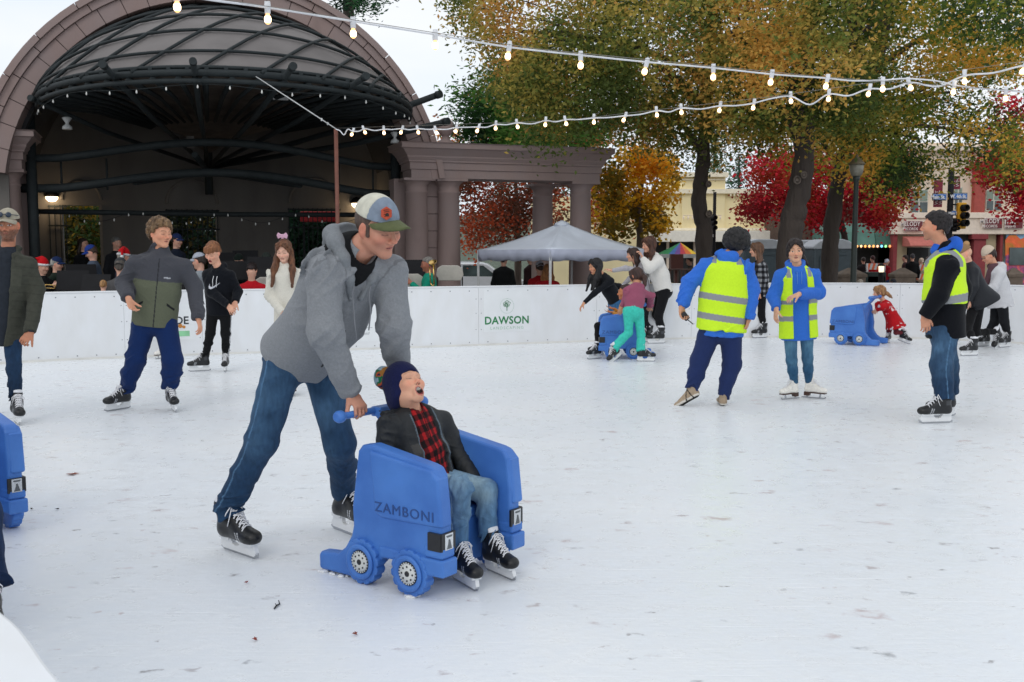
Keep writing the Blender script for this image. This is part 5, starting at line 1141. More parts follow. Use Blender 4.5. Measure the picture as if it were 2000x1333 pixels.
M_YEL = mat('yellow_stucco', (.86, .74, .44), rough=.85, var=.05, nscale=.6, bump=.15, bscale=12); M_YELT = mat('pale_yellow_trim', (.88, .80, .62), rough=.8, var=.04)
M_REDP = mat('red_pilaster', (.42, .085, .065), rough=.8, var=.06); M_GLS = mat('window_glass', (.05, .07, .07), rough=.1, spec=.8, var=.3, nscale=1.5); M_SHD = mat('green_shade', (.24, .30, .24), rough=.7); M_WFR = mat('window_frame', (.62, .58, .50), rough=.6)
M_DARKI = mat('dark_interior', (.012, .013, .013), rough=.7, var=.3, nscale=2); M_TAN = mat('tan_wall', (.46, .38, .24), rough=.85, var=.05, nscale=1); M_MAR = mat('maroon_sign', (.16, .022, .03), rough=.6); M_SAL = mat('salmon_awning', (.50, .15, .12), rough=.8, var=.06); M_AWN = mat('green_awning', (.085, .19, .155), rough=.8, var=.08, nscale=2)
M_BRK = mat('brown_brick', (.10, .06, .045), rough=.9, var=.2, nscale=8)
# yellow building
yb = thing('shop_building', 'pale yellow stucco building with raised parapet behind the elm trunks', 'building', 1400, 52)
m = MB(); bx_px(m, 1262, 1600, 378, 470, 52, 8); bx_px(m, 1330, 1416, 345, 470, 52, 8, .12); m.box((P(1400, 400, 52)[0], 56, 1.6), (18.5, 7.6, 5.0)); tp(m, 'wall', M_YEL, yb)
m = MB(); bx_px(m, 1258, 1600, 370, 379, 52, .5, .3); bx_px(m, 1326, 1420, 338, 347, 52, .5, .4); bx_px(m, 1330, 1416, 350, 353, 52, .3, .2); bx_px(m, 1258, 1600, 446, 451, 52, .5, .3)
for x in np.arange(1268, 1328, 7): bx_px(m, x, x + 3, 379, 384, 52, .3, .25)
for x in np.arange(1424, 1500, 7): bx_px(m, x, x + 3, 379, 384, 52, .3, .25)
tp(m, 'cornice', M_YELT, yb, .01)
m = MB(); bx_px(m, 1264, 1560, 452, 473, 52, 2, 1.2); tp(m, 'awning_band', mat('cream_band', (.86, .82, .72), rough=.8, var=.03), yb, .02)
m = MB(); bx_px(m, 1264, 1600, 473, 552, 52, .4, .1); tp(m, 'shopfront', M_DARKI, yb)
m = MB()
for x in (1300, 1352, 1440, 1500): bx_px(m, x, x + 5, 473, 552, 52, .3, .35)
tp(m, 'shop_post', M_TRIMC, yb)
m = MB()
for i in range(9): q = P(1335 + i * 9, 424, 51.6); m.lathe([(.01, .05), (.05, .0), (.04, -.10), (.01, -.14)], q, 8)
m.tube([P(1334, 421, 51.6), P(1410, 421, 51.6)], .02, 5); tp(m, 'bracket_lamps', M_TRIMC, yb)
m = MB(); q = P(1250, 520, 70); m.box((0, 72, 1.2), (34, 4, 5)); far = m.build('low_building', mat('sage_wall', (.20, .24, .20), rough=.85, var=.1), None); tag(far, 'sage green low building behind the parked car', 'building'); far.location = (2, 0, 0)
# melody building
mbd = thing('corner_building', 'cream corner building with red pilasters and record shop signs', 'building', 1880, 46)
Ym = 46
m = MB(); bx_px(m, 1745, 2080, 292, 428, Ym, 8); bx_px(m, 1752, 1870, 455, 560, Ym, .4, -.4); bx_px(m, 1922, 2080, 455, 560, Ym, .4, -.3); m.box((P(1900, 400, Ym)[0], Ym + 5, 3.3), (7.2, 7, 6)); tp(m, 'wall', M_CREAM, mbd)
m = MB(); bx_px(m, 1741, 2080, 427, 458, Ym, .6, .25); bx_px(m, 1738, 2080, 416, 427, Ym, .7, .35); bx_px(m, 1738, 2080, 286, 296, Ym, .7, .35); tp(m, 'fascia', M_TRIMC, mbd, .02)
m = MB(); bx_px(m, 1896, 1921, 322, 417, Ym, .4, .3); bx_px(m, 1893, 1924, 318, 330, Ym, .5, .4); bx_px(m, 1895, 1922, 350, 357, Ym, .5, .36); tp(m, 'pilaster', M_REDP, mbd, .02)
M_MC = mat('maroon_column', (.25, .04, .045), rough=.8, var=.06)
m = MB(); bx_px(m, 1895, 1923, 458, 560, Ym, .7, .2); bx_px(m, 1893, 1925, 458, 468, Ym, .7, .3); tp(m, 'column', M_MC, mbd, .02)
for a_, b_ in ((1741, 1752), (1948, 1958)): m = MB(); bx_px(m, a_, b_, 458, 560, Ym, .5, .1); tp(m, 'column', M_MC, mbd, .02)
for x0, x1, y0, y1 in ((1775, 1812, 370, 419), (1861, 1879, 366, 412), (1923, 1956, 371, 413), (1990, 2024, 371, 413)):
    m = MB(); bx_px(m, x0, x1, y0, y1, Ym, .2, .08); w = tp(m, 'window', M_WFR, mbd, .01); xm = (x0 + x1) / 2; ym = (y0 + y1) / 2
    for a, b in ((x0 + 2, xm - 1.2), (xm + 1.2, x1 - 2)):
        m = MB(); bx_px(m, a, b, y0 + 2, ym - 1, Ym, .1, .10); tp(m, 'pane', M_SHD, w); m = MB(); bx_px(m, a, b, ym + 1, y1 - 2, Ym, .1, .10); tp(m, 'pane', M_GLS, w)
M_LET = mat('cream_lettering', (.74, .66, .62), rough=.6)
for cx, cy, w, h, t1, t2 in ((1778, 442.5, 37, 21, 'MELODY', 'RECORDS'), (1933, 437, 36, 21, 'MELODY', 'RECORDS'), (1973, 437, 36, 21, 'ital', 'imports')):
    m = MB(); bx_px(m, cx - w / 2, cx + w / 2, cy - h / 2, cy + h / 2, Ym, .06, .36); s_ = tp(m, 'shop_sign', M_LET, mbd, .015); m = MB(); bx_px(m, cx - w / 2 + 1, cx + w / 2 - 1, cy - h / 2 + 1, cy + h / 2 - 1, Ym, .06, .385); tp(m, 'sign_field', M_MAR, s_, .01)
    ttext('lettering', t1, .27 if t1 != 'ital' else .40, cx, cy - 4.2, Ym - .40, M_LET, s_, bold=.004, sx=.78 if t1 != 'ital' else 1.0, spacing=1.06); ttext('lettering', t2, .17, cx, cy + 5.4, Ym - .40, M_LET, s_, bold=.002, sx=.9)
m = MB()
a, b = P(1760, 482, Ym), P(1816, 482, Ym); zt = P(1760, 462, Ym)[2]
m.prism([(Ym - .1, zt), (Ym - .75, zt - .12), (Ym - 1.1, a[2] + .06), (Ym - 1.1, a[2]), (Ym - .1, a[2])], b[0] - a[0], lambda y, z, d: (a[0] + d, y, z)); tp(m, 'awning', M_SAL, mbd, .02)
for a_ in ((1775, 1818, 484, .3, -.25), (1868, 1896, 458, .5, -.1)): m = MB(); bx_px(m, a_[0], a_[1], a_[2], 560, Ym, a_[3], a_[4]); tp(m, 'doorway', M_DARKI, mbd)
m = MB(); bx_px(m, 1816, 1868, 484, 560, Ym, .2, -.3); tp(m, 'shop_window', M_GLS, mbd)
for a_ in ((1752, 1776, -.22), (1924, 1948, -.12)): m = MB(); bx_px(m, a_[0], a_[1], 458, 560, Ym, .2, a_[2]); tp(m, 'tan_panel', M_TAN, mbd)
m = MB(); q = P(1792, 356, Ym - .05); m.prism([(-.12, 0), (0, .16), (.12, 0), (0, -.16)], .05, lambda a, c, d: (q[0] + a, q[1] - d, q[2] + c)); tp(m, 'diamond_ornament', M_REDP, mbd)
# mural
mu = MB(); bx_px(mu, 1959, 2080, 455, 560, Ym, .1, .12); mo = tp(mu, 'mural', mat('mural_blue', (.22, .42, .60), rough=.7, var=.12, nscale=2), mbd)
a = P(1959, 560, Ym)[0]; zz_ = lambda y: P(1960, y, Ym)[2]
m = MB(); pts = [(1960, 500), (1960, 470), (1968, 460), (1980, 459), (1990, 468), (1998, 464), (2010, 462), (2030, 472), (2060, 465), (2060, 500)]
m.prism([(P(x, y, Ym)[0], P(x, y, Ym)[2]) for x, y in pts], .04, lambda x, z, d: (x, Ym - .13 - d, z)); tp(m, 'painted_hills', mat('mural_orange', (.70, .28, .04), rough=.7, var=.35, nscale=3, col2=(.55, .10, .03)), mo)
m = MB(); bx_px(m, 1959, 2080, 498, 560, Ym, .06, .19); tp(m, 'painted_foreground', mat('mural_purple', (.22, .07, .30), rough=.7, var=.4, nscale=4, col2=(.50, .09, .08)), mo)
m = MB(); bx_px(m, 1966, 2080, 484, 518, Ym, .06, .24); tp(m, 'shop_window', M_GLS, mo)
# green awning building
gb = thing('awning_building', 'brick shop with a long dark green curved awning and coloured lights', 'building', 1660, 47)
m = MB(); bx_px(m, 1520, 1741, 400, 560, 49, 5); tp(m, 'wall', M_BRK, gb); m = MB(); bx_px(m, 1560, 1740, 484, 560, 47.5, .3); tp(m, 'shopfront', M_DARKI, gb)
for x0, x1 in ((1600, 1706), (1707, 1741)):
    m = MB(); A, B = P(x0, 480, 46.5), P(x1, 480, 46.5); zt = P(x0, 436, 47.5)[2] if x0 == 1600 else P(x0, 440, 47.5)[2]; zb = A[2]
    m.prism([(47.6, zt), (47.2, zt - .02), (46.8, zt - .15), (46.45, zt - .42), (46.25, zb + .15), (46.2, zb), (47.6, zb)], B[0] - A[0], lambda y, z, d: (A[0] + d, y, z)); tp(m, 'awning', M_AWN if x0 == 1600 else mat('dark_green_awning', (.05, .12, .095), rough=.8, var=.08), gb, .02)
ls = thing('coloured_lights', 'string of coloured lights under the green awning', 'string lights', 1680, 46.1)
m = MB(); m.tube([P(x, 479.5 + .8 * math.sin(x * .2), 46.1) for x in np.arange(1640, 1742, 4)], .012, 5); tp(m, 'cable', M_STEEL, ls)
for i, x in enumerate(np.arange(1642, 1741, 8)):
    cc = [(1, .35, .1), (.3, 1, .2), (1, .4, .15), (1, .5, .2), (1, .45, .15), (1, .6, .3), (1, .4, .1), (1, .5, .2), (1, .4, .1), (1, .5, .3), (.2, .7, 1), (.3, 1, .3), (1, .3, .1)][i % 13]; m = MB(); m.lathe([(.01, .05), (.05, .02), (.055, -.02), (.02, -.07)], P(x, 481, 46.1), 8); tp(m, 'bulb', mat('bulb_c%d' % (i % 13), cc, emit=cc, estr=1.6), ls)
# lamp post
lp_ = thing('lamp_post', 'tall dark green park lamp post with an acorn lantern', 'lamp post', 1668, 19.5); Yl = 19.5
b0 = np.array(lp_.location); t0 = P(1666, 345, Yl); t0[0] = b0[0]; H_ = t0[2] - b0[2]
m = MB(); m.lathe([(.14, 0), (.14, .15), (.10, .25), (.085, .35), (.06, .5), (.052, H_ * .6), (.045, H_ - .1), (.06, H_ - .06), (.07, H_)], (0, 0, 0), 16); m.build('post', mat('lamp_green', (.014, .022, .018), rough=.5), lp_)
m = MB(); m.lathe([(.07, 0), (.10, .03), (.12, .10), (.135, .22), (.125, .225)], (0, 0, H_), 16); m.build('lantern_glass', mat('lantern_glass', (.20, .19, .15), rough=.3), lp_)
m = MB(); m.lathe([(.15, .215), (.15, .24), (.12, .27), (.07, .33), (.03, .36), (.02, .40), (.005, .42)], (0, 0, H_), 16); m.build('lantern_cap', mat('bronze_cap', (.11, .085, .045), rough=.5), lp_)
# signal pole with street signs
M_SIGB = mat('street_sign_blue', (.035, .16, .50), rough=.5); M_SIGY = mat('signal_yellow', (.72, .36, .01), rough=.5); M_WHT = mat('white_letters', (.8, .82, .84), rough=.5)
tpole = thing('traffic_pole', 'black traffic signal pole with blue street signs at the corner', 'traffic light', 1852, 36); Yt = 36
bb = np.array(tpole.location); zt = P(1852, 330, Yt)[2] - bb[2]
m = MB(); m.lathe([(.16, 0), (.14, .3), (.11, .4), (.10, zt), (.05, zt + .05)], (0, 0, 0), 14); m.build('pole', M_BLK2 if 'M_BLK2' in globals() else mat('black_metal', (.012, .012, .014), rough=.35), tpole); M_BM = MATS['black_metal']
for cx, cy, w, t_ in ((1832, 385.5, 28, 'Main St.'), (1872, 384.5, 29, 'W. 4th St.'), (1863, 417, 18, 'Main St.')):
    m = MB(); bx_px(m, cx - w / 2, cx + w / 2, cy - 7 if w > 20 else cy - 5, cy + 7 if w > 20 else cy + 5, Yt, .04, .14); s_ = tp(m, 'street_sign', M_BM, tpole, .01); m = MB(); bx_px(m, cx - w / 2 + 1, cx + w / 2 - 1, cy - 5.7 if w > 20 else cy - 4.2, cy + 5.7 if w > 20 else cy + 4.2, Yt, .04, .155); tp(m, 'sign_face', mat('sign_rim', (.45, .55, .7), rough=.5), s_)
    m = MB(); bx_px(m, cx - w / 2 + 2, cx + w / 2 - 2, cy - 4.7 if w > 20 else cy - 3.6, cy + 4.7 if w > 20 else cy + 3.6, Yt, .04, .17); tp(m, 'sign_field', M_SIGB, s_); ttext('lettering', t_, .165 if w > 20 else .12, cx, cy, Yt - .175, M_WHT, s_, bold=.006, sx=.80 if t_[0] == 'W' else .95)
def signal(par, cx, cy, h, red_on, yel, Y, w=None):
    w = w or h * .36; m = MB(); bx_px(m, cx - w / 2, cx + w / 2, cy - h / 2, cy + h / 2, Y, .2, .1); s_ = tp(m, 'signal_head', M_SIGY if yel else M_BM, par, .02)
    for i, k in enumerate((-1, 0, 1)):
        q = P(cx + w * .22, cy + k * h * .29, Y - .12); r = h * .105 * Y / FPX; m = MB(); m.lathe([(r, -.01), (r * .95, .01), (r * .5, .02)], q, 14, axis=(0, -1, 0)); on = i == 0 and red_on
        tp(m, 'lens', mat('red_on', (.8, .05, .05), emit=(1, .06, .06), estr=4) if on else mat('dark_red_lens', (.10, .01, .012), rough=.3) if i == 0 else M_BM, s_)
        m = MB(); m.lathe([(r * 1.25, 0), (r * 1.25, .22), (r * 1.1, .22), (r * 1.1, 0)], q + V(0, .02, .01), 14, axis=(.25, -1, 0)); tp(m, 'visor', M_BM, s_)
signal(tpole, 1877, 422, 51, False, True, Yt - .2); signal(tpole, 1863, 440, 26, True, False, Yt - .1)
m = MB(); m.tube([P(1852, 400, Yt), P(1868, 400, Yt - .2)], .03, 6); m.tube([P(1852, 440, Yt), P(1868, 440, Yt - .2)], .03, 6); tp(m, 'bracket', M_BM, tpole)
M_BAN = mat('maroon_banner', (.24, .03, .055), rough=.8, var=.1, nscale=3)
for pts, tx in (([(1826, 352), (1843, 352), (1841, 405), (1824, 405)], 'WE'), ([(1858, 344), (1876, 344), (1877, 370), (1856, 370)], 'WM')):
    m = MB(); m.prism([(P(x, y, Yt)[0], P(x, y, Yt)[2]) for x, y in pts], .02, lambda x, z, d: (x, Yt + .05 + d, z)); b_ = tp(m, 'banner', M_BAN, tpole)
    cx = sum(p[0] for p in pts) / 4; cy = sum(p[1] for p in pts) / 4
    for dx in (-4, 4): ttext('lettering', tx + (' ST' if tx == 'WE' else ''), .17, cx + dx, cy + (8 if tx == 'WE' else 0), Yt + .04, MATS['cream_lettering'], b_, xd=(0, 0, 1), ud=(-1, 0, 0))
t2 = thing('traffic_pole', 'slim traffic signal half hidden behind the thin elm trunk', 'traffic light', 1394, 38); b2 = np.array(t2.location); m = MB(); m.lathe([(.07, 0), (.06, 4.2)], (0, 0, 0), 10); m.build('pole', M_BM, t2); signal(t2, 1391, 436, 34, False, False, 37.8, w=9)
m = MB(); bx_px(m, 1386, 1394, 456, 465, 37.8, .1, .1); s_ = tp(m, 'walk_signal', M_BM, t2); m = MB(); bx_px(m, 1388, 1392, 458, 463, 37.8, .02, .12); tp(m, 'walk_figure', M_WHT, s_)
# rusty pole of the light string (in front of the bandstand)
sp_ = thing('steel_pole', 'thin rust brown steel pole holding the end of the light string', 'pole', 661, 15.2); b2 = np.array(sp_.location); tq = P(656, 253, 15.2); m = MB(); m.tube([(0, 0, 0), tuple(tq - b2)], .030, 12); m.build('pole', mat('rust_brown_paint', (.16, .055, .035), rough=.6, var=.1), sp_)
# grey tent
M_TENT = mat('grey_tent_cloth', (.62, .67, .76), rough=.75, var=.04, nscale=2, bump=.2, bscale=5)
tn = thing('canopy_tent', 'pale grey pop-up canopy tent standing behind the boards', 'tent', 1075, 19.2); to_ = np.array(tn.location)
A_, B_, C_, D_ = P(1075, 487, 18.6), P(934, 489, 20.6), P(1268, 489, 19.8), None
D_ = B_ + C_ - A_; ap = (B_ + C_) / 2 + V(0, 0, .0); ap[2] = P(1105, 434, ap[1])[2]; D_[2] = B_[2]
m = MB(); ring = [A_, C_, D_, B_]; n = 10
def tent_face(p, q, apx):
    vs = []; fs = []
    for i in range(n + 1):
        k = i / n; w_ = max(1, n)
        for j in range(n + 1):
            t = j / n; e = lerp(lerp(p, q, t), apx, k); e = e + V(0, 0, -.10 * math.sin(math.pi * k) * (1 - .6 * abs(2 * t - 1)) - .03 * math.sin(math.pi * t) * (1 - k)); vs.append(e)
    return vs, [(i * (n + 1) + j, i * (n + 1) + j + 1, (i + 1) * (n + 1) + j + 1, (i + 1) * (n + 1) + j) for i in range(n) for j in range(n + 1 - 1)]
for i in range(4): vs, fs = tent_face(ring[i], ring[(i + 1) % 4], ap); m.add(vs, fs, True)
m.lathe([(.16, -.06), (.14, .0), (.02, .05)], ap + V(0, 0, -.02), 4); ro = tp(m, 'roof', M_TENT, tn); sm = ro.modifiers.new('thickness', 'SOLIDIFY'); sm.thickness = .01
m = MB()
for i in range(4):
    p, q = ring[i], ring[(i + 1) % 4]; N_ = 24; vs = []
    for j in range(N_ + 1): e = lerp(p, q, j / N_); w_ = .02 * math.sin(j * 1.9) ; nn_ = nrm(np.cross(q - p, V(0, 0, 1))); vs += [e + nn_ * .005, e + V(0, 0, -.10) + nn_ * (.01 + w_), e + V(0, 0, -.21 - .015 * math.sin(j * 1.1)) + nn_ * (.0 - w_)]
    m.add(vs, [(j * 3 + k, (j + 1) * 3 + k, (j + 1) * 3 + k + 1, j * 3 + k + 1) for j in range(N_) for k in (0, 1)], True)
va = tp(m, 'valance', mat('grey_valance', (.44, .47, .58), rough=.75, var=.05, nscale=3), tn); sm = va.modifiers.new('thickness', 'SOLIDIFY'); sm.thickness = .008
for q in ring: m = MB(); m.box((q[0], q[1] + .03, (q[2] + to_[2]) / 2), (.045, .045, q[2] - to_[2])); tp(m, 'leg', M_FIT, tn)
# rainbow tent
rt = thing('rainbow_tent', 'small tent with a rainbow striped roof and white valance', 'tent', 1328, 30); o3 = np.array(rt.location); ap = P(1329, 474, 30.5); ew = [P(1294, 497, 29.6), P(1363, 497, 29.6)]; zE = ew[0][2]
cols = [(.02, .25, .08), (.05, .15, .45), (.16, .06, .30), (.55, .03, .06), (.80, .16, .02), (.85, .55, .02)]; x0_, x1_ = ew[0][0], ew[1][0]
for i, cc in enumerate(cols):
    m = MB(); a = lerp(ew[0], ew[1], i / 6); b = lerp(ew[0], ew[1], (i + 1) / 6); a2, b2 = a + V(0, 1.1, 0), b + V(0, 1.1, 0); m.add([a, b, ap], [(0, 1, 2)]); m.add([a2, b2, ap], [(1, 0, 2)])
    if i == 0: m.add([a, a2, ap], [(0, 1, 2)])
    if i == 5: m.add([b, b2, ap], [(0, 1, 2)])
    tp(m, 'roof_stripe', mat('stripe_%d' % i, cc, rough=.7), rt)
m = MB(); m.box(((x0_ + x1_) / 2, ew[0][1] - .01, zE - .05), (x1_ - x0_, .02, .11)); m.box((x0_, ew[0][1] + .55, zE - .05), (.02, 1.1, .11)); m.box((x1_, ew[0][1] + .55, zE - .05), (.02, 1.1, .11)); tp(m, 'valance', M_FIT, rt)
for x in (x0_, x1_): m = MB(); m.box((x, ew[0][1] + .02, (zE + o3[2]) / 2), (.035, .035, zE - o3[2])); tp(m, 'leg', M_FIT, rt)
m = MB(); q = P(1321, 512, 28); m.box((q[0], 28, q[2]), (.33, .3, .42)); m.tube([(q[0], 28, q[2] - .2), (q[0], 28, gz(28))], .04, 6); k_ = m.build('wooden_box', mat('red_brown_wood', (.10, .028, .02), rough=.6), None); tag(k_, 'red brown box on a stand under the rainbow tent', 'box')
# steel railing and folding table near it
ra = thing('railing', 'low steel railing beside the rainbow tent', 'railing', 1320, 26); m = MB()
for x in np.linspace(1302, 1360, 9): q = P(x, 552, 26); m.tube([(q[0], 26, gz(26)), (q[0], 26, P(x, 527, 26)[2])], .018, 6)
m.tube([P(1302, 527, 26), P(1360, 527, 26)], .025, 6); tp(m, 'rail', mat('rusty_rail', (.12, .07, .06), rough=.6), ra)
# portable toilets
M_PTW = mat('toilet_roof', (.52, .55, .60), rough=.5, var=.04); M_PTG = mat('toilet_grey', (.085, .115, .135), rough=.55, var=.06)
def toilet(px, Y, label, w=1.1, par=None):
    r = thing('portable_toilet', label, 'toilet', px, Y, 'portable toilets in a row behind the rink'); h = P(px, 487, Y)[2] - gz(Y)
    m = MB(); m.box((0, 0, h / 2), (w, 1.1, h)); 
    for e in (-.5, .5): m.box((e * w * .98, -.56, h / 2), (.06, .05, h))
    m.build('cabin', M_PTG, r, bevel=.02); m = MB(); m.box((0, -.565, h * .48), (w * .72, .03, h * .84)); m.box((0, -.575, h * .93), (w * .6, .02, .1)); m.build('door', mat('toilet_door', (.07, .10, .12), rough=.5), r, bevel=.01)
    m = MB(); m.prism([(-w * .54, 0), (w * .54, 0), (w * .54, .07), (w * .36, .22), (w * .2, .27), (-w * .2, .27), (-w * .36, .22), (-w * .54, .07)], 1.2, lambda a, c, d: (a, -.6 + d, h + c)); m.build('roof', M_PTW, r, bevel=.03); return r
for i, (px, Y, lb) in enumerate(((1483, 28.5, 'leftmost portable toilet beside the guard with curly hair'), (1512, 31, 'portable toilet left of the thick elm trunk'), (1570, 31, 'portable toilet just right of the thick elm trunk'), (1617, 28.5, 'rightmost portable toilet beside the leaning elm'))): toilet(px, Y, lb)
# barricades, planters, bollards
def barricade(px, py, Y, lb, tilt=0):
    r = thing('barricade', lb, 'barricade', px, Y, 'striped road barricades'); q = P(px, py, Y)[2] - gz(Y)
    for e in (0, 1):
        m = MB(); m.box((0, 0, q - e * .32), (.62, .03, .20)); bo = m.build('board', M_FIT, r)
        for k in range(4):
            x = -.26 + k * .155; m = MB(); m.prism([(x - .035, -.1), (x + .04, -.1), (x + .10, .1), (x + .025, .1)], .004, lambda a, c, d: (max(-.31, min(.31, a)), -.0165 - d, q - e * .32 + c)); m.build('stripe', mat('safety_orange', (.75, .14, .04), rough=.6), bo)
    m = MB()
    for s_ in (-1, 1):
        for d_ in (-1, 1): m.tube([(s_ * .27, 0, q + .1), (s_ * .27, d_ * .25, .0)], .02, 6)
    m.build('frame', M_FIT, r)
for i, (px, py, Y, lb) in enumerate(((1641, 521, 33, 'orange and white barricade left of the lamp post'), (1711, 521, 33, 'orange and white barricade between lamp post and shop'), (1797, 523, 36, 'barricade frame in front of the record shop'))): barricade(px, py, Y, lb)
def planter(px, py, Y, w, lb):
    r = thing('stone_pier', lb, 'stone pier', px, Y, 'low brown stone piers'); h = P(px, py, Y)[2] - gz(Y); m = MB(); m.box((0, 0, h / 2), (w, w * .8, h)); m.box((0, 0, h + .03), (w * 1.1, w * .9, .07)); m.build('block', mat('brown_stone', (.17, .13, .10), rough=.85, var=.1), r, bevel=.01)
    m = MB(); z = h + .065; m.add([(-w * .55, -w * .45, z), (w * .55, -w * .45, z), (w * .55, w * .45, z), (-w * .55, w * .45, z), (-w * .1, 0, z + .16), (w * .1, 0, z + .16)], [(0, 1, 5, 4), (1, 2, 5), (2, 3, 4, 5), (3, 0, 4), (3, 2, 1, 0)]); m.build('cap', MATS['brown_stone'], r)
for px, py, Y, w, lb in ((1662, 541, 26, .62, 'low stone pier right of the leaning elm'), (1764, 541, 26, .52, 'low stone pier below the record shop doorway'), (1981, 541, 26, .36, 'low stone pier near the mural')): planter(px, py, Y, w, lb)
bo_ = thing('bollard_light', 'black bollard with a small lit lantern top', 'bollard', 1722, 27); h = P(1722, 532, 27)[2] - gz(27); m = MB(); m.lathe([(.10, 0), (.08, .1), (.07, h)], (0, 0, 0), 12); m.lathe([(.10, h + .16), (.08, h + .2), (.02, h + .24)], (0, 0, 0), 12); m.build('post', M_BM, bo_); m = MB(); m.lathe([(.06, h), (.07, h + .16)], (0, 0, 0), 12); m.build('lantern', mat('bollard_glow', (1, .85, .6), emit=(1, .85, .6), estr=1.3), bo_)
fe = thing('low_fence', 'row of dark tables and bins behind the right boards', 'table', 1700, 29); m = MB()
for x, w, y in ((1690, .9, 540), (1706, .5, 532)): q = P(x, y, 29); m.box((q[0], 29, (q[2] + gz(29)) / 2), (w, .6, q[2] - gz(29)))
tp(m, 'bin', mat('dark_green_bin', (.012, .03, .025), rough=.6), fe)
# parked estate car
cy_ = 47.0; car = thing('parked_car', 'silver estate car parked beyond the grey tent', 'car', 940, cy_); M_CAR = mat('silver_paint', (.72, .75, .78), rough=.3, metal=.3, coat=.5, var=.02)
cl = 4.7; sc_ = P(1028, 500, cy_)[0] - cl; co_ = np.array(car.location); ox = P(1028, 500, cy_)[0] - co_[0] - cl / 2; h_ = P(940, 513, cy_)[2] - gz(cy_); k = h_ / 1.75
prof = [(-2.33, .35), (-2.35, .80), (-2.28, 1.10), (-2.15, 1.60), (-2.05, 1.74), (.35, 1.75), (.60, 1.68), (1.25, 1.18), (2.05, 1.02), (2.30, .88), (2.35, .60), (2.33, .35), (1.85, .32), (1.75, .62), (1.45, .76), (1.15, .62), (1.05, .30), (-1.05, .30), (-1.15, .62), (-1.45, .76), (-1.75, .62), (-1.85, .32)]
m = MB(); m.prism(prof, 1.75, lambda a, c, d: (a + ox, -.875 + d, c * k)); m.build('body', M_CAR, car, bevel=.05)
for w_ in ([(-2.08, 1.15), (-1.92, 1.60), (-1.50, 1.62), (-1.50, 1.15)], [(-1.42, 1.13), (-1.42, 1.62), (-.60, 1.64), (-.60, 1.13)], [(-.52, 1.13), (-.52, 1.64), (.40, 1.62), (.98, 1.16), (.9, 1.12)]):
    m = MB(); m.prism(w_, .01, lambda a, c, d: (a + ox, -.882 + d, c * k)); m.build('window', M_GLS, car)
for x in (-1.45, 1.45):
    m = MB(); m.lathe([(.34, -.1), (.35, 0), (.34, .1), (.2, .11)], (x + ox, -.80, .34), 22, axis=(0, -1, 0)); w_ = m.build('wheel', mat('tyre', (.012, .012, .012), rough=.8), car); m = MB(); m.lathe([(.21, .10), (.2, .125), (.05, .12)], (x + ox, -.80, .34), 16, axis=(0, -1, 0)); m.build('rim', M_SIL2 if 'M_SIL2' in globals() else mat('alloy', (.45, .46, .48), rough=.3, metal=.8), w_)
m = MB(); m.box((2.2 + ox, -.86, .86 * k), (.22, .05, .14)); m.build('headlight', M_FIT, car); m = MB(); m.tube([(-1.9 + ox, -.75, 1.78 * k), (.3 + ox, -.75, 1.80 * k)], .025, 6); m.build('roof_rail', M_FIT, car)
# ================================================================ strings of festoon lights over the ice
M_CABLE = mat('white_cable', (.74, .75, .78), rough=.5); M_GLOW = mat('warm_bulb', (1, .75, .45), emit=(1.0, .40, .10), estr=1.7); M_GLOWC = mat('bulb_core_glow', (1, .9, .7), emit=(1.0, .74, .42), estr=5.0)
def festoon(label, bulbs, cable, wire, rr=1.0, bs=1.0):
    q0 = P(*cable[0]); root = empty('festoon_string', tuple(q0), 0, label, 'string lights', 'festoon light strings over the rink'); o = q0
    path = [P(*c) - o for c in cable]; m = MB(); m.tube(smooth_path(path, 5), .0066 * rr, 7); m.build('cable', M_CABLE, root); m = MB(); m.tube([P(*c) - o for c in wire], .0022, 5); m.build('support_wire', mat('thin_wire', (.25, .24, .22), rough=.4, metal=.5), root)
    for i, (x, y, Y, tx) in enumerate(bulbs):
        p = P(x, y, Y) - o; ax = nrm(V(tx, 0, 1)); top_ = p + ax * .085
        m = MB(); m.lathe([(.012, -.055), (.017, -.05), (.0175, -.012), (.019, .0), (.013, .006), (.010, .016)], top_, 12, axis=ax); m.box(top_ + V(0, 0, .008), (.030, .022, .016)); so_ = m.build('socket', M_CABLE, root)
        m = MB(); m.lathe([(.010, -.055), (.016, -.068), (.0195, -.084), (.018, -.099), (.011, -.112), (.002, -.116)], top_, 14, axis=ax); m.build('bulb', M_GLOW, so_); m = MB(); m.lathe([(.0168, -.070), (.0205, -.083), (.0196, -.096), (.0150, -.106)], top_, 14, axis=ax); m.build('filament_glow', M_GLOWC, so_)
yA = lambda x: np.interp(x, [300, 2000], [5.6, 9.6])
yB = lambda x: np.interp(x, [650, 1300, 2000], [15.2, 12.2, 8.6])
A_b = [(346, 8, .0), (523, 32, .0), (690, 60, .0), (850, 83, .0), (992, 104, .15), (1134, 122, .0), (1259, 134, .25), (1393, 145, .0), (1505, 155, .15), (1613, 163, .2), (1724, 168, .0), (1862, 174, .1), (1964, 187, .0)]
ca = [(250, -28), (346, -12)] + [(410, 0), (523, 15), (690, 42), (850, 68), (992, 92), (1134, 108), (1259, 121), (1393, 133), (1505, 145), (1613, 153), (1665, 158), (1724, 157), (1770, 154), (1826, 158), (1862, 166), (1900, 172), (1964, 177), (2010, 183), (2090, 200)]
festoon('nearest festoon string sloping down across the sky from upper left', [(x, y + 6, yA(x), t) for x, y, t in A_b], [(x, y, yA(x)) for x, y in ca], [(250, -30, yA(250)), (1050, 96, yA(1050)), (1600, 150, yA(1600)), (2090, 185, yA(2000))])
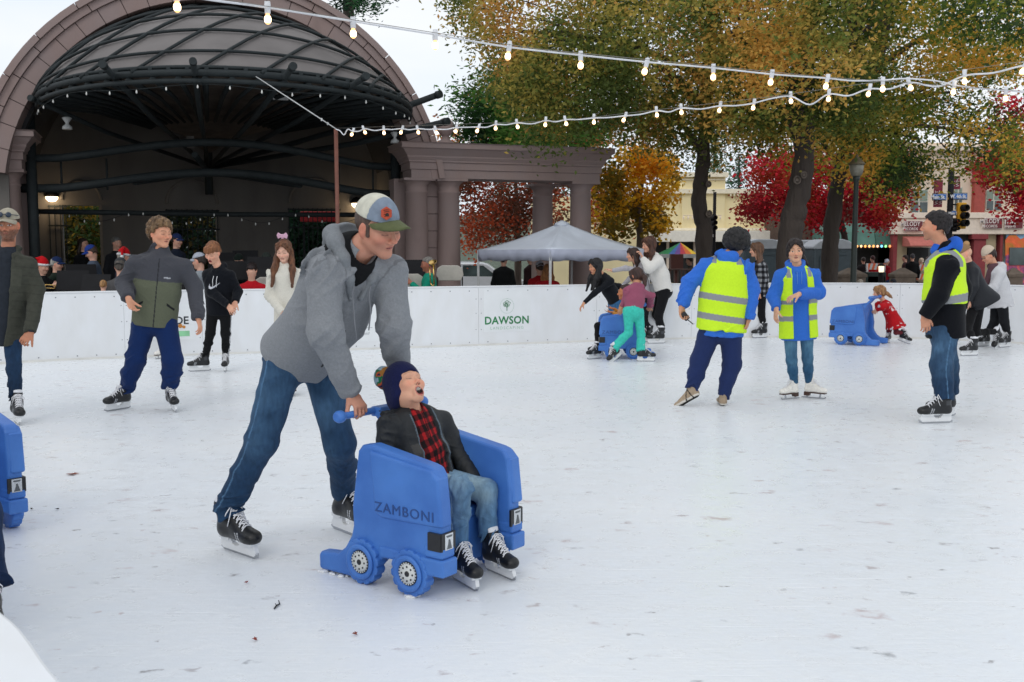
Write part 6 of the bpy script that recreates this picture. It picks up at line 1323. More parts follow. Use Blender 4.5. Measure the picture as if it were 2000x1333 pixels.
B_b = [(687, 262), (713, 258), (750, 259), (783, 258), (817, 258), (853, 259), (890, 256), (932, 255), (968, 250), (1011, 247), (1065, 243), (1106, 241), (1160, 238), (1218, 234), (1283, 224), (1331, 219), (1405, 215), (1471, 210), (1545, 197), (1618, 193), (1696, 183), (1779, 171), (1884, 158), (1997, 139)]
cb_ = [(656, 253), (664, 256), (672, 264), (679, 253)]
for i, (x, y) in enumerate(B_b):
    k = yB(x); dy = lambda: 0
    cb_.append((x, y - 75 / k * 1.2)); 
    if i < len(B_b) - 1: nx, ny = B_b[i + 1]; sag = [3, 3, 1, 2, 1, 2, 0, 3, 2, 4, 3, 1, 1, 2, 5, 4, 2, -3, 18, 8, 6, 14, 4][i]; cb_.append(((x + nx) / 2, (y + ny) / 2 - 75 / k * 1.2 + sag))
cb_.append((2060, 118))
festoon('farther festoon string rising to the right from the rusty pole', [(x, y + 1, yB(x), .4 * math.sin(x * .13)) for x, y in B_b], [(x, y, yB(x)) for x, y in cb_], [(656, 251, 15.2), (1100, 236, yB(1100)), (1500, 190, yB(1500)), (2060, 112, yB(2000))], 1.2)
gw = thing('guy_wire', 'taut grey wire running up from the rusty pole to the canopy', 'wire', 656, 15.2); m = MB(); m.tube([P(656, 252, 15.2), P(500, 150, 15.9)], .008, 6)
for x, y in ((628, 234), (640, 242)): m.lathe([(.012, -.02), (.014, .02)], P(x, y, 15.3), 8)
tp(m, 'wire', M_FIT, gw)
M_BLK_ = mat('black_print', (.02, .015, .012), rough=.7)
_PG = G(804, 1164) - rotz(R(-36)) @ V(0, -.285, 0)
_ph = lambda x, y, z: _PG * V(1, 1, 0) + rotz(R(-36)) @ V(x, y, z)
# ================================================================ the man pushing the blue skating aid
def mm_top(v, x, y, z, J):
    c = np.tile(C('85888c'), (len(v), 1)); n = noise(v * 260, 3) * .10; c = c * (1 + n[:, None])
    fr = np.cross(J['up'], J['rs']); a = J['neck'] - J['up'] * .03 + fr * .10
    # zip tape below the opening
    m = (np.abs(x + .002) < .006) & (z > .09) & (y < .50) & (y > .1) & (armdist(v, J, 1) > .11); c[m] = C('2a2b2d'); ad = armdist(v, J, 1); c[(np.abs(ad - .094) < .002) & (y > .45)] *= .72
    m = (np.abs(x + .004) < .012) & (z > .05) & (y >= .66) & (y < 1.0) & (z > .09); 
    return c
def mm_hood(v): return np.tile(C('7d8185'), (len(v), 1)) * (1 + noise(v * 260, 3) * .10)[:, None]
def man_extra(g, J, s):
    up, rs, n = J['up'], J['rs'], J['neck']; fr = np.cross(up, rs)
    Q = lambda a, b, c: n + rs * a + up * b + fr * c
    # neck hole and the open front
    g.cone(Q(0, .12, .02), Q(0, -.02, .02), .066, .064, k=.006, op='s')
    g.cone(Q(0, .03, .09), Q(0, -.05, .145), .060, .050, k=.006, op='s'); g.cone(Q(0, -.05, .145), Q(0, -.26, .175), .046, .012, k=.006, op='s')
MAN = dict(label='man in a grey zip hoodie and cap bending to push the blue skating aid', h=.0042, s=1.03, w=1.06, hs=1.05,
    byaw=-38, syaw=-48, feet=[dict(h=(438, 1072), t=(499, 1093), roll=6), dict(h=(648, 1031), t=(706, 1054), roll=-10)],
    pelvis=(588, 682, -.12), neck=(697, 487, -.32), head=(738, 446, -.05, -40, -17, 8), hipw=.095, shw=.20, nr=.066,
    sh=[(636, 520, -.10), (765, 525, .10)],
    arms=[((634, 648, -.02), _ph(-.470, -.165, .835)), ((770, 640, .02), _ph(-.470, .175, .835))],
    hands=[dict(d=rotz(R(-36)) @ V(.62, 0, -.62), n=rotz(R(-36)) @ V(-.6, 0, -.6), curls=[58, 60, 62, 64], thumb=35, side=-1), dict(d=rotz(R(-36)) @ V(.62, 0, -.62), n=rotz(R(-36)) @ V(-.6, 0, -.6), curl=60, thumb=35, side=1)],
    knees=[(512, 860, -.08), (664, 868, -.12)],
    skin=C('c58d76'), face=dict(eyes='down', hair=C('4a382c'), pink=1.4, stubble=.12, mouth=.08, brow=.95, nose=1.12),
    top=dict(name='hoodie', col=mm_top, mat=M_FLEECE, hem=.03, belly=(.02, .0, -.035), sleeve=(.086, .074, .052), chest=(.190, .140), waist=(.182, .155), hip=(.192, .170), fold=.024, extra=[man_extra]),
    legs=dict(name='jeans', col=jeans_col(C('213c59'), C('446482')), mat=M_DENIM, thigh=.092, knee=.075, calf=.064, hem=.068, fold=.024, seat=(.160, .140), bunch=2.0))
J = person(MAN)
_g = SDF(); _hu, _hr, _hn = J['up'], J['rs'], J['neck']; _hf = np.cross(_hu, _hr); _Q = lambda a, b, c: _hn + _hr * a + _hu * b + _hf * c
_ch = [(0, -.005, -.112, .044), (.085, .005, -.088, .043), (.112, .018, -.02, .037), (.100, -.005, .055, .030), (.062, -.075, .115, .022), (.030, -.165, .150, .012)]
for _e in (-1, 1):
    for _p, _q in zip(_ch[:-1], _ch[1:]): _g.cone(_Q(_e * _p[0], _p[1], _p[2]), _Q(_e * _q[0], _q[1], _q[2]), _p[3], _q[3], k=.022)
_g.ecap(_Q(-.06, -.055, -.110), _Q(.06, -.055, -.110), _hu, (.060, .036), k=.05); _g.ell(_Q(0, .050, -.075), (.075, .05, .042), np.stack([_hr, _hf, _hu], 1), k=.012, op='s')
_g.bones = [(_Q(-.1, .0, -.12), _Q(.1, .0, -.12), .007, .05), (_Q(.1, .02, 0), _Q(.03, -.15, .14), .010, .03), (_Q(-.1, .02, 0), _Q(-.03, -.15, .14), .010, .03)]
sdf_obj('hood', _g, .0042, M_FLEECE, mm_hood, J['root'])
_gn, _gu, _gr = J['neck'] - np.array(J['root'].location), J['up'], J['rs']; _gf = np.cross(_gu, _gr)
for _e, _l in ((-1, .20), (1, .24)):
    _b = MB(); _q = _gn + _gr * _e * .045 - _gu * .09 + _gf * .150; _b.tube([_q, _q - _gu * .03 + _gf * .012, _q + V(0, -.01, -_l * .6), _q + V(.01 * _e, -.01, -_l)], .0032, 6); _b.build('drawstring', mat('grey_cord', (.20, .21, .23), rough=.8), J['root'])
_g = SDF(); _u, _r_, _n = J['up'], J['rs'], J['neck']; _fr = np.cross(_u, _r_)
_g.ecap(_n - _u * .05, _n - _u * .30, _r_, (.15, .112), (.16, .125)); _g.cone(_n + _u * .0, _n - _u * .06, .076, .10, k=.04); _g.cone(_n + _u * .14 + _fr * .06, _n + _u * .012 + _fr * .03, .075, .069, k=.004, op='s')
sdf_obj('shirt', _g, .005, M_COTTON, C('0b0c0f'), J['root'])
_hg = SDF(); _c, _M, _s = J['head'], J['hM'], J['hs']; _T = lambda x, y, z: _c + _M @ (V(x, y, z) * _s)
_hg.ell(_T(0, -.020, .030), (.0795 * _s, .100 * _s, .085 * _s), _M, k=0); _hg.cut(_T(0, 0, .0), _M @ V(0, .45, -1), _T(0, 0, -.06), .15, k=.004); _hg.cut(_T(0, .055, 0), _M @ V(0, 1, 0), _T(0, .1, 0), .15, k=.004)
for _e in (-1, 1): _hg.box(_T(_e * .072, .020, .0), (.008, .010, .028), _M, rd=.006, k=.004)
sdf_obj('hair', _hg, .004, M_HAIR, C('54433a'), J['root'])
_cap = simple_cap(J, C('7f8b9b'), C('5c6242'), mesh_col=C('c9c7b8'), h=.004, brim=.088, brimpitch=.010)
# leather patch
_pn = _M @ nrm(V(.42, .86, .30)); _pc = _T(.034, .080, .092) + _pn * .006; _px = nrm(np.cross(V(0, 0, 1), _pn)); _py = np.cross(_pn, _px)
_pm = MB(); _pm.prism([(.028 * math.sin(k * math.pi / 3), .030 * math.cos(k * math.pi / 3)) for k in range(6)], .004, lambda a, b, d: _pc - np.array(J['root'].location) + _px * a + _py * b + _pn * (d - .002))
_po = _pm.build('leather_patch', mat('patch_leather', C('b8482a'), rough=.6, var=.1), _cap, bevel=.001)
_pm = MB(); _o = _pc - np.array(J['root'].location) + _pn * .0025
for (x0, y0, x1, y1) in ((-.014, .012, .010, .015), (-.012, .005, .013, .007), (-.010, -.014, .012, -.012), (-.012, -.006, -.004, -.010)): _pm.tube([_o + _px * x0 + _py * y0, _o + _px * (x0 + x1) / 2 + _py * (y0 + .003), _o + _px * x1 + _py * y1], .0014, 4)
_pm.lathe([(.008, 0), (.007, .0012)], _o + _px * .003 - _py * .006, 10, axis=_pn); _pm.build('patch_print', M_BLK_, _cap)
# ================================================================ blue plastic skating aids
M_BLUE = mat('blue_plastic', (.048, .165, .53), rough=.42, var=.07, nscale=4, col2=(.060, .185, .53), bump=.22, bscale=420, spec=.4)
M_BLUED = mat('engraved_blue', (.022, .07, .24), rough=.6, var=.03)
M_BLK = mat('black_plastic', (.012, .012, .014), rough=.35)
M_SIL = mat('silver_sticker', (.62, .64, .66), rough=.25, metal=.5)
M_GREYP = mat('grey_print', (.10, .11, .12), rough=.5)
M_HUB = mat('white_hub', (.66, .67, .64), rough=.5)
def make_pusher(name='skating_aid'):
    root = empty(name)
    out = [(-.575, .012), (-.578, .085), (-.565, .096), (-.455, .106), (-.405, .145), (-.365, .205), (-.352, .255), (-.357, .34), (-.315, .600), (-.290, .628), (-.230, .638), (.095, .585), (.130, .575), (.152, .540), (.168, .400), (.172, .115), (.120, .108), (.085, .140), (-.165, .140), (-.200, .10), (-.30, .012)]
    for y in (-.285, .210): sh = MB(); sh.prism(out, .075, lambda a, c, d, y=y: (a, y + d, c)); sh.build('side_shell', M_BLUE, root, bevel=.016, seg=3)
    # raised upper panel on each flank, bumper and flared ledge
    pan = [(-.238, .612), (-.205, .335), (-.165, .318), (.182, .326), (.160, .530), (.125, .566)]
    for y0, d0 in ((-.297, .075), (.222, .075)): pn = MB(); pn.prism(pan, d0, lambda a, c, d, y0=y0: (a, y0 + d, c)); pn.build('raised_panel', M_BLUE, root, bevel=.014, seg=3)
    for y in (-.250, .250):
        bp = MB()
        bp.box((.115, y, .150), (.150, .100, .075)); bp.box((.130, y, .215), (.100, .088, .05)); bp.box((-.07, y, .165), (.23, .085, .05)); bp.build('bumper', M_BLUE, root, bevel=.009)
    # seat, seat back and floor
    st = MB(); st.box((-.115, 0, .285), (.25, .42, .05)); st.box((-.01, 0, .16), (.03, .42, .22)); st.build('seat', M_BLUE, root, bevel=.012)
    bk = MB(); bk.prism([(-.21, .10), (.21, .10), (.21, .52), (.15, .60), (.075, .645), (.055, .70), (.065, .742), (-.065, .742), (-.055, .70), (-.075, .645), (-.15, .60), (-.21, .52)], .05,
        lambda a, c, d: (-.235 - .05 * (c - .1) - d - (max(0, c - .60) * .95), a, c)); bk.build('backrest', M_BLUE, root, bevel=.012)
    hd = MB(); hd.tube([(-.425, -.275, .742), (-.425, -.1, .742), (-.425, .1, .742), (-.425, .275, .742)], .0165, 14)
    for e in (-1, 1): hd.lathe([(.004, -.03), (.022, -.028), (.0285, -.015), (.0285, .004), (.022, .016), (.016, .02)], (-.425, e * .288, .742), 18, axis=(0, e, 0))
    hd.box((-.41, 0, .738), (.06, .13, .045)); hd.build('handle', M_BLUE, root, bevel=.004)
    for x in (0.0, -.285):
        for e in (-1, 1):
            w = MB(); n = 14; prof = []
            for k in range(n * 4):
                a = 2 * math.pi * k / (n * 4); r = .104 if (k % 4) in (0, 1, 2) else .094; prof.append((x + r * math.cos(a), .104 + r * math.sin(a)))
            w.prism(prof, .055, lambda a, c, d, e=e: (a, e * (.250 + d), c))
            w.lathe([(.078, 0), (.082, .010), (.070, .016), (.058, .010), (.052, -.002)], (x, e * .305, .104), 30, axis=(0, e, 0))
            wo = w.build('wheel', M_BLUE, root, bevel=.004)
            hb = MB(); hb.lathe([(.052, 0), (.052, .004)], (x, e * .3055, .104), 30, axis=(0, e, 0)); ho = hb.build('hub_ring', M_BLK, wo)
            hb = MB(); hb.lathe([(.044, 0), (.043, .004), (.016, .005)], (x, e * .3095, .104), 30, axis=(0, e, 0))
            for k in range(22): a = 2 * math.pi * k / 22; hb.box((x + .047 * math.cos(a), e * .311, .104 + .047 * math.sin(a)), (.005, .004, .005))
            hb.build('hub', M_HUB, wo)
            hb = MB()
            for k in range(8): a = 2 * math.pi * k / 8; hb.lathe([(.0045, 0), (.0045, .0025)], (x + .031 * math.cos(a), e * .3135, .104 + .031 * math.sin(a)), 8, axis=(0, e, 0))
            hb.lathe([(.013, 0), (.012, .003), (.004, .004)], (x, e * .314, .104), 14, axis=(0, e, 0)); hb.build('hub_holes', M_BLK, wo)
    for e in (-1, 1):
        b = MB(); b.box((.138, e * .2905, .262), (.072, .014, .078)); b.box((.1735, e * .2475, .262), (.012, .092, .078)); lo = b.build('headlight', M_BLK, root, bevel=.002)
        s_ = MB(); s_.box((.181, e * .2475, .262), (.003, .052, .070)); s_.build('headlight_badge', M_SIL, lo, bevel=.0012)
        s_ = MB(); q = e * .2475
        s_.prism([(q - .016, .232), (q + .016, .232), (q + .007, .262), (q + .004, .272), (q - .004, .272), (q - .006, .256)], .0012, lambda a, c, d: (.1828 + d, a, c))
        s_.prism([(q - .020, .290), (q + .020, .290), (q + .015, .282), (q - .015, .282)], .0012, lambda a, c, d: (.1828 + d, a, c))
        s_.build('badge_print', M_GREYP, lo)
        text_obj('lettering', 'ZAMBONI', .062, (-.030, e * .2982, .366), (-e, 0, 0), (0, 0, 1), M_BLUED, root, depth=.0015, bold=0, sx=1.14, spacing=1.12)
    # a little snow pushed up under the runners
    return root
PUSHERS = 'blue plastic skating aids'
def put_pusher(o, px, yaw, label, wheel=(0, -.285), scale=1.0):
    "px: photo pixel where the wheel at local `wheel` meets the ice"
    g = G(*px); w = rotz(R(yaw)) @ V(wheel[0], wheel[1], 0) * scale
    o.location = (g[0] - w[0], g[1] - w[1], 0); o.rotation_euler = (0, 0, R(yaw)); o.scale = (scale,) * 3
    tag(o, label, 'skating aid', PUSHERS); return o
PROTO = make_pusher()
_sn = SDF(); _rs = random.Random(4)
for _k in range(46):
    _t = _rs.random(); _x = -.57 + .30 * _t if _k < 30 else _rs.uniform(-.035, .035); _sn.ell((_x, -.248 + _rs.uniform(-.045, .045) if _k < 30 else -.285 + _rs.uniform(-.03, .03), .004), (_rs.uniform(.006, .016), _rs.uniform(.006, .014), _rs.uniform(.004, .010)), k=.006)
tag(sdf_obj('snow_crust', _sn, .0035, M_HOLDER, (.8, .8, .82), PROTO), kind='stuff')
put_pusher(PROTO, (804, 1164), -36, 'blue wheeled skating aid carrying the shouting boy in the plaid shirt')
# ================================================================ the boy riding in it
def puffer(v, x, y, z, J):
    c = np.tile(C('1c1f22'), (len(v), 1)); m = (z > .02) & (np.abs(x) < .16) & (np.abs(x) > .10) & (y < .55); c[m] = C('393836')
    k = np.abs(np.abs(x) - (.118 - .02 * y)) < .005; c[k & (z > .03) & (y < .95)] = C('55626c'); return c
def kid_open(g, J, s):
    up, rs, n = J['up'], J['rs'], J['neck']; fr = np.cross(up, rs); Q = lambda a, b, c: n + rs * a * s + up * b * s + fr * c * s
    g.ecap(Q(-.03, .03, -.075), Q(.03, .03, -.075), up, (.05 * s, .035 * s), k=.02)
    for e in (-1, 1): g.cone(Q(e * .07, .02, -.05), Q(e * .075, -.03, .06), .030 * s, .024 * s, k=.015); g.cone(Q(e * .085, -.03, .06), Q(e * .108, -.34, .110), .024 * s, .016 * s, k=.015)
    g.cone(Q(0, .1, .03), Q(0, -.03, .03), .062 * s, .068 * s, k=.008, op='s')
    g.ecap(Q(0, .0, .13), Q(.0, -.5, .15), rs, (.100 * s, .085 * s), (.115 * s, .085 * s), k=.008, op='s')
def plaid(v, x, y, z, J):
    a = x * 1.0 + .02 * noise(v * 8, 4); b = y * .36 + .02 * noise(v * 7, 5) + .2 * x * 0
    sa = (np.abs(((a / .052) % 1) - .5) < .27).astype(float); sb = (np.abs(((b / .055) % 1) - .5) < .27).astype(float)
    k = (sa + sb) / 2; c = np.zeros((len(v), 3)); c[:] = C('a81c20'); c[k == .5] = C('5a1115'); c[k == 1] = C('150a0c')
    c[(np.abs(x - .002) < .004) & (z > .04)] = C('16090a'); return c
def plaid_extra(g, J, s):
    up, rs, n = J['up'], J['rs'], J['neck']; fr = np.cross(up, rs); Q = lambda a, b, c: n + rs * a * s + up * b * s + fr * c * s
    for e in (-1, 1): g.cone(Q(e * .055, .035, -.02), Q(e * .028, -.03, .075), .020 * s, .016 * s, k=.006)
    g.cone(Q(0, .12, .045), Q(0, .0, .04), .055 * s, .050 * s, k=.004, op='s'); g.cone(Q(0, .02, .09), Q(0, -.07, .112), .024 * s, .006 * s, k=.004, op='s')
KID = dict(label='shouting boy in navy beanie and plaid shirt sitting in the blue skating aid', h=.0038, s=.70, hs=.90, w=1.05,
    byaw=-38, syaw=-42, feet=[dict(h=(886, 1131), t=(929, 1156), s=.80), dict(h=(950, 1112), t=(1004, 1136), s=.80, roll=6)],
    pelvis=(842, 938, .14), neck=(803, 800, .03), head=(793, 757, -.01, -46, 38, -6), hipw=.09, shw=.17,
    sh=[(757, 822, -.10), (862, 818, .12)], nr=.060,
    arms=[((752, 888, -.02), (800, 925, -.02)), ((893, 880, .0), (925, 940, -.10))],
    hands=[dict(d=(.7, -.6, -.1), n=(0, 0, -1), curl=50), dict(d=(.4, -.6, -.3), n=(0, 0, -1), curl=50)],
    knees=[(897, 953, -.10), (948, 958, -.02)],
    skin=C('d9a488'), face=dict(eyes='down', hair=C('6b4a34'), mouth=1.0, pink=1.2, brow=.35),
    top=dict(name='plaid_shirt', col=plaid, mat=M_COTTON, hem=.10, sleeve=(.055, .050, .04), chest=(.150, .105), waist=(.145, .120), hip=(.150, .125), fold=.012, extra=[plaid_extra]),
    legs=dict(name='jeans', col=jeans_col(C('4a6f92'), C('94abb4')), mat=M_DENIM, thigh=.098, knee=.078, calf=.066, hem=.064, fold=.022, seat=(.155, .12), bunch=1.2))
J = person(KID)
top(KID, J, dict(name='puffer_jacket', col=puffer, mat=M_NYLON, hem=.10, sleeve=(.078, .072, .055), chest=(.182, .128), waist=(.178, .135), hip=(.178, .135), fold=.022, extra=[kid_open]), .0042)
_c, _M, _s = J['head'], J['hM'], J['hs']; _T = lambda x, y, z: _c + _M @ (V(x, y, z) * _s)
_g = SDF(); _g.ell(_T(0, -.022, .042), (.094 * _s, .112 * _s, .112 * _s), _M, k=0); _g.ell(_T(0, -.05, -.04), (.090 * _s, .085 * _s, .08 * _s), _M, k=.03); _g.ell(_T(0, -.01, -.035), (.091 * _s, .055 * _s, .06 * _s), _M, k=.02)
_g.ell(_T(0, .090, -.040), (.066 * _s, .080 * _s, .090 * _s), _M, k=.012, op='s'); _g.cut(_T(0, .02, -.055), _M @ V(0, .5, -1), _T(0, .02, -.09), .13, k=.01)
_g.post = lambda p: .0012 * np.sin(((p - _c) @ _M)[:, 0] * 700)
_b = sdf_obj('beanie', _g, .0038, M_FLEECE, C('161b42'), J['root'])
def _topc(v):
    q = ((v - _c) @ _M) / _s; n = noise(v * 34, 3) + .4 * noise(v * 70, 8); c = np.zeros((len(v), 3)); c[:] = C('0f6b4a')
    c[n > .18] = C('8fa9b8'); c[n < -.2] = C('b5532e'); c[n < -.5] = C('1a2148'); c[(q[:, 1] > -.062 + .01 * n)] = C('9a6a34'); return c
_g = SDF(); _g.ell(_T(.028, -.098, .118), (.062 * _s, .056 * _s, .066 * _s), _M); _g.post = lambda p: noise(p * 70, 5) * .004
sdf_obj('hat_crown', _g, .004, M_FLEECE, _topc, _b)
# ================================================================ the other skaters on the ice
NV, CHG, OLV = C('20242c'), C('34353c'), C('5c6250')
SKATERS = 'skaters on the ice rink'
# ---- bearded man at the left edge
def beard_jacket_open(g, J, s):
    up, rs, n = J['up'], J['rs'], J['neck']; fr = np.cross(up, rs); Q = lambda a, b, c: n + rs * a + up * b + fr * c
    for e in (-1, 1): g.cone(Q(e * .075, .03, -.03), Q(e * .06, -.04, .08), .026, .020, k=.012)
    g.cone(Q(0, .1, .03), Q(0, -.02, .03), .070, .075, k=.006, op='s'); g.ecap(Q(0, .0, .13), Q(.0, -.8, .15), rs, (.075, .09), (.085, .09), k=.008, op='s')
def olive_col(v, x, y, z, J):
    c = np.tile(C('3f4038'), (len(v), 1)); q = (np.abs(((y * 9) % 1) - .5) < .06); c[q & (np.abs(x) > .1)] *= .8
    m = (x < -.06) & (x > -.15) & (y > .58) & (y < .80) & (z > .06); c[m] = C('46473e'); return c
J = person(dict(label='bearded man in a tan cap and olive shirt jacket at the left edge', group=SKATERS, h=.0055, s=1.02, byaw=-78, syaw=-80,
    feet=[dict(h=(-52, 812), t=(-44, 824)), dict(h=(24, 819), t=(42, 836), roll=-5)], pelvis=(2, 640, 0), neck=(15, 492, 0), head=(16, 441, -.03, -79, -2, 0),
    arms=[((-75, 560, -.02), (-70, 630, -.1)), ((72, 565, .03), (60, 650, -.16))], hands=[None, dict(d=(-.3, -.6, -.6), curl=60)], knees=[(-38, 725, -.04), (27, 722, -.04)],
    skin=C('b57a5e'), face=dict(eyes='open', hair=C('2a1c14'), beard=.75, brow=.5, mouth=.12, lips=.4, lip=C('9a5a50')),
    legs=dict(name='jeans', col=jeans_col(C('15283f'), C('24405f')), mat=M_DENIM, thigh=.082, knee=.056, calf=.050, hem=.046, fold=.02, bunch=2.2),
    hairdo=dict(kind='short', col=C('2a1c14'), line=.08)))
top(dict(s=1.02, byaw=-78), J, dict(name='t_shirt', col=C('262b33'), hem=.13, sleeve=(.055, .05, .04), chest=(.165, .11), waist=(.155, .112), hip=(.165, .12), fold=.012), .006)
top(dict(s=1.02, byaw=-78), J, dict(name='shirt_jacket', col=olive_col, hem=.12, sleeve=(.072, .064, .050), chest=(.195, .130), waist=(.190, .135), hip=(.195, .14), fold=.02, extra=[beard_jacket_open]), .006)
_cap2 = simple_cap(J, C('a39c8b'), C('a39c8b'), h=.005)
_q = MB(); _T = lambda x, y, z: J['head'] + J['hM'] @ V(x, y, z) - np.array(J['root'].location)
for _e in (-1, 1): _q.lathe([(.024, 0), (.022, .005), (.01, .008)], _T(_e * .032, .098, .092), 16, axis=J['hM'] @ V(_e * .2, 1, .3))
_q.tube([_T(-.09, .02, .085), _T(-.058, .09, .094), _T(0, .107, .096), _T(.058, .09, .094), _T(.09, .02, .085)], .0035, 6); _q.build('sunglasses', mat('dark_lens', C('1c2c3e'), rough=.08), _cap2)

# ---- curly haired teenager
def fleece_col(v, x, y, z, J):
    c = np.tile(C('46474d'), (len(v), 1)); m = (armdist(v, J, 1) > .088) & (y < .60) & (y > -.3) | (np.abs(x) < .10) & (y < .60) & (z > .0); c[m & (y < .60)] = C('5d6150')
    c[(np.abs(x + .005) < .0045) & (z > .05) & (y < .95)] = C('2c2d30'); c[(np.abs(x + .085) < .028) & (np.abs(y - .665) < .010) & (z > .05)] = C('a9abb0'); c[(np.abs(x) > .10) & (np.abs(x) < .17) & (z > .09) & (np.abs(y - .22 + np.abs(x) * 1.2 - .16) < .02)] = C('1d1e21'); return c
def cuff_hem(g, J, s): pass
J = person(dict(label='curly haired teenager in a grey and olive fleece and baggy navy trousers', group=SKATERS, h=.0055, s=1.03, hs=1.03, byaw=-84, syaw=-76,
    feet=[dict(h=(240, 794), t=(220, 808), roll=-10, yaw=-122, s=.95), dict(h=(334, 797), t=(345, 808), roll=6, yaw=-62, s=.95)], pelvis=(302, 622, -.02), neck=(313, 497, -.02), head=(314, 457, -.03, -38, -4, 0), shw=.205,
    arms=[((241, 556, .02), (251, 583, -.22)), ((380, 560, .04), (387, 622, -.10))], hands=[dict(d=(.35, -.3, -.8), n=(.6, -.3, .1), curl=28, side=-1), dict(d=(.25, -.2, -.9), n=(-.8, .1, .1), curl=30, side=1)], knees=[(266, 700, -.05), (337, 705, -.05)],
    skin=C('d3997b'), face=dict(eyes='down', hair=C('5a4028'), pink=1.2),
    top=dict(name='fleece_jacket', col=fleece_col, mat=M_FLEECE, hem=.055, sleeve=(.080, .072, .058), chest=(.195, .125), waist=(.200, .138), hip=(.192, .148), fold=.022, collar=.07),
    legs=dict(name='sweat_trousers', col=C('122a58'), mat=M_FLEECE, thigh=.105, knee=.088, calf=.082, hem=.066, fold=.030, seat=(.165, .125), bunch=2.6, drop=-.01),
    hairdo=dict(kind='curly', col=C('4d3722'), col2=C('a1805a'), vol=.014, n=150, line=.08, h=.005)))
# ---- a child almost hidden behind him
J = person(dict(label='child in jeans and white skates mostly hidden behind the curly haired teenager', group=SKATERS, h=.009, s=.72, hs=.85, byaw=-170, syaw=-170,
    feet=[dict(h=(316, 692), t=(298, 694), kind='figure', s=.72), dict(h=(326, 699), t=(304, 702), kind='figure', s=.72)], pelvis=(322, 600, 0), neck=(318, 545, 0), head=(316, 520, 0, -170, -10, 0),
    arms=[((316, 570, 0), (312, 592, 0)), ((318, 570, 0), (306, 592, 0))], knees=[(312, 650, 0), (318, 652, 0)], top=dict(col=C('2e4a6b'), hem=.06), legs=dict(name='jeans', col=C('1c3a58'), mat=M_DENIM), hairdo=dict(kind='short', col=C('3a2a1c'))))

# ---- boy in the black hoodie
def boyhood(g, J, s):
    up, rs, n = J['up'], J['rs'], J['neck']; fr = np.cross(up, rs); Q = lambda a, b, c: n + rs * a * s + up * b * s + fr * c * s
    g.ecap(Q(-.05, .02, -.07), Q(.05, .02, -.07), up, (.06 * s, .05 * s), k=.03)
    for e in (-1, 1): g.cone(Q(e * .075, .03, -.05), Q(e * .03, -.04, .09), .034 * s, .024 * s, k=.015)
    g.cone(Q(0, .12, .05), Q(0, .0, .035), .05 * s, .045 * s, k=.008, op='s')
def nike(v, x, y, z, J):
    c = np.tile(C('0d1017'), (len(v), 1)); L = np.linalg.norm(J['neck'] - J['pelvis']); w = .145; px = -(x + .008) / w; py = (y * L - .60 * L) / w
    pts = [(-.50, .12), (-.44, -.05), (-.34, -.13), (-.20, -.13), (.55, .26), (-.14, -.27), (-.30, -.31), (-.44, -.26), (-.53, -.10)]; ins = np.zeros(len(v), bool)
    for (x1, y1), (x2, y2) in zip(pts, pts[1:] + pts[:1]): k = ((y1 > py) != (y2 > py)) & (px < (x2 - x1) * (py - y1) / (y2 - y1 + 1e-9) + x1); ins ^= k
    c[ins & (z > .03)] = C('c6c8cf'); return c
def stripes(v, J, s):
    c = np.tile(C('0b0c0f'), (len(v), 1))
    kn, an = J['leg'][1]
    for a, b in ((J['hip'][1], kn), (kn, an)):
        d = nrm(b - a); o = nrm(rightof(-80) * -1 - d * np.dot(rightof(-80) * -1, d)); f = np.cross(d, o); q = v - a; t = q @ d; L = np.linalg.norm(b - a); yy = q @ f; xx = q @ o
        for w in (-.014, 0, .014): c[(t > 0) & (t < L) & (xx > .02) & (np.abs(yy - w - .01) < .0035)] = C('c9cace')
    return c
J = person(dict(label='boy in a black hoodie with a white swoosh looking down by the boards', group=SKATERS, h=.0065, s=.88, hs=.98, byaw=-88, syaw=-98,
    feet=[dict(h=(403, 722), t=(378, 729), yaw=-158), dict(h=(439, 720), t=(442, 731), yaw=-80)], pelvis=(428, 604, 0), neck=(426, 524, -.02), head=(415, 494, -.06, -102, -26, -6),
    arms=[((412, 570, -.12), (446, 597, -.22)), ((464, 570, .02), (460, 590, -.10))], hands=[dict(d=(.5, -.3, -.7), n=(-.2, .6, -.2), curl=25), dict(d=(-.3, -.2, -.8), curl=40)], knees=[(411, 650, -.03), (441, 650, -.03)],
    skin=C('dba58a'), face=dict(eyes='down', hair=C('6b4126'), mouth=.35),
    top=dict(name='hoodie', col=nike, mat=M_FLEECE, hem=.07, sleeve=(.072, .066, .052), chest=(.185, .125), waist=(.185, .13), hip=(.175, .125), fold=.014, h=.005, extra=[boyhood]),
    legs=dict(name='track_trousers', col=stripes, thigh=.086, knee=.066, calf=.056, hem=.045, fold=.018, bunch=1.5),
    hairdo=dict(kind='short', col=C('6e4327'), col2=C('a06a42'), fringe=.050, line=.07, vol=.006)))
def on_chest(J, s, x, y, name, txt, size, m, off=.13, **k):
    up, rs = J['up'], nrm(J['rs'] - J['up'] * np.dot(J['rs'], J['up'])); fr = np.cross(up, rs); L = np.linalg.norm(J['neck'] - J['pelvis']); o = J['pelvis'] + up * L * y + rs * x + fr * off
    return text_obj(name, txt, size, o, -rs, up, m, J['root'], **k)
M_PRINT = mat('white_print', (.75, .75, .78), rough=.7)
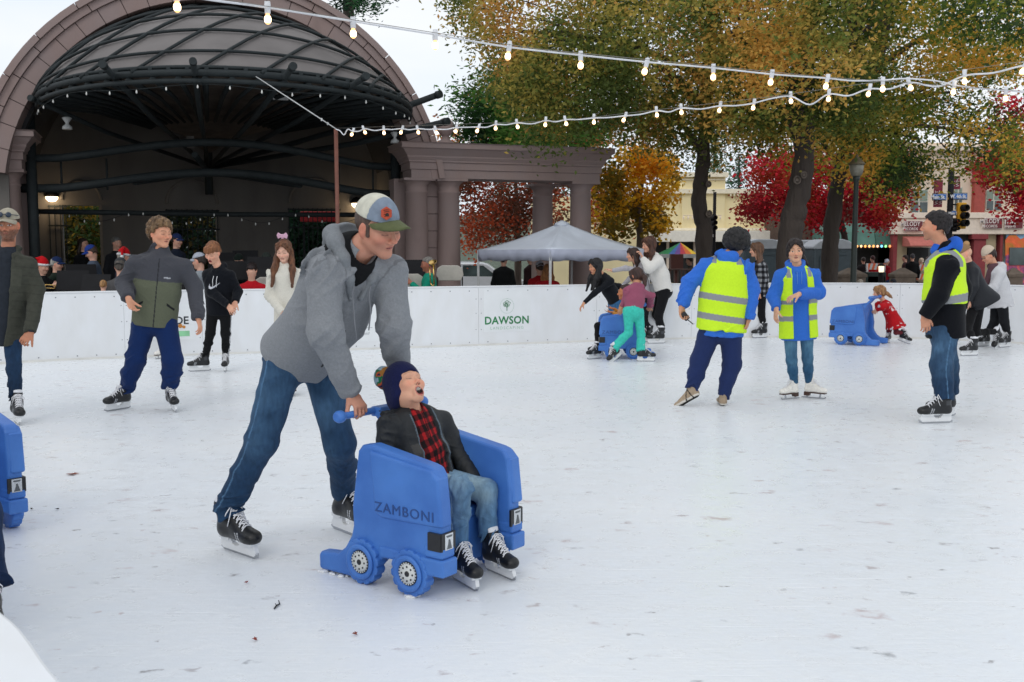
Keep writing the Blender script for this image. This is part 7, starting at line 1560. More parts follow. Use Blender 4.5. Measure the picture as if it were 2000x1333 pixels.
def swoosh(J, s, x, y, w, off):
    up, rs = J['up'], nrm(J['rs'] - J['up'] * np.dot(J['rs'], J['up'])); fr = np.cross(up, rs); L = np.linalg.norm(J['neck'] - J['pelvis']); o = J['pelvis'] + up * L * y + rs * x + fr * off - np.array(J['root'].location)
    for e in (-1, 1):
        b = MB(); b.tube([o + rs * (e * .022) + up * .115 - fr * .03, o + rs * (e * .024) + up * .06 + fr * .006, o + rs * (e * .022) - up * .02 + fr * .010], .0035, 6); b.build('drawstring', M_LACE, J['root'])
swoosh(J, 1, -.012, .60, .13, .134)

# ---- girl with the pink bow
def cream(v, x, y, z, J): return np.tile(C('d6d2c6'), (len(v), 1))
J = person(dict(soft=1, label='girl with long auburn hair and a pink bow in a cream sweater', group=SKATERS, h=.0065, s=.86, hs=.92, byaw=-88, syaw=-88,
    feet=[dict(h=(544, 764), t=(540, 776), kind='figure', s=.85), dict(h=(572, 766), t=(574, 778), kind='figure', s=.85)], pelvis=(562, 630, 0), neck=(558, 520, 0), head=(555, 491, -.03, -96, -16, 0),
    arms=[((527, 578, .0), (552, 612, -.18)), ((588, 585, 0), (570, 618, -.15))], knees=[(545, 692, -.03), (568, 692, -.03)], skin=C('e0b099'), face=dict(eyes='down', hair=C('7a5036'), lips=.7),
    top=dict(name='sweater', col=cream, mat=M_FLEECE, hem=.06, sleeve=(.066, .06, .045), fold=.018), legs=dict(name='jeans', col=C('34506f'), mat=M_DENIM, thigh=.078),
    hairdo=dict(kind='long', col=C('4f2f1c'), col2=C('8a5a3c'), len=.36, line=.08, vol=-.002, front=.10)))
_T = lambda x, y, z: J['head'] + J['hM'] @ (V(x, y, z) * .92) - np.array(J['root'].location)
_b = MB()
for _e in (-1, 1): _b.prism([(0, -.008), (_e * .05, -.03), (_e * .062, .01), (_e * .045, .04), (0, .010)], .014, lambda a, c, d: _T(a + .01, -.03 + d, .165 + c))
_b.prism([(-.012, -.03), (.012, -.03), (.012, .02), (-.012, .02)], .02, lambda a, c, d: _T(a + .01, -.033 + d, .165 + c)); _b.build('hair_bow', mat('pink_ribbon', C('e3b4cb'), rough=.7), J['root'], bevel=.003)

# ---- the rink guards
HV, REF, BLU = C('c8f530'), C('8a8d90'), C('346cc9')
HVD = HV * V(1.0, .95, .7)
def vest_back(v, x, y, z, J):
    c = np.tile(HVD, (len(v), 1)); yy = y + x * .12; c[(np.abs(yy - .42) < .045)] = REF; c[(np.abs(yy - .14) < .045)] = REF; c[(y > .90) & (np.abs(np.abs(x) - .12) < .028) & (y < 1.1)] = REF
    return c
def vest_open(wid):
    def f(g, J, s):
        up, rs, n = J['up'], J['rs'], J['neck']; fr = np.cross(up, rs); Q = lambda a, b, c: n + rs * a * s + up * b * s + fr * c * s
        g.cone(Q(0, .12, .0), Q(0, -.06, .0), .088 * s, .094 * s, k=.006, op='s')
        for i in (0, 1):
            if J['arm'][i]: S0 = J['sh'][i]; g.cone(S0 + up * .01, lerp(S0, J['arm'][i][0], 1), .084 * s, .084 * s, k=.008, op='s'); g.cone(S0 + rs * (1 if i == 0 else -1) * .03 + up * .01, S0 + rs * (1 if i == 0 else -1) * .1 + up * .01, .09 * s, .1 * s, k=.006, op='s')
        if wid: g.ecap(Q(0, .05, .14), Q(.0, -.9, .17), rs, (wid, .11), (wid * 1.15, .11), k=.006, op='s')
    return f
J = person(dict(label='rink guard with dark curly hair seen from behind in a yellow safety vest', group=SKATERS, h=.0058, s=1.0, hs=1.0, byaw=86, syaw=78, w=1.08,
    feet=[dict(h=(1409, 794), t=(1411, 788), kind='shoe', yaw=86, s=.9), dict(h=(1350, 796), t=(1345, 792), kind='shoe', yaw=150, pitch=32, roll=14, s=.95, dz=.045)], pelvis=(1408, 640, 0), neck=(1420, 502, 0), head=(1437, 480, .06, 74, -14, 10), hipw=.09, shw=.19,
    arms=[((1468, 570, .02), (1463, 622, -.03)), ((1345, 556, .0), (1331, 602, -.10))], hands=[dict(d=(-.25, -.1, -.9), n=(-.7, .3, 0), curl=30), dict(d=(.2, -.1, -.9), n=(.5, -.6, 0), curl=62)], knees=[(1430, 712, .03), (1366, 706, .03)],
    skin=C('c08c6c'), face=dict(hair=C('0c0b0c')), shoecol=C('a3907a'),
    top=dict(name='hoodie', col=BLU, mat=M_FLEECE, hem=.06, sleeve=(.082, .076, .056), chest=(.20, .135), waist=(.195, .14), hip=(.19, .14), fold=.024, hood=.8),
    legs=dict(name='sweat_trousers', col=C('22305a'), mat=M_FLEECE, thigh=.110, knee=.088, calf=.074, hem=.054, fold=.026, seat=(.180, .13), bunch=2.2),
    hairdo=dict(kind='curly', col=C('0b0a0b'), col2=C('2e2a2b'), vol=.030, n=210, tuft=1.25, coverears=1, seed=5, h=.006)))
_sp = dict(s=1.0, byaw=86, w=1.08)
VB = top(_sp, J, dict(name='safety_vest', vest=1, mat=M_VEST, col=vest_back, hem=.015, chest=(.212, .150), waist=(.210, .152), hip=(.218, .16), fold=.014, extra=[vest_open(0)]), .0055)
_w = J['arm'][1][1] - np.array(J['root'].location); _w0 = empty('two_way_radio', tuple(J['arm'][1][1] + V(.03, -.035, -.075)), 0, 'black two-way radio held in the left hand of the guard seen from behind', 'radio')
_b = MB(); _b.box((0, 0, 0), (.05, .03, .085), rotz(.3) @ roty(-.7)); _b.build('radio_body', M_BLK, _w0, bevel=.006)
_b = MB(); _b.tube([(.02, 0, -.03), (.075, -.01, -.075)], .005, 8); _b.build('aerial', M_BLK, _w0)
def vest_front(v, x, y, z, J):
    c = np.tile(HVD, (len(v), 1)); c[(np.abs(y - .40) < .035)] = REF; c[(np.abs(y - .12) < .045)] = REF; c[(y > .82) & (y < .97) & (np.abs(np.abs(x) - .11) < .022) & (z > 0)] = REF; return c
def girlhood(g, J, s):
    up, rs, n = J['up'], J['rs'], J['neck']; fr = np.cross(up, rs); Q = lambda a, b, c: n + rs * a * s + up * b * s + fr * c * s
    g.ecap(Q(-.05, .02, -.07), Q(.05, .02, -.07), up, (.06 * s, .05 * s), k=.03)
    for e in (-1, 1): g.cone(Q(e * .078, .035, -.04), Q(e * .022, -.05, .095), .032 * s, .022 * s, k=.015)
    g.cone(Q(0, .12, .04), Q(0, .01, .03), .055 * s, .050 * s, k=.008, op='s')
J = person(dict(soft=1, label='dark haired rink guard in white figure skates and blue hoodie pointing down', group=SKATERS, h=.0055, s=.94, hs=.96, byaw=-88, syaw=-90,
    feet=[dict(h=(1559, 777), t=(1526, 783), kind='figure', yaw=-150, s=.78), dict(h=(1577, 772), t=(1604, 785), kind='figure', yaw=-38, s=.78)], pelvis=(1559, 634, 0), neck=(1555, 521, 0), head=(1553, 491, -.03, -100, -3, 3),
    arms=[((1511, 578, .0), (1516, 603, -.14)), ((1598, 572, .0), (1561, 575, -.24))], hands=[dict(d=(-.1, -.2, -.9), n=(.8, .2, 0), curl=18, side=1), dict(d=(-.75, -.15, -.25), n=(0, .2, -1), curl=22, spread=1.6, side=1)], knees=[(1546, 704, -.03), (1577, 700, -.03)],
    skin=C('d8a587'), face=dict(eyes='open', hair=C('1d1514'), mouth=.16, lips=.7, lip=C('a65a52')),
    top=dict(name='hoodie', col=BLU, mat=M_FLEECE, hem=.15, sleeve=(.078, .072, .050), chest=(.180, .125), waist=(.180, .13), hip=(.185, .135), fold=.022, extra=[girlhood]),
    legs=dict(name='jeans', col=jeans_col(C('2b5272'), C('5c86a0')), mat=M_DENIM, thigh=.080, knee=.055, calf=.050, hem=.040, fold=.012, bunch=.8, seat=(.15, .11)),
    hairdo=dict(kind='pony', col=C('1a1313'), col2=C('3a2a26'), tail=[(.02, -.10, .06), (-.04, -.15, .0), (-.09, -.13, -.09), (-.13, -.10, -.15)], line=.08)))
top(dict(s=.94, byaw=-88), J, dict(name='safety_vest', vest=1, mat=M_VEST, col=vest_front, hem=.13, chest=(.196, .142), waist=(.198, .146), hip=(.205, .152), fold=.012, extra=[vest_open(.075)]), .0055)
for _e in (-1, 1):
    _b = MB(); _o = J['neck'] - np.array(J['root'].location) + V(0, -.12, 0); _b.tube([_o + V(_e * .02, .02, -.03), _o + V(_e * .022, -.01, -.09), _o + V(_e * .02, -.016, -.17)], .003, 6); _b.build('drawstring', mat('blue_cord', (.10, .25, .6)), J['root'])
def vest_side(v, x, y, z, J):
    c = np.tile(HVD, (len(v), 1)); c[(np.abs(y - .34 + z * .3) < .055)] = REF; c[(np.abs(y - .10 - z * .25) < .03)] = REF; c[(y > .80) & (np.abs(x) < .13) & (np.abs(x) > .07)] = REF; return c
def guardhood(g, J, s): pass
_spr = dict(label='dark haired rink guard in black jacket and safety vest looking away left', group=SKATERS, h=.0055, s=1.03, hs=1.0, byaw=180, syaw=150,
    feet=[dict(h=(1868, 812), t=(1812, 816)), dict(h=(1860, 826), t=(1797, 828))], pelvis=(1843, 636, .0), neck=(1846, 492, .0), head=(1826, 443, .0, 152, 2, 0), hipw=.07, shw=.18,
    sh=[(1868, 520, .17), (1850, 520, -.15)], arms=[((1880, 565, .05), (1872, 610, .0)), ((1833, 578, -.05), (1806, 618, .0))], hands=[dict(d=(0, 0, -1), curl=40), dict(d=(.15, 0, -1), n=(0, .9, 0), curl=30)], knees=[(1852, 716, .03), (1838, 716, .0)],
    skin=C('c98f72'), face=dict(hair=C('15100f'), stubble=.35),
    top=dict(name='fleece_jacket', col=C('0c0e14'), mat=M_FLEECE, hem=.09, hemto=(.02, 0, 0), sleeve=(.086, .078, .058), chest=(.195, .15), waist=(.185, .155), hip=(.180, .155), fold=.022, collar=.06),
    legs=dict(name='jeans', col=jeans_col(C('1e3550'), C('466684')), mat=M_DENIM, thigh=.105, knee=.088, calf=.080, hem=.074, fold=.024, seat=(.155, .14), bunch=1.6),
    hairdo=dict(kind='curly', col=C('120d0c'), col2=C('30262a'), line=.08, vol=.004, n=230, tuft=.75, seed=9))
J = person(_spr)
def hoodcol(g, J, s):
    up, rs, n = J['up'], J['rs'], J['neck']
    g.p = [q for q in g.p if False]; g.bones = []
    for e in (-1, 1): g.cone(n + V(.085, 0, .075), n + V(-.055, e * .07, .0), .048, .030, k=.03)
    g.ell(n + V(.080, 0, .050), (.06, .09, .075), k=.02); g.cone(n + V(-.07, 0, .01), n + V(-.05, 0, .05), .055, .052, k=.02); g.cone(n + V(-.06, 0, .12), n + V(.0, 0, .06), .056, .052, k=.01, op='s')
_g = SDF(); hoodcol(_g, J, 1); sdf_obj('hood', _g, .006, M_FLEECE, C('2f6bd8') * .8, J['root'])
top(dict(_spr), J, dict(name='safety_vest', vest=1, mat=M_VEST, col=vest_side, hem=-.20, chest=(.208, .163), waist=(.203, .170), hip=(.205, .172), fold=.014, extra=[vest_open(.055)]), .0055)

# ---- group at the second skating aid (left of the guards)
JB = C('11141a')
J = person(dict(soft=1, label='woman in a black top with long black hair reaching out her arm', group=SKATERS, h=.008, s=.94, byaw=-150, syaw=-150, feet=[dict(h=(1214, 678), t=(1188, 684), yaw=-170), dict(h=(1206, 684), t=(1180, 689), yaw=-170)], pelvis=(1204, 592, .0), neck=(1176, 540, -.05), head=(1163, 521, -.06, -158, -12, 0),
    arms=[((1210, 560, .05), (1232, 575, .0)), ((1161, 573, -.05), (1141, 592, -.12))], hands=[None, dict(d=(-.5, -.2, -.6), n=(.5, 0, -.5), curl=25)], knees=[(1200, 640, -.02), (1192, 640, -.02)], skin=C('c9906f'), face=dict(hair=C('0e0c0d'), mouth=.3),
    top=dict(name='knit_top', col=JB, hem=.02, sleeve=(.055, .046, .034), chest=(.155, .11), waist=(.14, .105), hip=(.14, .105), fold=.012), legs=dict(name='jeans', col=jeans_col(C('2a567f'), C('4f7fa6')), mat=M_DENIM, thigh=.085, knee=.062, calf=.055, hem=.05, fold=.012),
    hairdo=dict(kind='long', col=C('0c0a0c'), col2=C('221e20'), len=.36, line=.08, front=.10)))
J = person(dict(soft=1, label='brown haired girl in a pale grey top resting hands on the woman ahead', group=SKATERS, h=.008, s=.93, byaw=-178, syaw=-178, feet=[dict(h=(1276, 664), t=(1248, 665)), dict(h=(1270, 668), t=(1246, 669))], pelvis=(1262, 580, .0), neck=(1247, 518, .0), head=(1236, 499, -.02, -176, -3, 0),
    arms=[((1230, 545, .0), (1215, 560, .0)), ((1222, 524, -.05), (1196, 529, -.02))], hands=[None, dict(d=(-.9, 0, .25), n=(0, 0, -1), curl=25)], knees=[(1255, 625, -.02), (1258, 625, -.02)], skin=C('d8a489'), face=dict(hair=C('2a1c17')),
    top=dict(name='knit_top', col=C('a9a6ab'), hem=.04, sleeve=(.052, .046, .036), chest=(.15, .105), waist=(.135, .10), hip=(.145, .105)), legs=dict(name='leggings', col=C('16181d'), thigh=.078),
    hairdo=dict(kind='long', col=C('2a1c18'), col2=C('4a342c'), len=.22, line=.08)))
J = person(dict(soft=1, label='long brown haired woman in a loose white sweater and black leggings', group=SKATERS, h=.0075, s=1.0, byaw=-176, syaw=-170, feet=[dict(h=(1303, 663), t=(1270, 664)), dict(h=(1302, 671), t=(1263, 672))], pelvis=(1296, 566, .0), neck=(1277, 500, .0), head=(1267, 479, -.02, -164, -10, -4), nr=.05,
    arms=[((1252, 545, .05), (1247, 520, .02)), ((1268, 524, -.12), (1255, 504, -.05))], hands=[None, dict(d=(-.4, 0, .9), n=(-.8, 0, 0), curl=40)], knees=[(1282, 615, .0), (1286, 618, .0)], skin=C('d8a489'), face=dict(hair=C('3d2418')),
    top=dict(name='sweater', col=C('d9d6d0'), mat=M_FLEECE, hem=.05, sleeve=(.085, .085, .05), chest=(.175, .13), waist=(.18, .15), hip=(.17, .14), fold=.02), legs=dict(name='leggings', col=C('0d0d11'), thigh=.096, knee=.068, calf=.058, hem=.044, fold=.008, seat=(.16, .14)),
    hairdo=dict(kind='long', col=C('3a2116'), col2=C('6b4430'), len=.30, line=.08, vol=.010, front=.05)))
P2 = copy_tree(PROTO); put_pusher(P2, (1237, 702), 178, 'blue skating aid pushed by the girl in turquoise trousers', wheel=(-.285, .285), scale=1.0)
J = person(dict(label='child in black trousers riding in the skating aid with both hands raised', group=SKATERS, h=.009, s=.80, hs=.9, byaw=178, syaw=178, feet=[dict(h=(1180, 693), t=(1150, 695), s=.85), dict(h=(1178, 700), t=(1144, 703), s=.85)], pelvis=(1219, 646, .0), neck=(1222, 592, .0), head=(1220, 572, .0, 178, 0, 0),
    arms=[((1222, 622, .05), (1200, 604, .0)), ((1218, 624, -.05), (1197, 611, .0))], hands=[dict(d=(-.9, 0, .2), n=(0, 0, 1), curl=15), dict(d=(-.9, -.1, .15), n=(0, 0, 1), curl=15)], knees=[(1172, 637, .0), (1168, 637, .0)], skin=C('b9764f'), face=dict(hair=C('1d1412')),
    top=dict(name='t_shirt', col=C('c98a3a'), hem=.04, sleeve=(.05, .045, .03)), legs=dict(name='track_trousers', col=C('0c0c0f'), thigh=.075, knee=.062, calf=.055, hem=.05), hairdo=dict(kind='short', col=C('2a1a14'))))
J = person(dict(soft=1, label='girl in a mauve hoodie and turquoise trousers pushing a skating aid', group=SKATERS, h=.0065, s=.82, hs=.93, byaw=110, syaw=120, feet=[dict(h=(1247, 705), t=(1274, 708), yaw=-8), dict(h=(1208, 702), t=(1198, 710), yaw=-140, pitch=28, dz=.02)], pelvis=(1237, 606, .0), neck=(1243, 560, .10), head=(1243, 541, .12, 128, -20, 0), hipw=.085,
    arms=[((1272, 578, .05), (1270, 598, .25)), ((1222, 585, .1), (1215, 600, .1))], hands=[dict(d=(-.2, .3, -.5), curl=60), None], knees=[(1252, 655, .04), (1228, 650, .04)], skin=C('c08a6a'), face=dict(hair=C('2c1c18')),
    top=dict(name='hoodie', col=C('935066'), mat=M_FLEECE, hem=.05, sleeve=(.066, .058, .045), chest=(.165, .125), waist=(.16, .13), hip=(.155, .125), fold=.018, hood=.6), legs=dict(name='flared_trousers', col=C('3fc0ae'), thigh=.094, knee=.064, calf=.062, hem=.078, fold=.012, bunch=1.2, seat=(.155, .14), drop=.03),
    hairdo=dict(kind='pony', col=C('2c1b17'), col2=C('55382e'), tail=[(.02, -.11, .0), (.01, -.15, -.06), (-.01, -.13, -.16), (-.02, -.10, -.22)], coverears=1, line=.08)))
# ---- far side: plaid shirt girl behind the guard
def bwplaid(v, x, y, z, J):
    a = (v[:, 0] / .09) % 1; b = (v[:, 2] / .09) % 1; k = ((a < .5).astype(int) + (b < .5)); c = np.zeros((len(v), 3)); c[:] = C('8d8f92'); c[k == 1] = C('3a3b40'); c[k == 2] = C('0d0d10'); return c
J = person(dict(soft=1, label='long haired girl in a black and white plaid shirt by the far boards', group=SKATERS, h=.008, s=.98, byaw=172, syaw=172, feet=[dict(h=(1494, 657), t=(1466, 658)), dict(h=(1499, 660), t=(1470, 661))], pelvis=(1487, 567, .0), neck=(1484, 512, .0), head=(1477, 489, .0, 168, -5, 0),
    arms=[((1480, 545, .05), (1470, 565, .0)), ((1492, 545, -.05), (1482, 572, -.02))], knees=[(1482, 615, .0), (1487, 615, .0)], skin=C('d8a489'), face=dict(hair=C('5a3c28')),
    top=dict(name='plaid_shirt', col=bwplaid, hem=.10, sleeve=(.065, .06, .045), chest=(.175, .13), waist=(.17, .13), hip=(.17, .135)), legs=dict(name='leggings', col=C('0d0d11'), thigh=.082, hem=.044),
    hairdo=dict(kind='long', col=C('4a3020'), col2=C('7c5a40'), len=.42, line=.08, vol=.006)))
# ---- little girl in red with the third skating aid
P3 = copy_tree(PROTO); put_pusher(P3, (1642, 674), 146, 'blue skating aid pushed by the small girl in a red dress', wheel=(0, .285), scale=1.0)
def reddots(v, x, y, z, J):
    c = np.tile(C('b5131c'), (len(v), 1)); n = noise(v * 34, 3); c[(n > .55)] = C('d9c6c6'); return c
def dress(g, J, s):
    p = J['pelvis']; g.ecap(lerp(p, J['neck'], .3), p + V(.02, 0, -.10) * s * 1.6, V(0, 1, 0), (.13 * s, .12 * s), (.26 * s, .24 * s), k=.05)
    g.cut(p + V(.02, 0, -.17) * s, (.25, 0, -1), p + V(0, 0, -.4) * s, .36, k=.01)
J = person(dict(soft=1, label='small fair haired girl in a red dotted dress pushing a skating aid', group=SKATERS, h=.0065, s=.66, hs=.84, byaw=174, syaw=165, feet=[dict(h=(1742, 668), t=(1726, 672), s=.72), dict(h=(1758, 665), t=(1772, 678), s=.72, yaw=-50, pitch=15, dz=.02)], pelvis=(1747, 627, .0), neck=(1726, 590, .0), head=(1717, 572, .0, 168, -8, 0),
    arms=[((1716, 596, .04), (1712, 604, .05)), ((1722, 600, -.04), (1712, 606, .0))], knees=[(1736, 647, .0), (1750, 650, .0)], skin=C('dda98c'), face=dict(hair=C('9a6a42')),
    top=dict(name='dress', col=reddots, hem=.02, sleeve=(.10, .09, .05), chest=(.16, .14), waist=(.16, .14), hip=(.17, .15), extra=[dress]), legs=dict(name='tights', col=C('6b2b33'), thigh=.07, knee=.055, calf=.048, hem=.042),
    hairdo=dict(kind='pony', col=C('7a5232'), col2=C('c49a68'), tail=[(.0, -.11, .0), (0, -.15, -.04), (.02, -.19, -.09), (.03, -.22, -.13)], line=.08, vol=.009)))
# ---- couple behind the right guard
def flare(g, J, s):
    p = J['pelvis']; g.ecap(lerp(p, J['neck'], .35), p + V(.10, 0, -.04), V(0, 1, 0), (.15, .16), (.17, .25), k=.05)
    g.cut(p + V(.1, 0, -.07), (.5, 0, -1), p + V(.1, 0, -.35), .4, k=.01)
J = person(dict(label='skater in a black coat and bobble hat half hidden behind the right guard', group=SKATERS, h=.008, s=.95, byaw=176, syaw=170, feet=[dict(h=(1910, 695), t=(1877, 696)), dict(h=(1962, 668), t=(1938, 692), yaw=-140, pitch=42, dz=.06)], pelvis=(1908, 588, .0), neck=(1893, 517, .0), head=(1884, 498, .0, 170, -18, 0),
    arms=[((1880, 560, .05), (1870, 585, .0)), ((1902, 560, -.05), (1892, 588, -.02))], knees=[(1890, 642, .0), (1906, 650, .02)], skin=C('d8a489'), face=dict(hair=C('2a2a2a')),
    top=dict(name='coat', col=C('12151c'), mat=M_NYLON, hem=.05, sleeve=(.075, .07, .055), chest=(.18, .14), waist=(.18, .16), hip=(.19, .2), extra=[flare]), legs=dict(name='leggings', col=C('08080b'), thigh=.085, knee=.06, calf=.05, hem=.04)))
_bn = beanie(J, C('8c6f52'), h=.007); _g = SDF(); _g.ell(J['head'] + V(.02, 0, .155), .045); sdf_obj('pompom', _g, .008, M_FLEECE, C('b08a62'), _bn)
J = person(dict(soft=1, label='woman in a white hooded jacket, cream beanie and mauve scarf looking down', group=SKATERS, h=.007, s=.96, byaw=176, syaw=176, feet=[dict(h=(1934, 676), t=(1908, 678)), dict(h=(1974, 678), t=(1950, 680))], pelvis=(1952, 580, .0), neck=(1944, 523, .0), head=(1931, 501, .0, 178, -24, 0),
    arms=[((1930, 555, .05), (1912, 560, .0)), ((1940, 563, -.03), (1914, 567, .0))], knees=[(1942, 630, .0), (1962, 630, .0)], skin=C('d0997c'), face=dict(hair=C('2c1f1b')),
    top=dict(name='white_jacket', col=C('c9c9cc'), mat=M_FLEECE, hem=.15, sleeve=(.072, .066, .05), chest=(.175, .14), waist=(.175, .16), hip=(.185, .19), fold=.016, hood=1.1), legs=dict(name='leggings', col=C('17191d'), thigh=.092, knee=.068, calf=.055, hem=.046),
    hairdo=dict(kind='short', col=C('2c1f1b'), line=.08)))
beanie(J, C('c9b8a4'), h=.007, tall=.02)
_g = SDF(); _n = J['neck']; _g.ecap(_n + V(-.02, -.04, .02), _n + V(-.02, .04, .02), V(0, 0, 1), (.05, .09)); _g.cone(_n + V(-.08, -.05, .0), _n + V(-.15, -.03, -.28), .05, .04); sdf_obj('scarf', _g, .008, M_FLEECE, C('5a3f45'), J['root'])
_q = MB(); _T = lambda x, y, z: J['head'] + J['hM'] @ V(x, y, z) - np.array(J['root'].location)
_q.tube([_T(.08, -.01, .01), _T(.07, .08, .008), _T(.03, .112, .006), _T(-.03, .112, .006), _T(-.07, .08, .008)], .004, 6); _q.build('glasses', M_BLK, J['root'])
# ---- partly out of frame at the left edge: a third adult and his skating aid
P4 = copy_tree(PROTO); put_pusher(P4, (26, 1029), -44, 'blue skating aid cut off by the left edge of the picture', wheel=(0, .285), scale=1.0)
J = person(dict(label='skater in dark jeans mostly outside the left edge of the picture', group=SKATERS, h=.007, s=1.03, byaw=-60, syaw=-60, feet=[dict(h=(-190, 1180), t=(-160, 1200)), dict(h=(-30, 1228), t=(0, 1262), yaw=-60, s=.9)], pelvis=(-150, 790, 0), neck=(-330, 520, -.1), head=(-350, 440, -.05, -60, -20, 0),
    arms=[((-480, 650, -.1), (-400, 780, .1)), ((-260, 680, .1), (-200, 800, .2))], knees=[(-160, 980, 0), (-44, 1010, 0)], face=dict(hair=C('2a1c14')),
    top=dict(col=C('2a2d33'), hem=.08, sleeve=(.07, .06, .05)), legs=dict(name='jeans', col=jeans_col(C('14294a'), C('24426a')), mat=M_DENIM, thigh=.09, knee=.08, calf=.07, hem=.074, fold=.02, bunch=1.4), hairdo=dict(kind='short', col=C('2a1c14'))))
# ================================================================ band and spectators beyond the boards
BANDG, SPG = 'band and listeners by the bandstand', 'people on the street beyond the rink'
def seat_person(px, py, Y, yaw, label, top_c, hair_c=C('2a1d16'), hat=None, hatc=None, pitch=-8, s=1.0, stand=False, lean=0, skin=SKIN, legc=C('14161b'), arms='down', hairkind='short', group=BANDG, h=.016, name='jacket', back=False, gap=None):
    "px,py: picture point of the head centre; the figure stands or sits on the ground below it"
    hc = P(px, py, Y); g = gz(Y); f = fwd(yaw); r = rightof(yaw); neck = hc - V(0, 0, .19 * s) - f * .03; 
    hipz = (.95 * s if stand else .50 * s) + g; pel = neck - V(0, 0, max(.42 * s, min(.52 * s, neck[2] - hipz))) - f * lean
    inv = lambda q: ((q[0] / q[1]) * 0, 0)
    def topx(q):
        d = q - CP; z = d @ RAYF; return (CX + FPX * (d @ RAYR) / z, CY - FPX * (d @ RAYU) / z)
    sp_ = dict(label=label, group=group, h=h, s=s, hs=s, byaw=yaw, Y=Y, gz=g, pelvis=(*topx(pel), pel[1] - Y), neck=(*topx(neck), neck[1] - pel[1]), head=(px, py, Y - neck[1], yaw, pitch, 0), skin=skin, face=dict(hair=hair_c, eyes='down'), top=dict(name=name, col=top_c, hem=.05 if not stand else .12, h=h, chest=(.185, .13), waist=(.18, .135), hip=(.18, .14), sleeve=(.07, .062, .05)), legs=dict(col=legc, h=h))
    aa = []
    for e in (1, -1):
        S0 = neck + r * .178 * s * e - V(0, 0, .072 * s)
        if arms == 'down': el = S0 + V(0, 0, -.27 * s) + r * e * .05 * s - f * .03; wr = el + V(0, 0, -.23 * s) + f * .06
        elif arms == 'lap': el = S0 + V(0, 0, -.26 * s) + r * e * .06 * s; wr = el + f * .20 * s - r * e * .10 * s + V(0, 0, -.04)
        else: el = S0 + V(0, 0, -.22 * s) + f * .14 * s + r * e * .03; wr = el + f * .16 * s - r * e * .14 * s + V(0, 0, .16 * s)
        aa.append(((*topx(el), el[1] - S0[1]), np.array(wr)))
    sp_['arms'] = aa
    J0 = person_at(sp_, pel, neck, hc, yaw, s, stand, g)
    if hairkind != 'none': hairdo(sp_, J0, dict(kind=hairkind, col=hair_c, line=.08, len=.30, coverears=hairkind == 'long', h=.012), h)
    if hat == 'cap': simple_cap(J0, hatc, hatc, h=.010)
    elif hat == 'backcap': simple_cap(J0, hatc, hatc, h=.010, back=True)
    elif hat == 'beanie': beanie(J0, hatc, h=.010)
    elif hat == 'santa':
        b = beanie(J0, C('c2101a'), h=.010, name='santa_hat', tall=.02); g_ = SDF(); T = lambda x, y, z: hc + J0['hM'] @ (V(x, y, z) * s)
        for k in range(12): a0, a1 = 2 * math.pi * k / 12, 2 * math.pi * (k + 1) / 12; g_.cone(T(.088 * math.cos(a0), -.015 + .105 * math.sin(a0), .045), T(.088 * math.cos(a1), -.015 + .105 * math.sin(a1), .045), .020, k=.008)
        sdf_obj('fur_band', g_, .010, M_FLEECE, C('d9d9dc'), b); g_ = SDF(); g_.cone(T(0, -.03, .14), T(.09, -.08, .12), .05, .03); g_.cone(T(.09, -.08, .12), T(.13, -.09, .03), .03, .02); sdf_obj('hat_tail', g_, .010, M_FLEECE, C('c2101a'), b)
        g_ = SDF(); g_.ell(T(.135, -.09, .0), .032); sdf_obj('pompom', g_, .010, M_FLEECE, C('e2e2e4'), b)
    return J0
def person_at(sp_, pel, neck, hc, yaw, s, stand, g):
    f = fwd(yaw); r = rightof(yaw); sp_ = sp_
    J = {'ft': [None, None]}; J['pelvis'] = pel; J['neck'] = neck; J['up'] = nrm(neck - pel); J['rs'] = r; J['hip'] = [pel + r * .088 * s * e + V(0, 0, -.02) for e in (1, -1)]
    J['sh'] = [neck + r * .178 * s * e - V(0, 0, .072 * s) for e in (1, -1)]; J['head'] = hc; J['hM'] = hframe(*sp_['head'][3:6]); J['hs'] = s; J['leg'] = []; J['arm'] = []
    for i, a in enumerate(sp_['arms']): S0 = J['sh'][i]; J['arm'].append((P(a[0][0], a[0][1], S0[1] + a[0][2]), a[1]))
    for i, e in enumerate((1, -1)):
        H = J['hip'][i]
        if stand: an = V(H[0], H[1], g + .09) + r * e * .03; kn = lerp(H, an, .5) + f * .02
        else: kn = H + f * .42 * s + r * e * .06 + V(0, 0, .0); an = V(kn[0], kn[1], g + .09) + f * .03
        J['leg'].append((kn, an))
    global joints
    jo = joints; joints = lambda q: J
    fts = []
    for kn, an in J['leg']: fts.append(dict(o=V(an[0], an[1], g) + f * .07, M=rotz(R(yaw)), an=an, kind='shoe', s=s * .95, yaw=yaw))
    J['ft'] = fts; sp_['shoecol'] = C('1a1a1c')
    try: person(sp_)
    finally: joints = jo
    return J
BK = C('0d0e12')
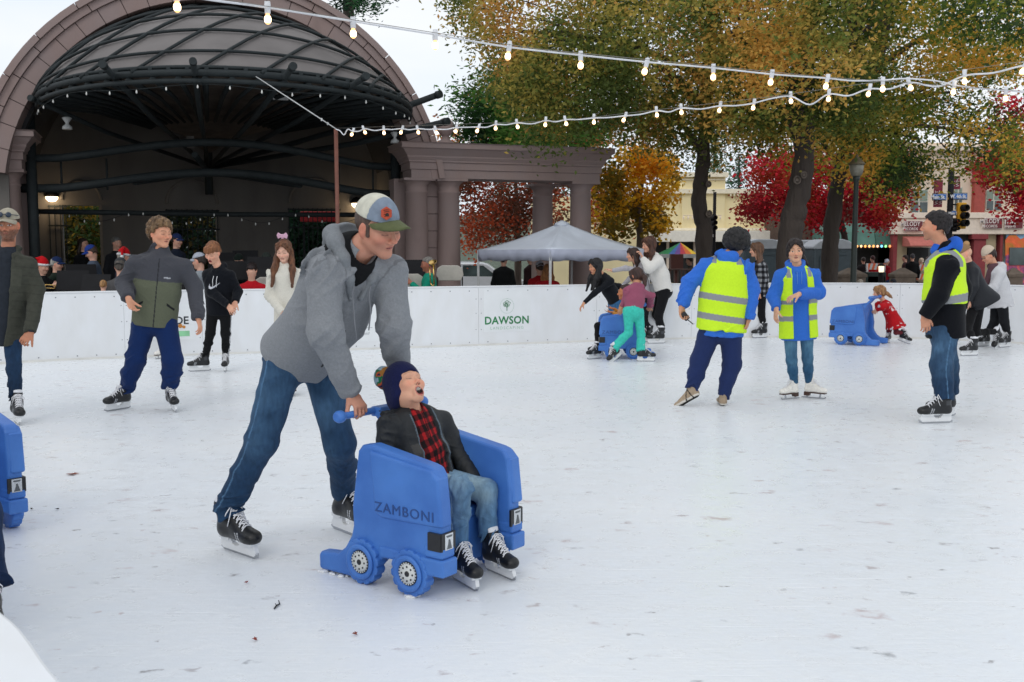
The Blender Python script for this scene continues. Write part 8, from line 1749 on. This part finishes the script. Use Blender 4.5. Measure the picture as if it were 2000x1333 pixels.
# seated and standing near the bandstand (left part of the picture)
seat_person(62, 517, 16.6, 60, 'person in a quilted white jacket seen from behind at the far left', C('a9a4ae'), C('1c1513'), hairkind='short', name='puffer_jacket', group=BANDG)
seat_person(84, 522, 17.6, -20, 'trumpet player in a santa hat and dark printed shirt', BK, hat='santa', arms='up')
seat_person(112, 517, 18.6, -5, 'grey haired man in a navy cap and dark green jacket in profile', C('1c2a22'), C('8a8884'), hat='cap', hatc=C('1b2d55'), arms='lap')
seat_person(163, 478, 20.6, -10, 'long haired woman in black standing by the left doorway', BK, C('2c211c'), stand=True, hairkind='long')
seat_person(178, 494, 18.4, -160, 'man in a royal blue cap and open grey blue jacket leaning down', C('4a5668'), C('3a2a20'), hat='cap', hatc=C('1f3a86'), stand=True, pitch=-25)
seat_person(228, 476, 20.8, -30, 'grey haired person in a dark coat between the two doorways', C('16181d'), C('5a5a58'), stand=True)
seat_person(243, 503, 18.0, 40, 'man with a santa hat and navy jacket seen from behind', C('141c30'), C('7a756e'), hat='santa')
seat_person(236, 522, 16.2, 95, 'large man in a grey cap and grey jacket seen from behind', C('4c4b4c'), C('4a443f'), hat='backcap', hatc=C('3a3c3e'), s=1.05)
seat_person(202, 558, 15.3, 100, 'fair haired toddler in a pink top behind the boards', C('b98a98'), C('8f6a42'), s=.62)
seat_person(346, 471, 19.5, -20, 'musician in a navy cap half hidden behind the curly haired teenager', C('1b2436'), C('2a2420'), hat='cap', hatc=C('1f2f5a'))
seat_person(388, 511, 16.4, 175, 'man in a pale grey cap and light grey sweater facing left', C('8d959c'), C('2a211c'), hat='cap', hatc=C('a9afbb'), arms='lap')
seat_person(466, 512, 19.0, -95, 'musician in a dark cap sitting behind black music stands', BK, hat='beanie', hatc=C('15201c'), arms='up')
seat_person(520, 508, 19.4, -95, 'musician in a grey flat cap sitting behind black music stands', C('1b1d22'), hat='cap', hatc=C('39403c'), arms='up')
seat_person(492, 530, 16.6, 95, 'person in a bright red coat seen from behind, head bowed', C('b3101f'), C('1a0f10'), pitch=-50, lean=-.12)
JT = seat_person(834, 517, 17.6, -170, 'grey haired trombone player in a green jacket beside the column', C('0f8a70'), C('6a6662'), arms='up', skin=C('a86c56'))
# trombone
M_BRASS = mat('brass', (.75, .50, .18), rough=.25, metal=1)
tb = empty('trombone', tuple(P(846, 540, 17.2)), 0, 'brass trombone held upright by the man in green', 'trombone'); o = np.array(tb.location)
m = MB(); a, b = P(848, 556, 17.2) - o, P(846, 516, 17.2) - o; m.tube([a, b], .012, 8); m.tube([a + V(-.06, 0, .02), b + V(-.06, 0, -.05)], .010, 8); m.tube([a, a + V(-.03, 0, -.03), a + V(-.06, 0, .02)], .010, 8); m.build('slide', M_BRASS, tb)
m = MB(); m.lathe([(.012, -.12), (.018, -.05), (.035, .0), (.075, .04), (.07, .042), (.03, .005)], b + V(0, 0, .0), 16, axis=(-.2, -.5, .8)); m.build('bell', M_BRASS, tb)
# trumpet
tb = empty('trumpet', tuple(P(100, 556, 17.2)), 0, 'brass trumpet held low by the player in the santa hat', 'trumpet'); m = MB(); m.tube([(-.14, 0, 0), (.16, 0, -.02)], .009, 6); m.tube([(-.1, 0, 0), (-.1, 0, -.06), (.06, 0, -.07), (.06, 0, -.01)], .008, 6); m.build('tubing', M_BRASS, tb); m = MB(); m.lathe([(.010, 0), (.02, .05), (.06, .10), (.055, .10)], (.14, 0, -.02), 12, axis=(1, 0, -.1)); m.build('bell', M_BRASS, tb)
# music stands and folding chairs
def stand(px, py, Y, yaw, label, w=.5):
    r = thing('music_stand', label, 'music stand', px, Y, 'black music stands'); q = P(px, py, Y)[2] - gz(Y); r.rotation_euler = (0, 0, R(yaw)); m = MB(); m.box((0, 0, q), (w, .015, .34), rotx(R(-18))); m.box((0, -.05, q - .17), (w, .06, .012)); m.build('desk', M_BM, r); m = MB(); m.tube([(0, .02, 0), (0, .02, q)], .012, 8)
    for k in range(3): a = k * 2.09; m.tube([(0, .02, .28), (.28 * math.cos(a), .02 + .28 * math.sin(a), .01)], .009, 6)
    m.build('post', M_BM, r)
for i, (px, py, Y, yw) in enumerate(((140, 548, 17.0, 10), (158, 535, 18.0, 30), (185, 556, 16.6, -10), (290, 545, 17.5, 0), (432, 510, 20.0, 0), (455, 528, 18.4, 8), (478, 506, 20.2, 0), (508, 520, 18.2, -5), (522, 545, 17.2, 0), (540, 520, 19.0, 0), (352, 545, 17.6, 0))):
    stand(px, py, Y, yw, 'black music stand among the seated musicians left of the man in grey'); 
stand(794, 526, 18.2, 20, 'wide black music stand beside the trombone player', .85)
def chair(px, py, Y, yaw, label):
    r = thing('folding_chair', label, 'chair', px, Y, 'white folding chairs'); z = P(px, py, Y)[2] - gz(Y); r.rotation_euler = (0, 0, R(yaw))
    m = MB(); m.prism([(-.20, -.12), (.20, -.12), (.24, -.02), (.22, .10), (.14, .15), (-.14, .15), (-.22, .10), (-.24, -.02)], .03, lambda a, c, d: (a, -.22 + d + c * .1, z + c)); m.build('backrest', mat('beige_plastic', (.50, .47, .42), rough=.5), r, bevel=.012); m = MB(); m.box((0, .0, .45), (.42, .40, .03)); m.build('seat', MATS['beige_plastic'], r, bevel=.01)
    for e in (-1, 1): m = MB(); m.tube([(e * .22, -.24, z + .02), (e * .22, .22, .0)], .012, 8); m.build('leg', M_BM, r); m = MB(); m.tube([(e * .20, .15, .45), (e * .20, -.25, .0)], .012, 8); m.build('leg', M_BM, r)
chair(877, 536, 17.8, 180, 'empty beige folding chair right of the trombone player'); chair(802, 553, 17.4, 190, 'beige folding chair in front of the wide music stand'); chair(518, 560, 16.8, 180, 'beige folding chair behind the girl with the bow')
# between the colonnade columns and under the tent
seat_person(984, 508, 23.0, 80, 'person in a long black jacket standing in front of the silver car', C('15181a'), C('0e0c0d'), stand=True, group=SPG, h=.018)
seat_person(1036, 505, 23.6, 140, 'person in a dark plaid jacket standing under the grey tent', C('2a181a'), C('1c1412'), stand=True, group=SPG, h=.018)
seat_person(1054, 524, 20.6, 100, 'seated person in a white and navy cap and red jacket', C('a81a22'), C('3a2a22'), hat='backcap', hatc=C('c9c9d4'), group=SPG, h=.018)
seat_person(1069, 529, 20.2, 95, 'seated person with curly ginger hair and a red jacket', C('b01c26'), C('8a5a34'), hairkind='long', group=SPG, h=.018)
# street side, right part of the picture
for a in ((1346, 510, 30, 170, 'small figure in a camouflage top near the rainbow tent', C('3c3c3a'), C('3a2c24'), False), (1686, 509, 38, 90, 'person in grey standing before the awning shop', C('2f3032'), C('2a221e'), True), (1704, 506, 37.5, 100, 'person in a red hooded jacket before the awning shop', C('a8141c'), C('3a1a1a'), True),
          (1733, 512, 36, 20, 'child in a white hood, red shirt and jeans by the maroon column', C('9c1c2c'), C('c2c8d6'), True), (1767, 505, 36, 150, 'woman in a brown coat outside the record shop', C('3a2428'), C('2a1c18'), True), (1782, 503, 35, 80, 'person in a long black coat outside the record shop', C('08090b'), C('2c2c30'), True),
          (1799, 511, 36.5, 100, 'person in a beige hooded coat outside the record shop', C('a58f7a'), C('b5a48f'), True), (1812, 508, 38, 90, 'person in pink partly behind the right guard', C('8a4a50'), C('3a2420'), True)):
    seat_person(a[0], a[1], a[2], a[3], a[4], a[5], a[6], stand=a[7], group=SPG, h=.024, s=.92 if 'child' not in a[4] else .8, legc=C('2a3f66') if 'child' in a[4] else C('15161b'))
seat_person(1680, 556, 18.4, 90, 'grey knitted hat of a child just above the boards', C('5a5a5c'), C('7a7268'), hat='beanie', hatc=C('8c8378'), s=.6, group=SPG, h=.014)
seat_person(1745, 554, 18.6, -90, 'child in a dark cap with a red brim just above the boards', C('2c2c30'), C('2a1c18'), hat='cap', hatc=C('24242a'), s=.6, group=SPG, h=.014)
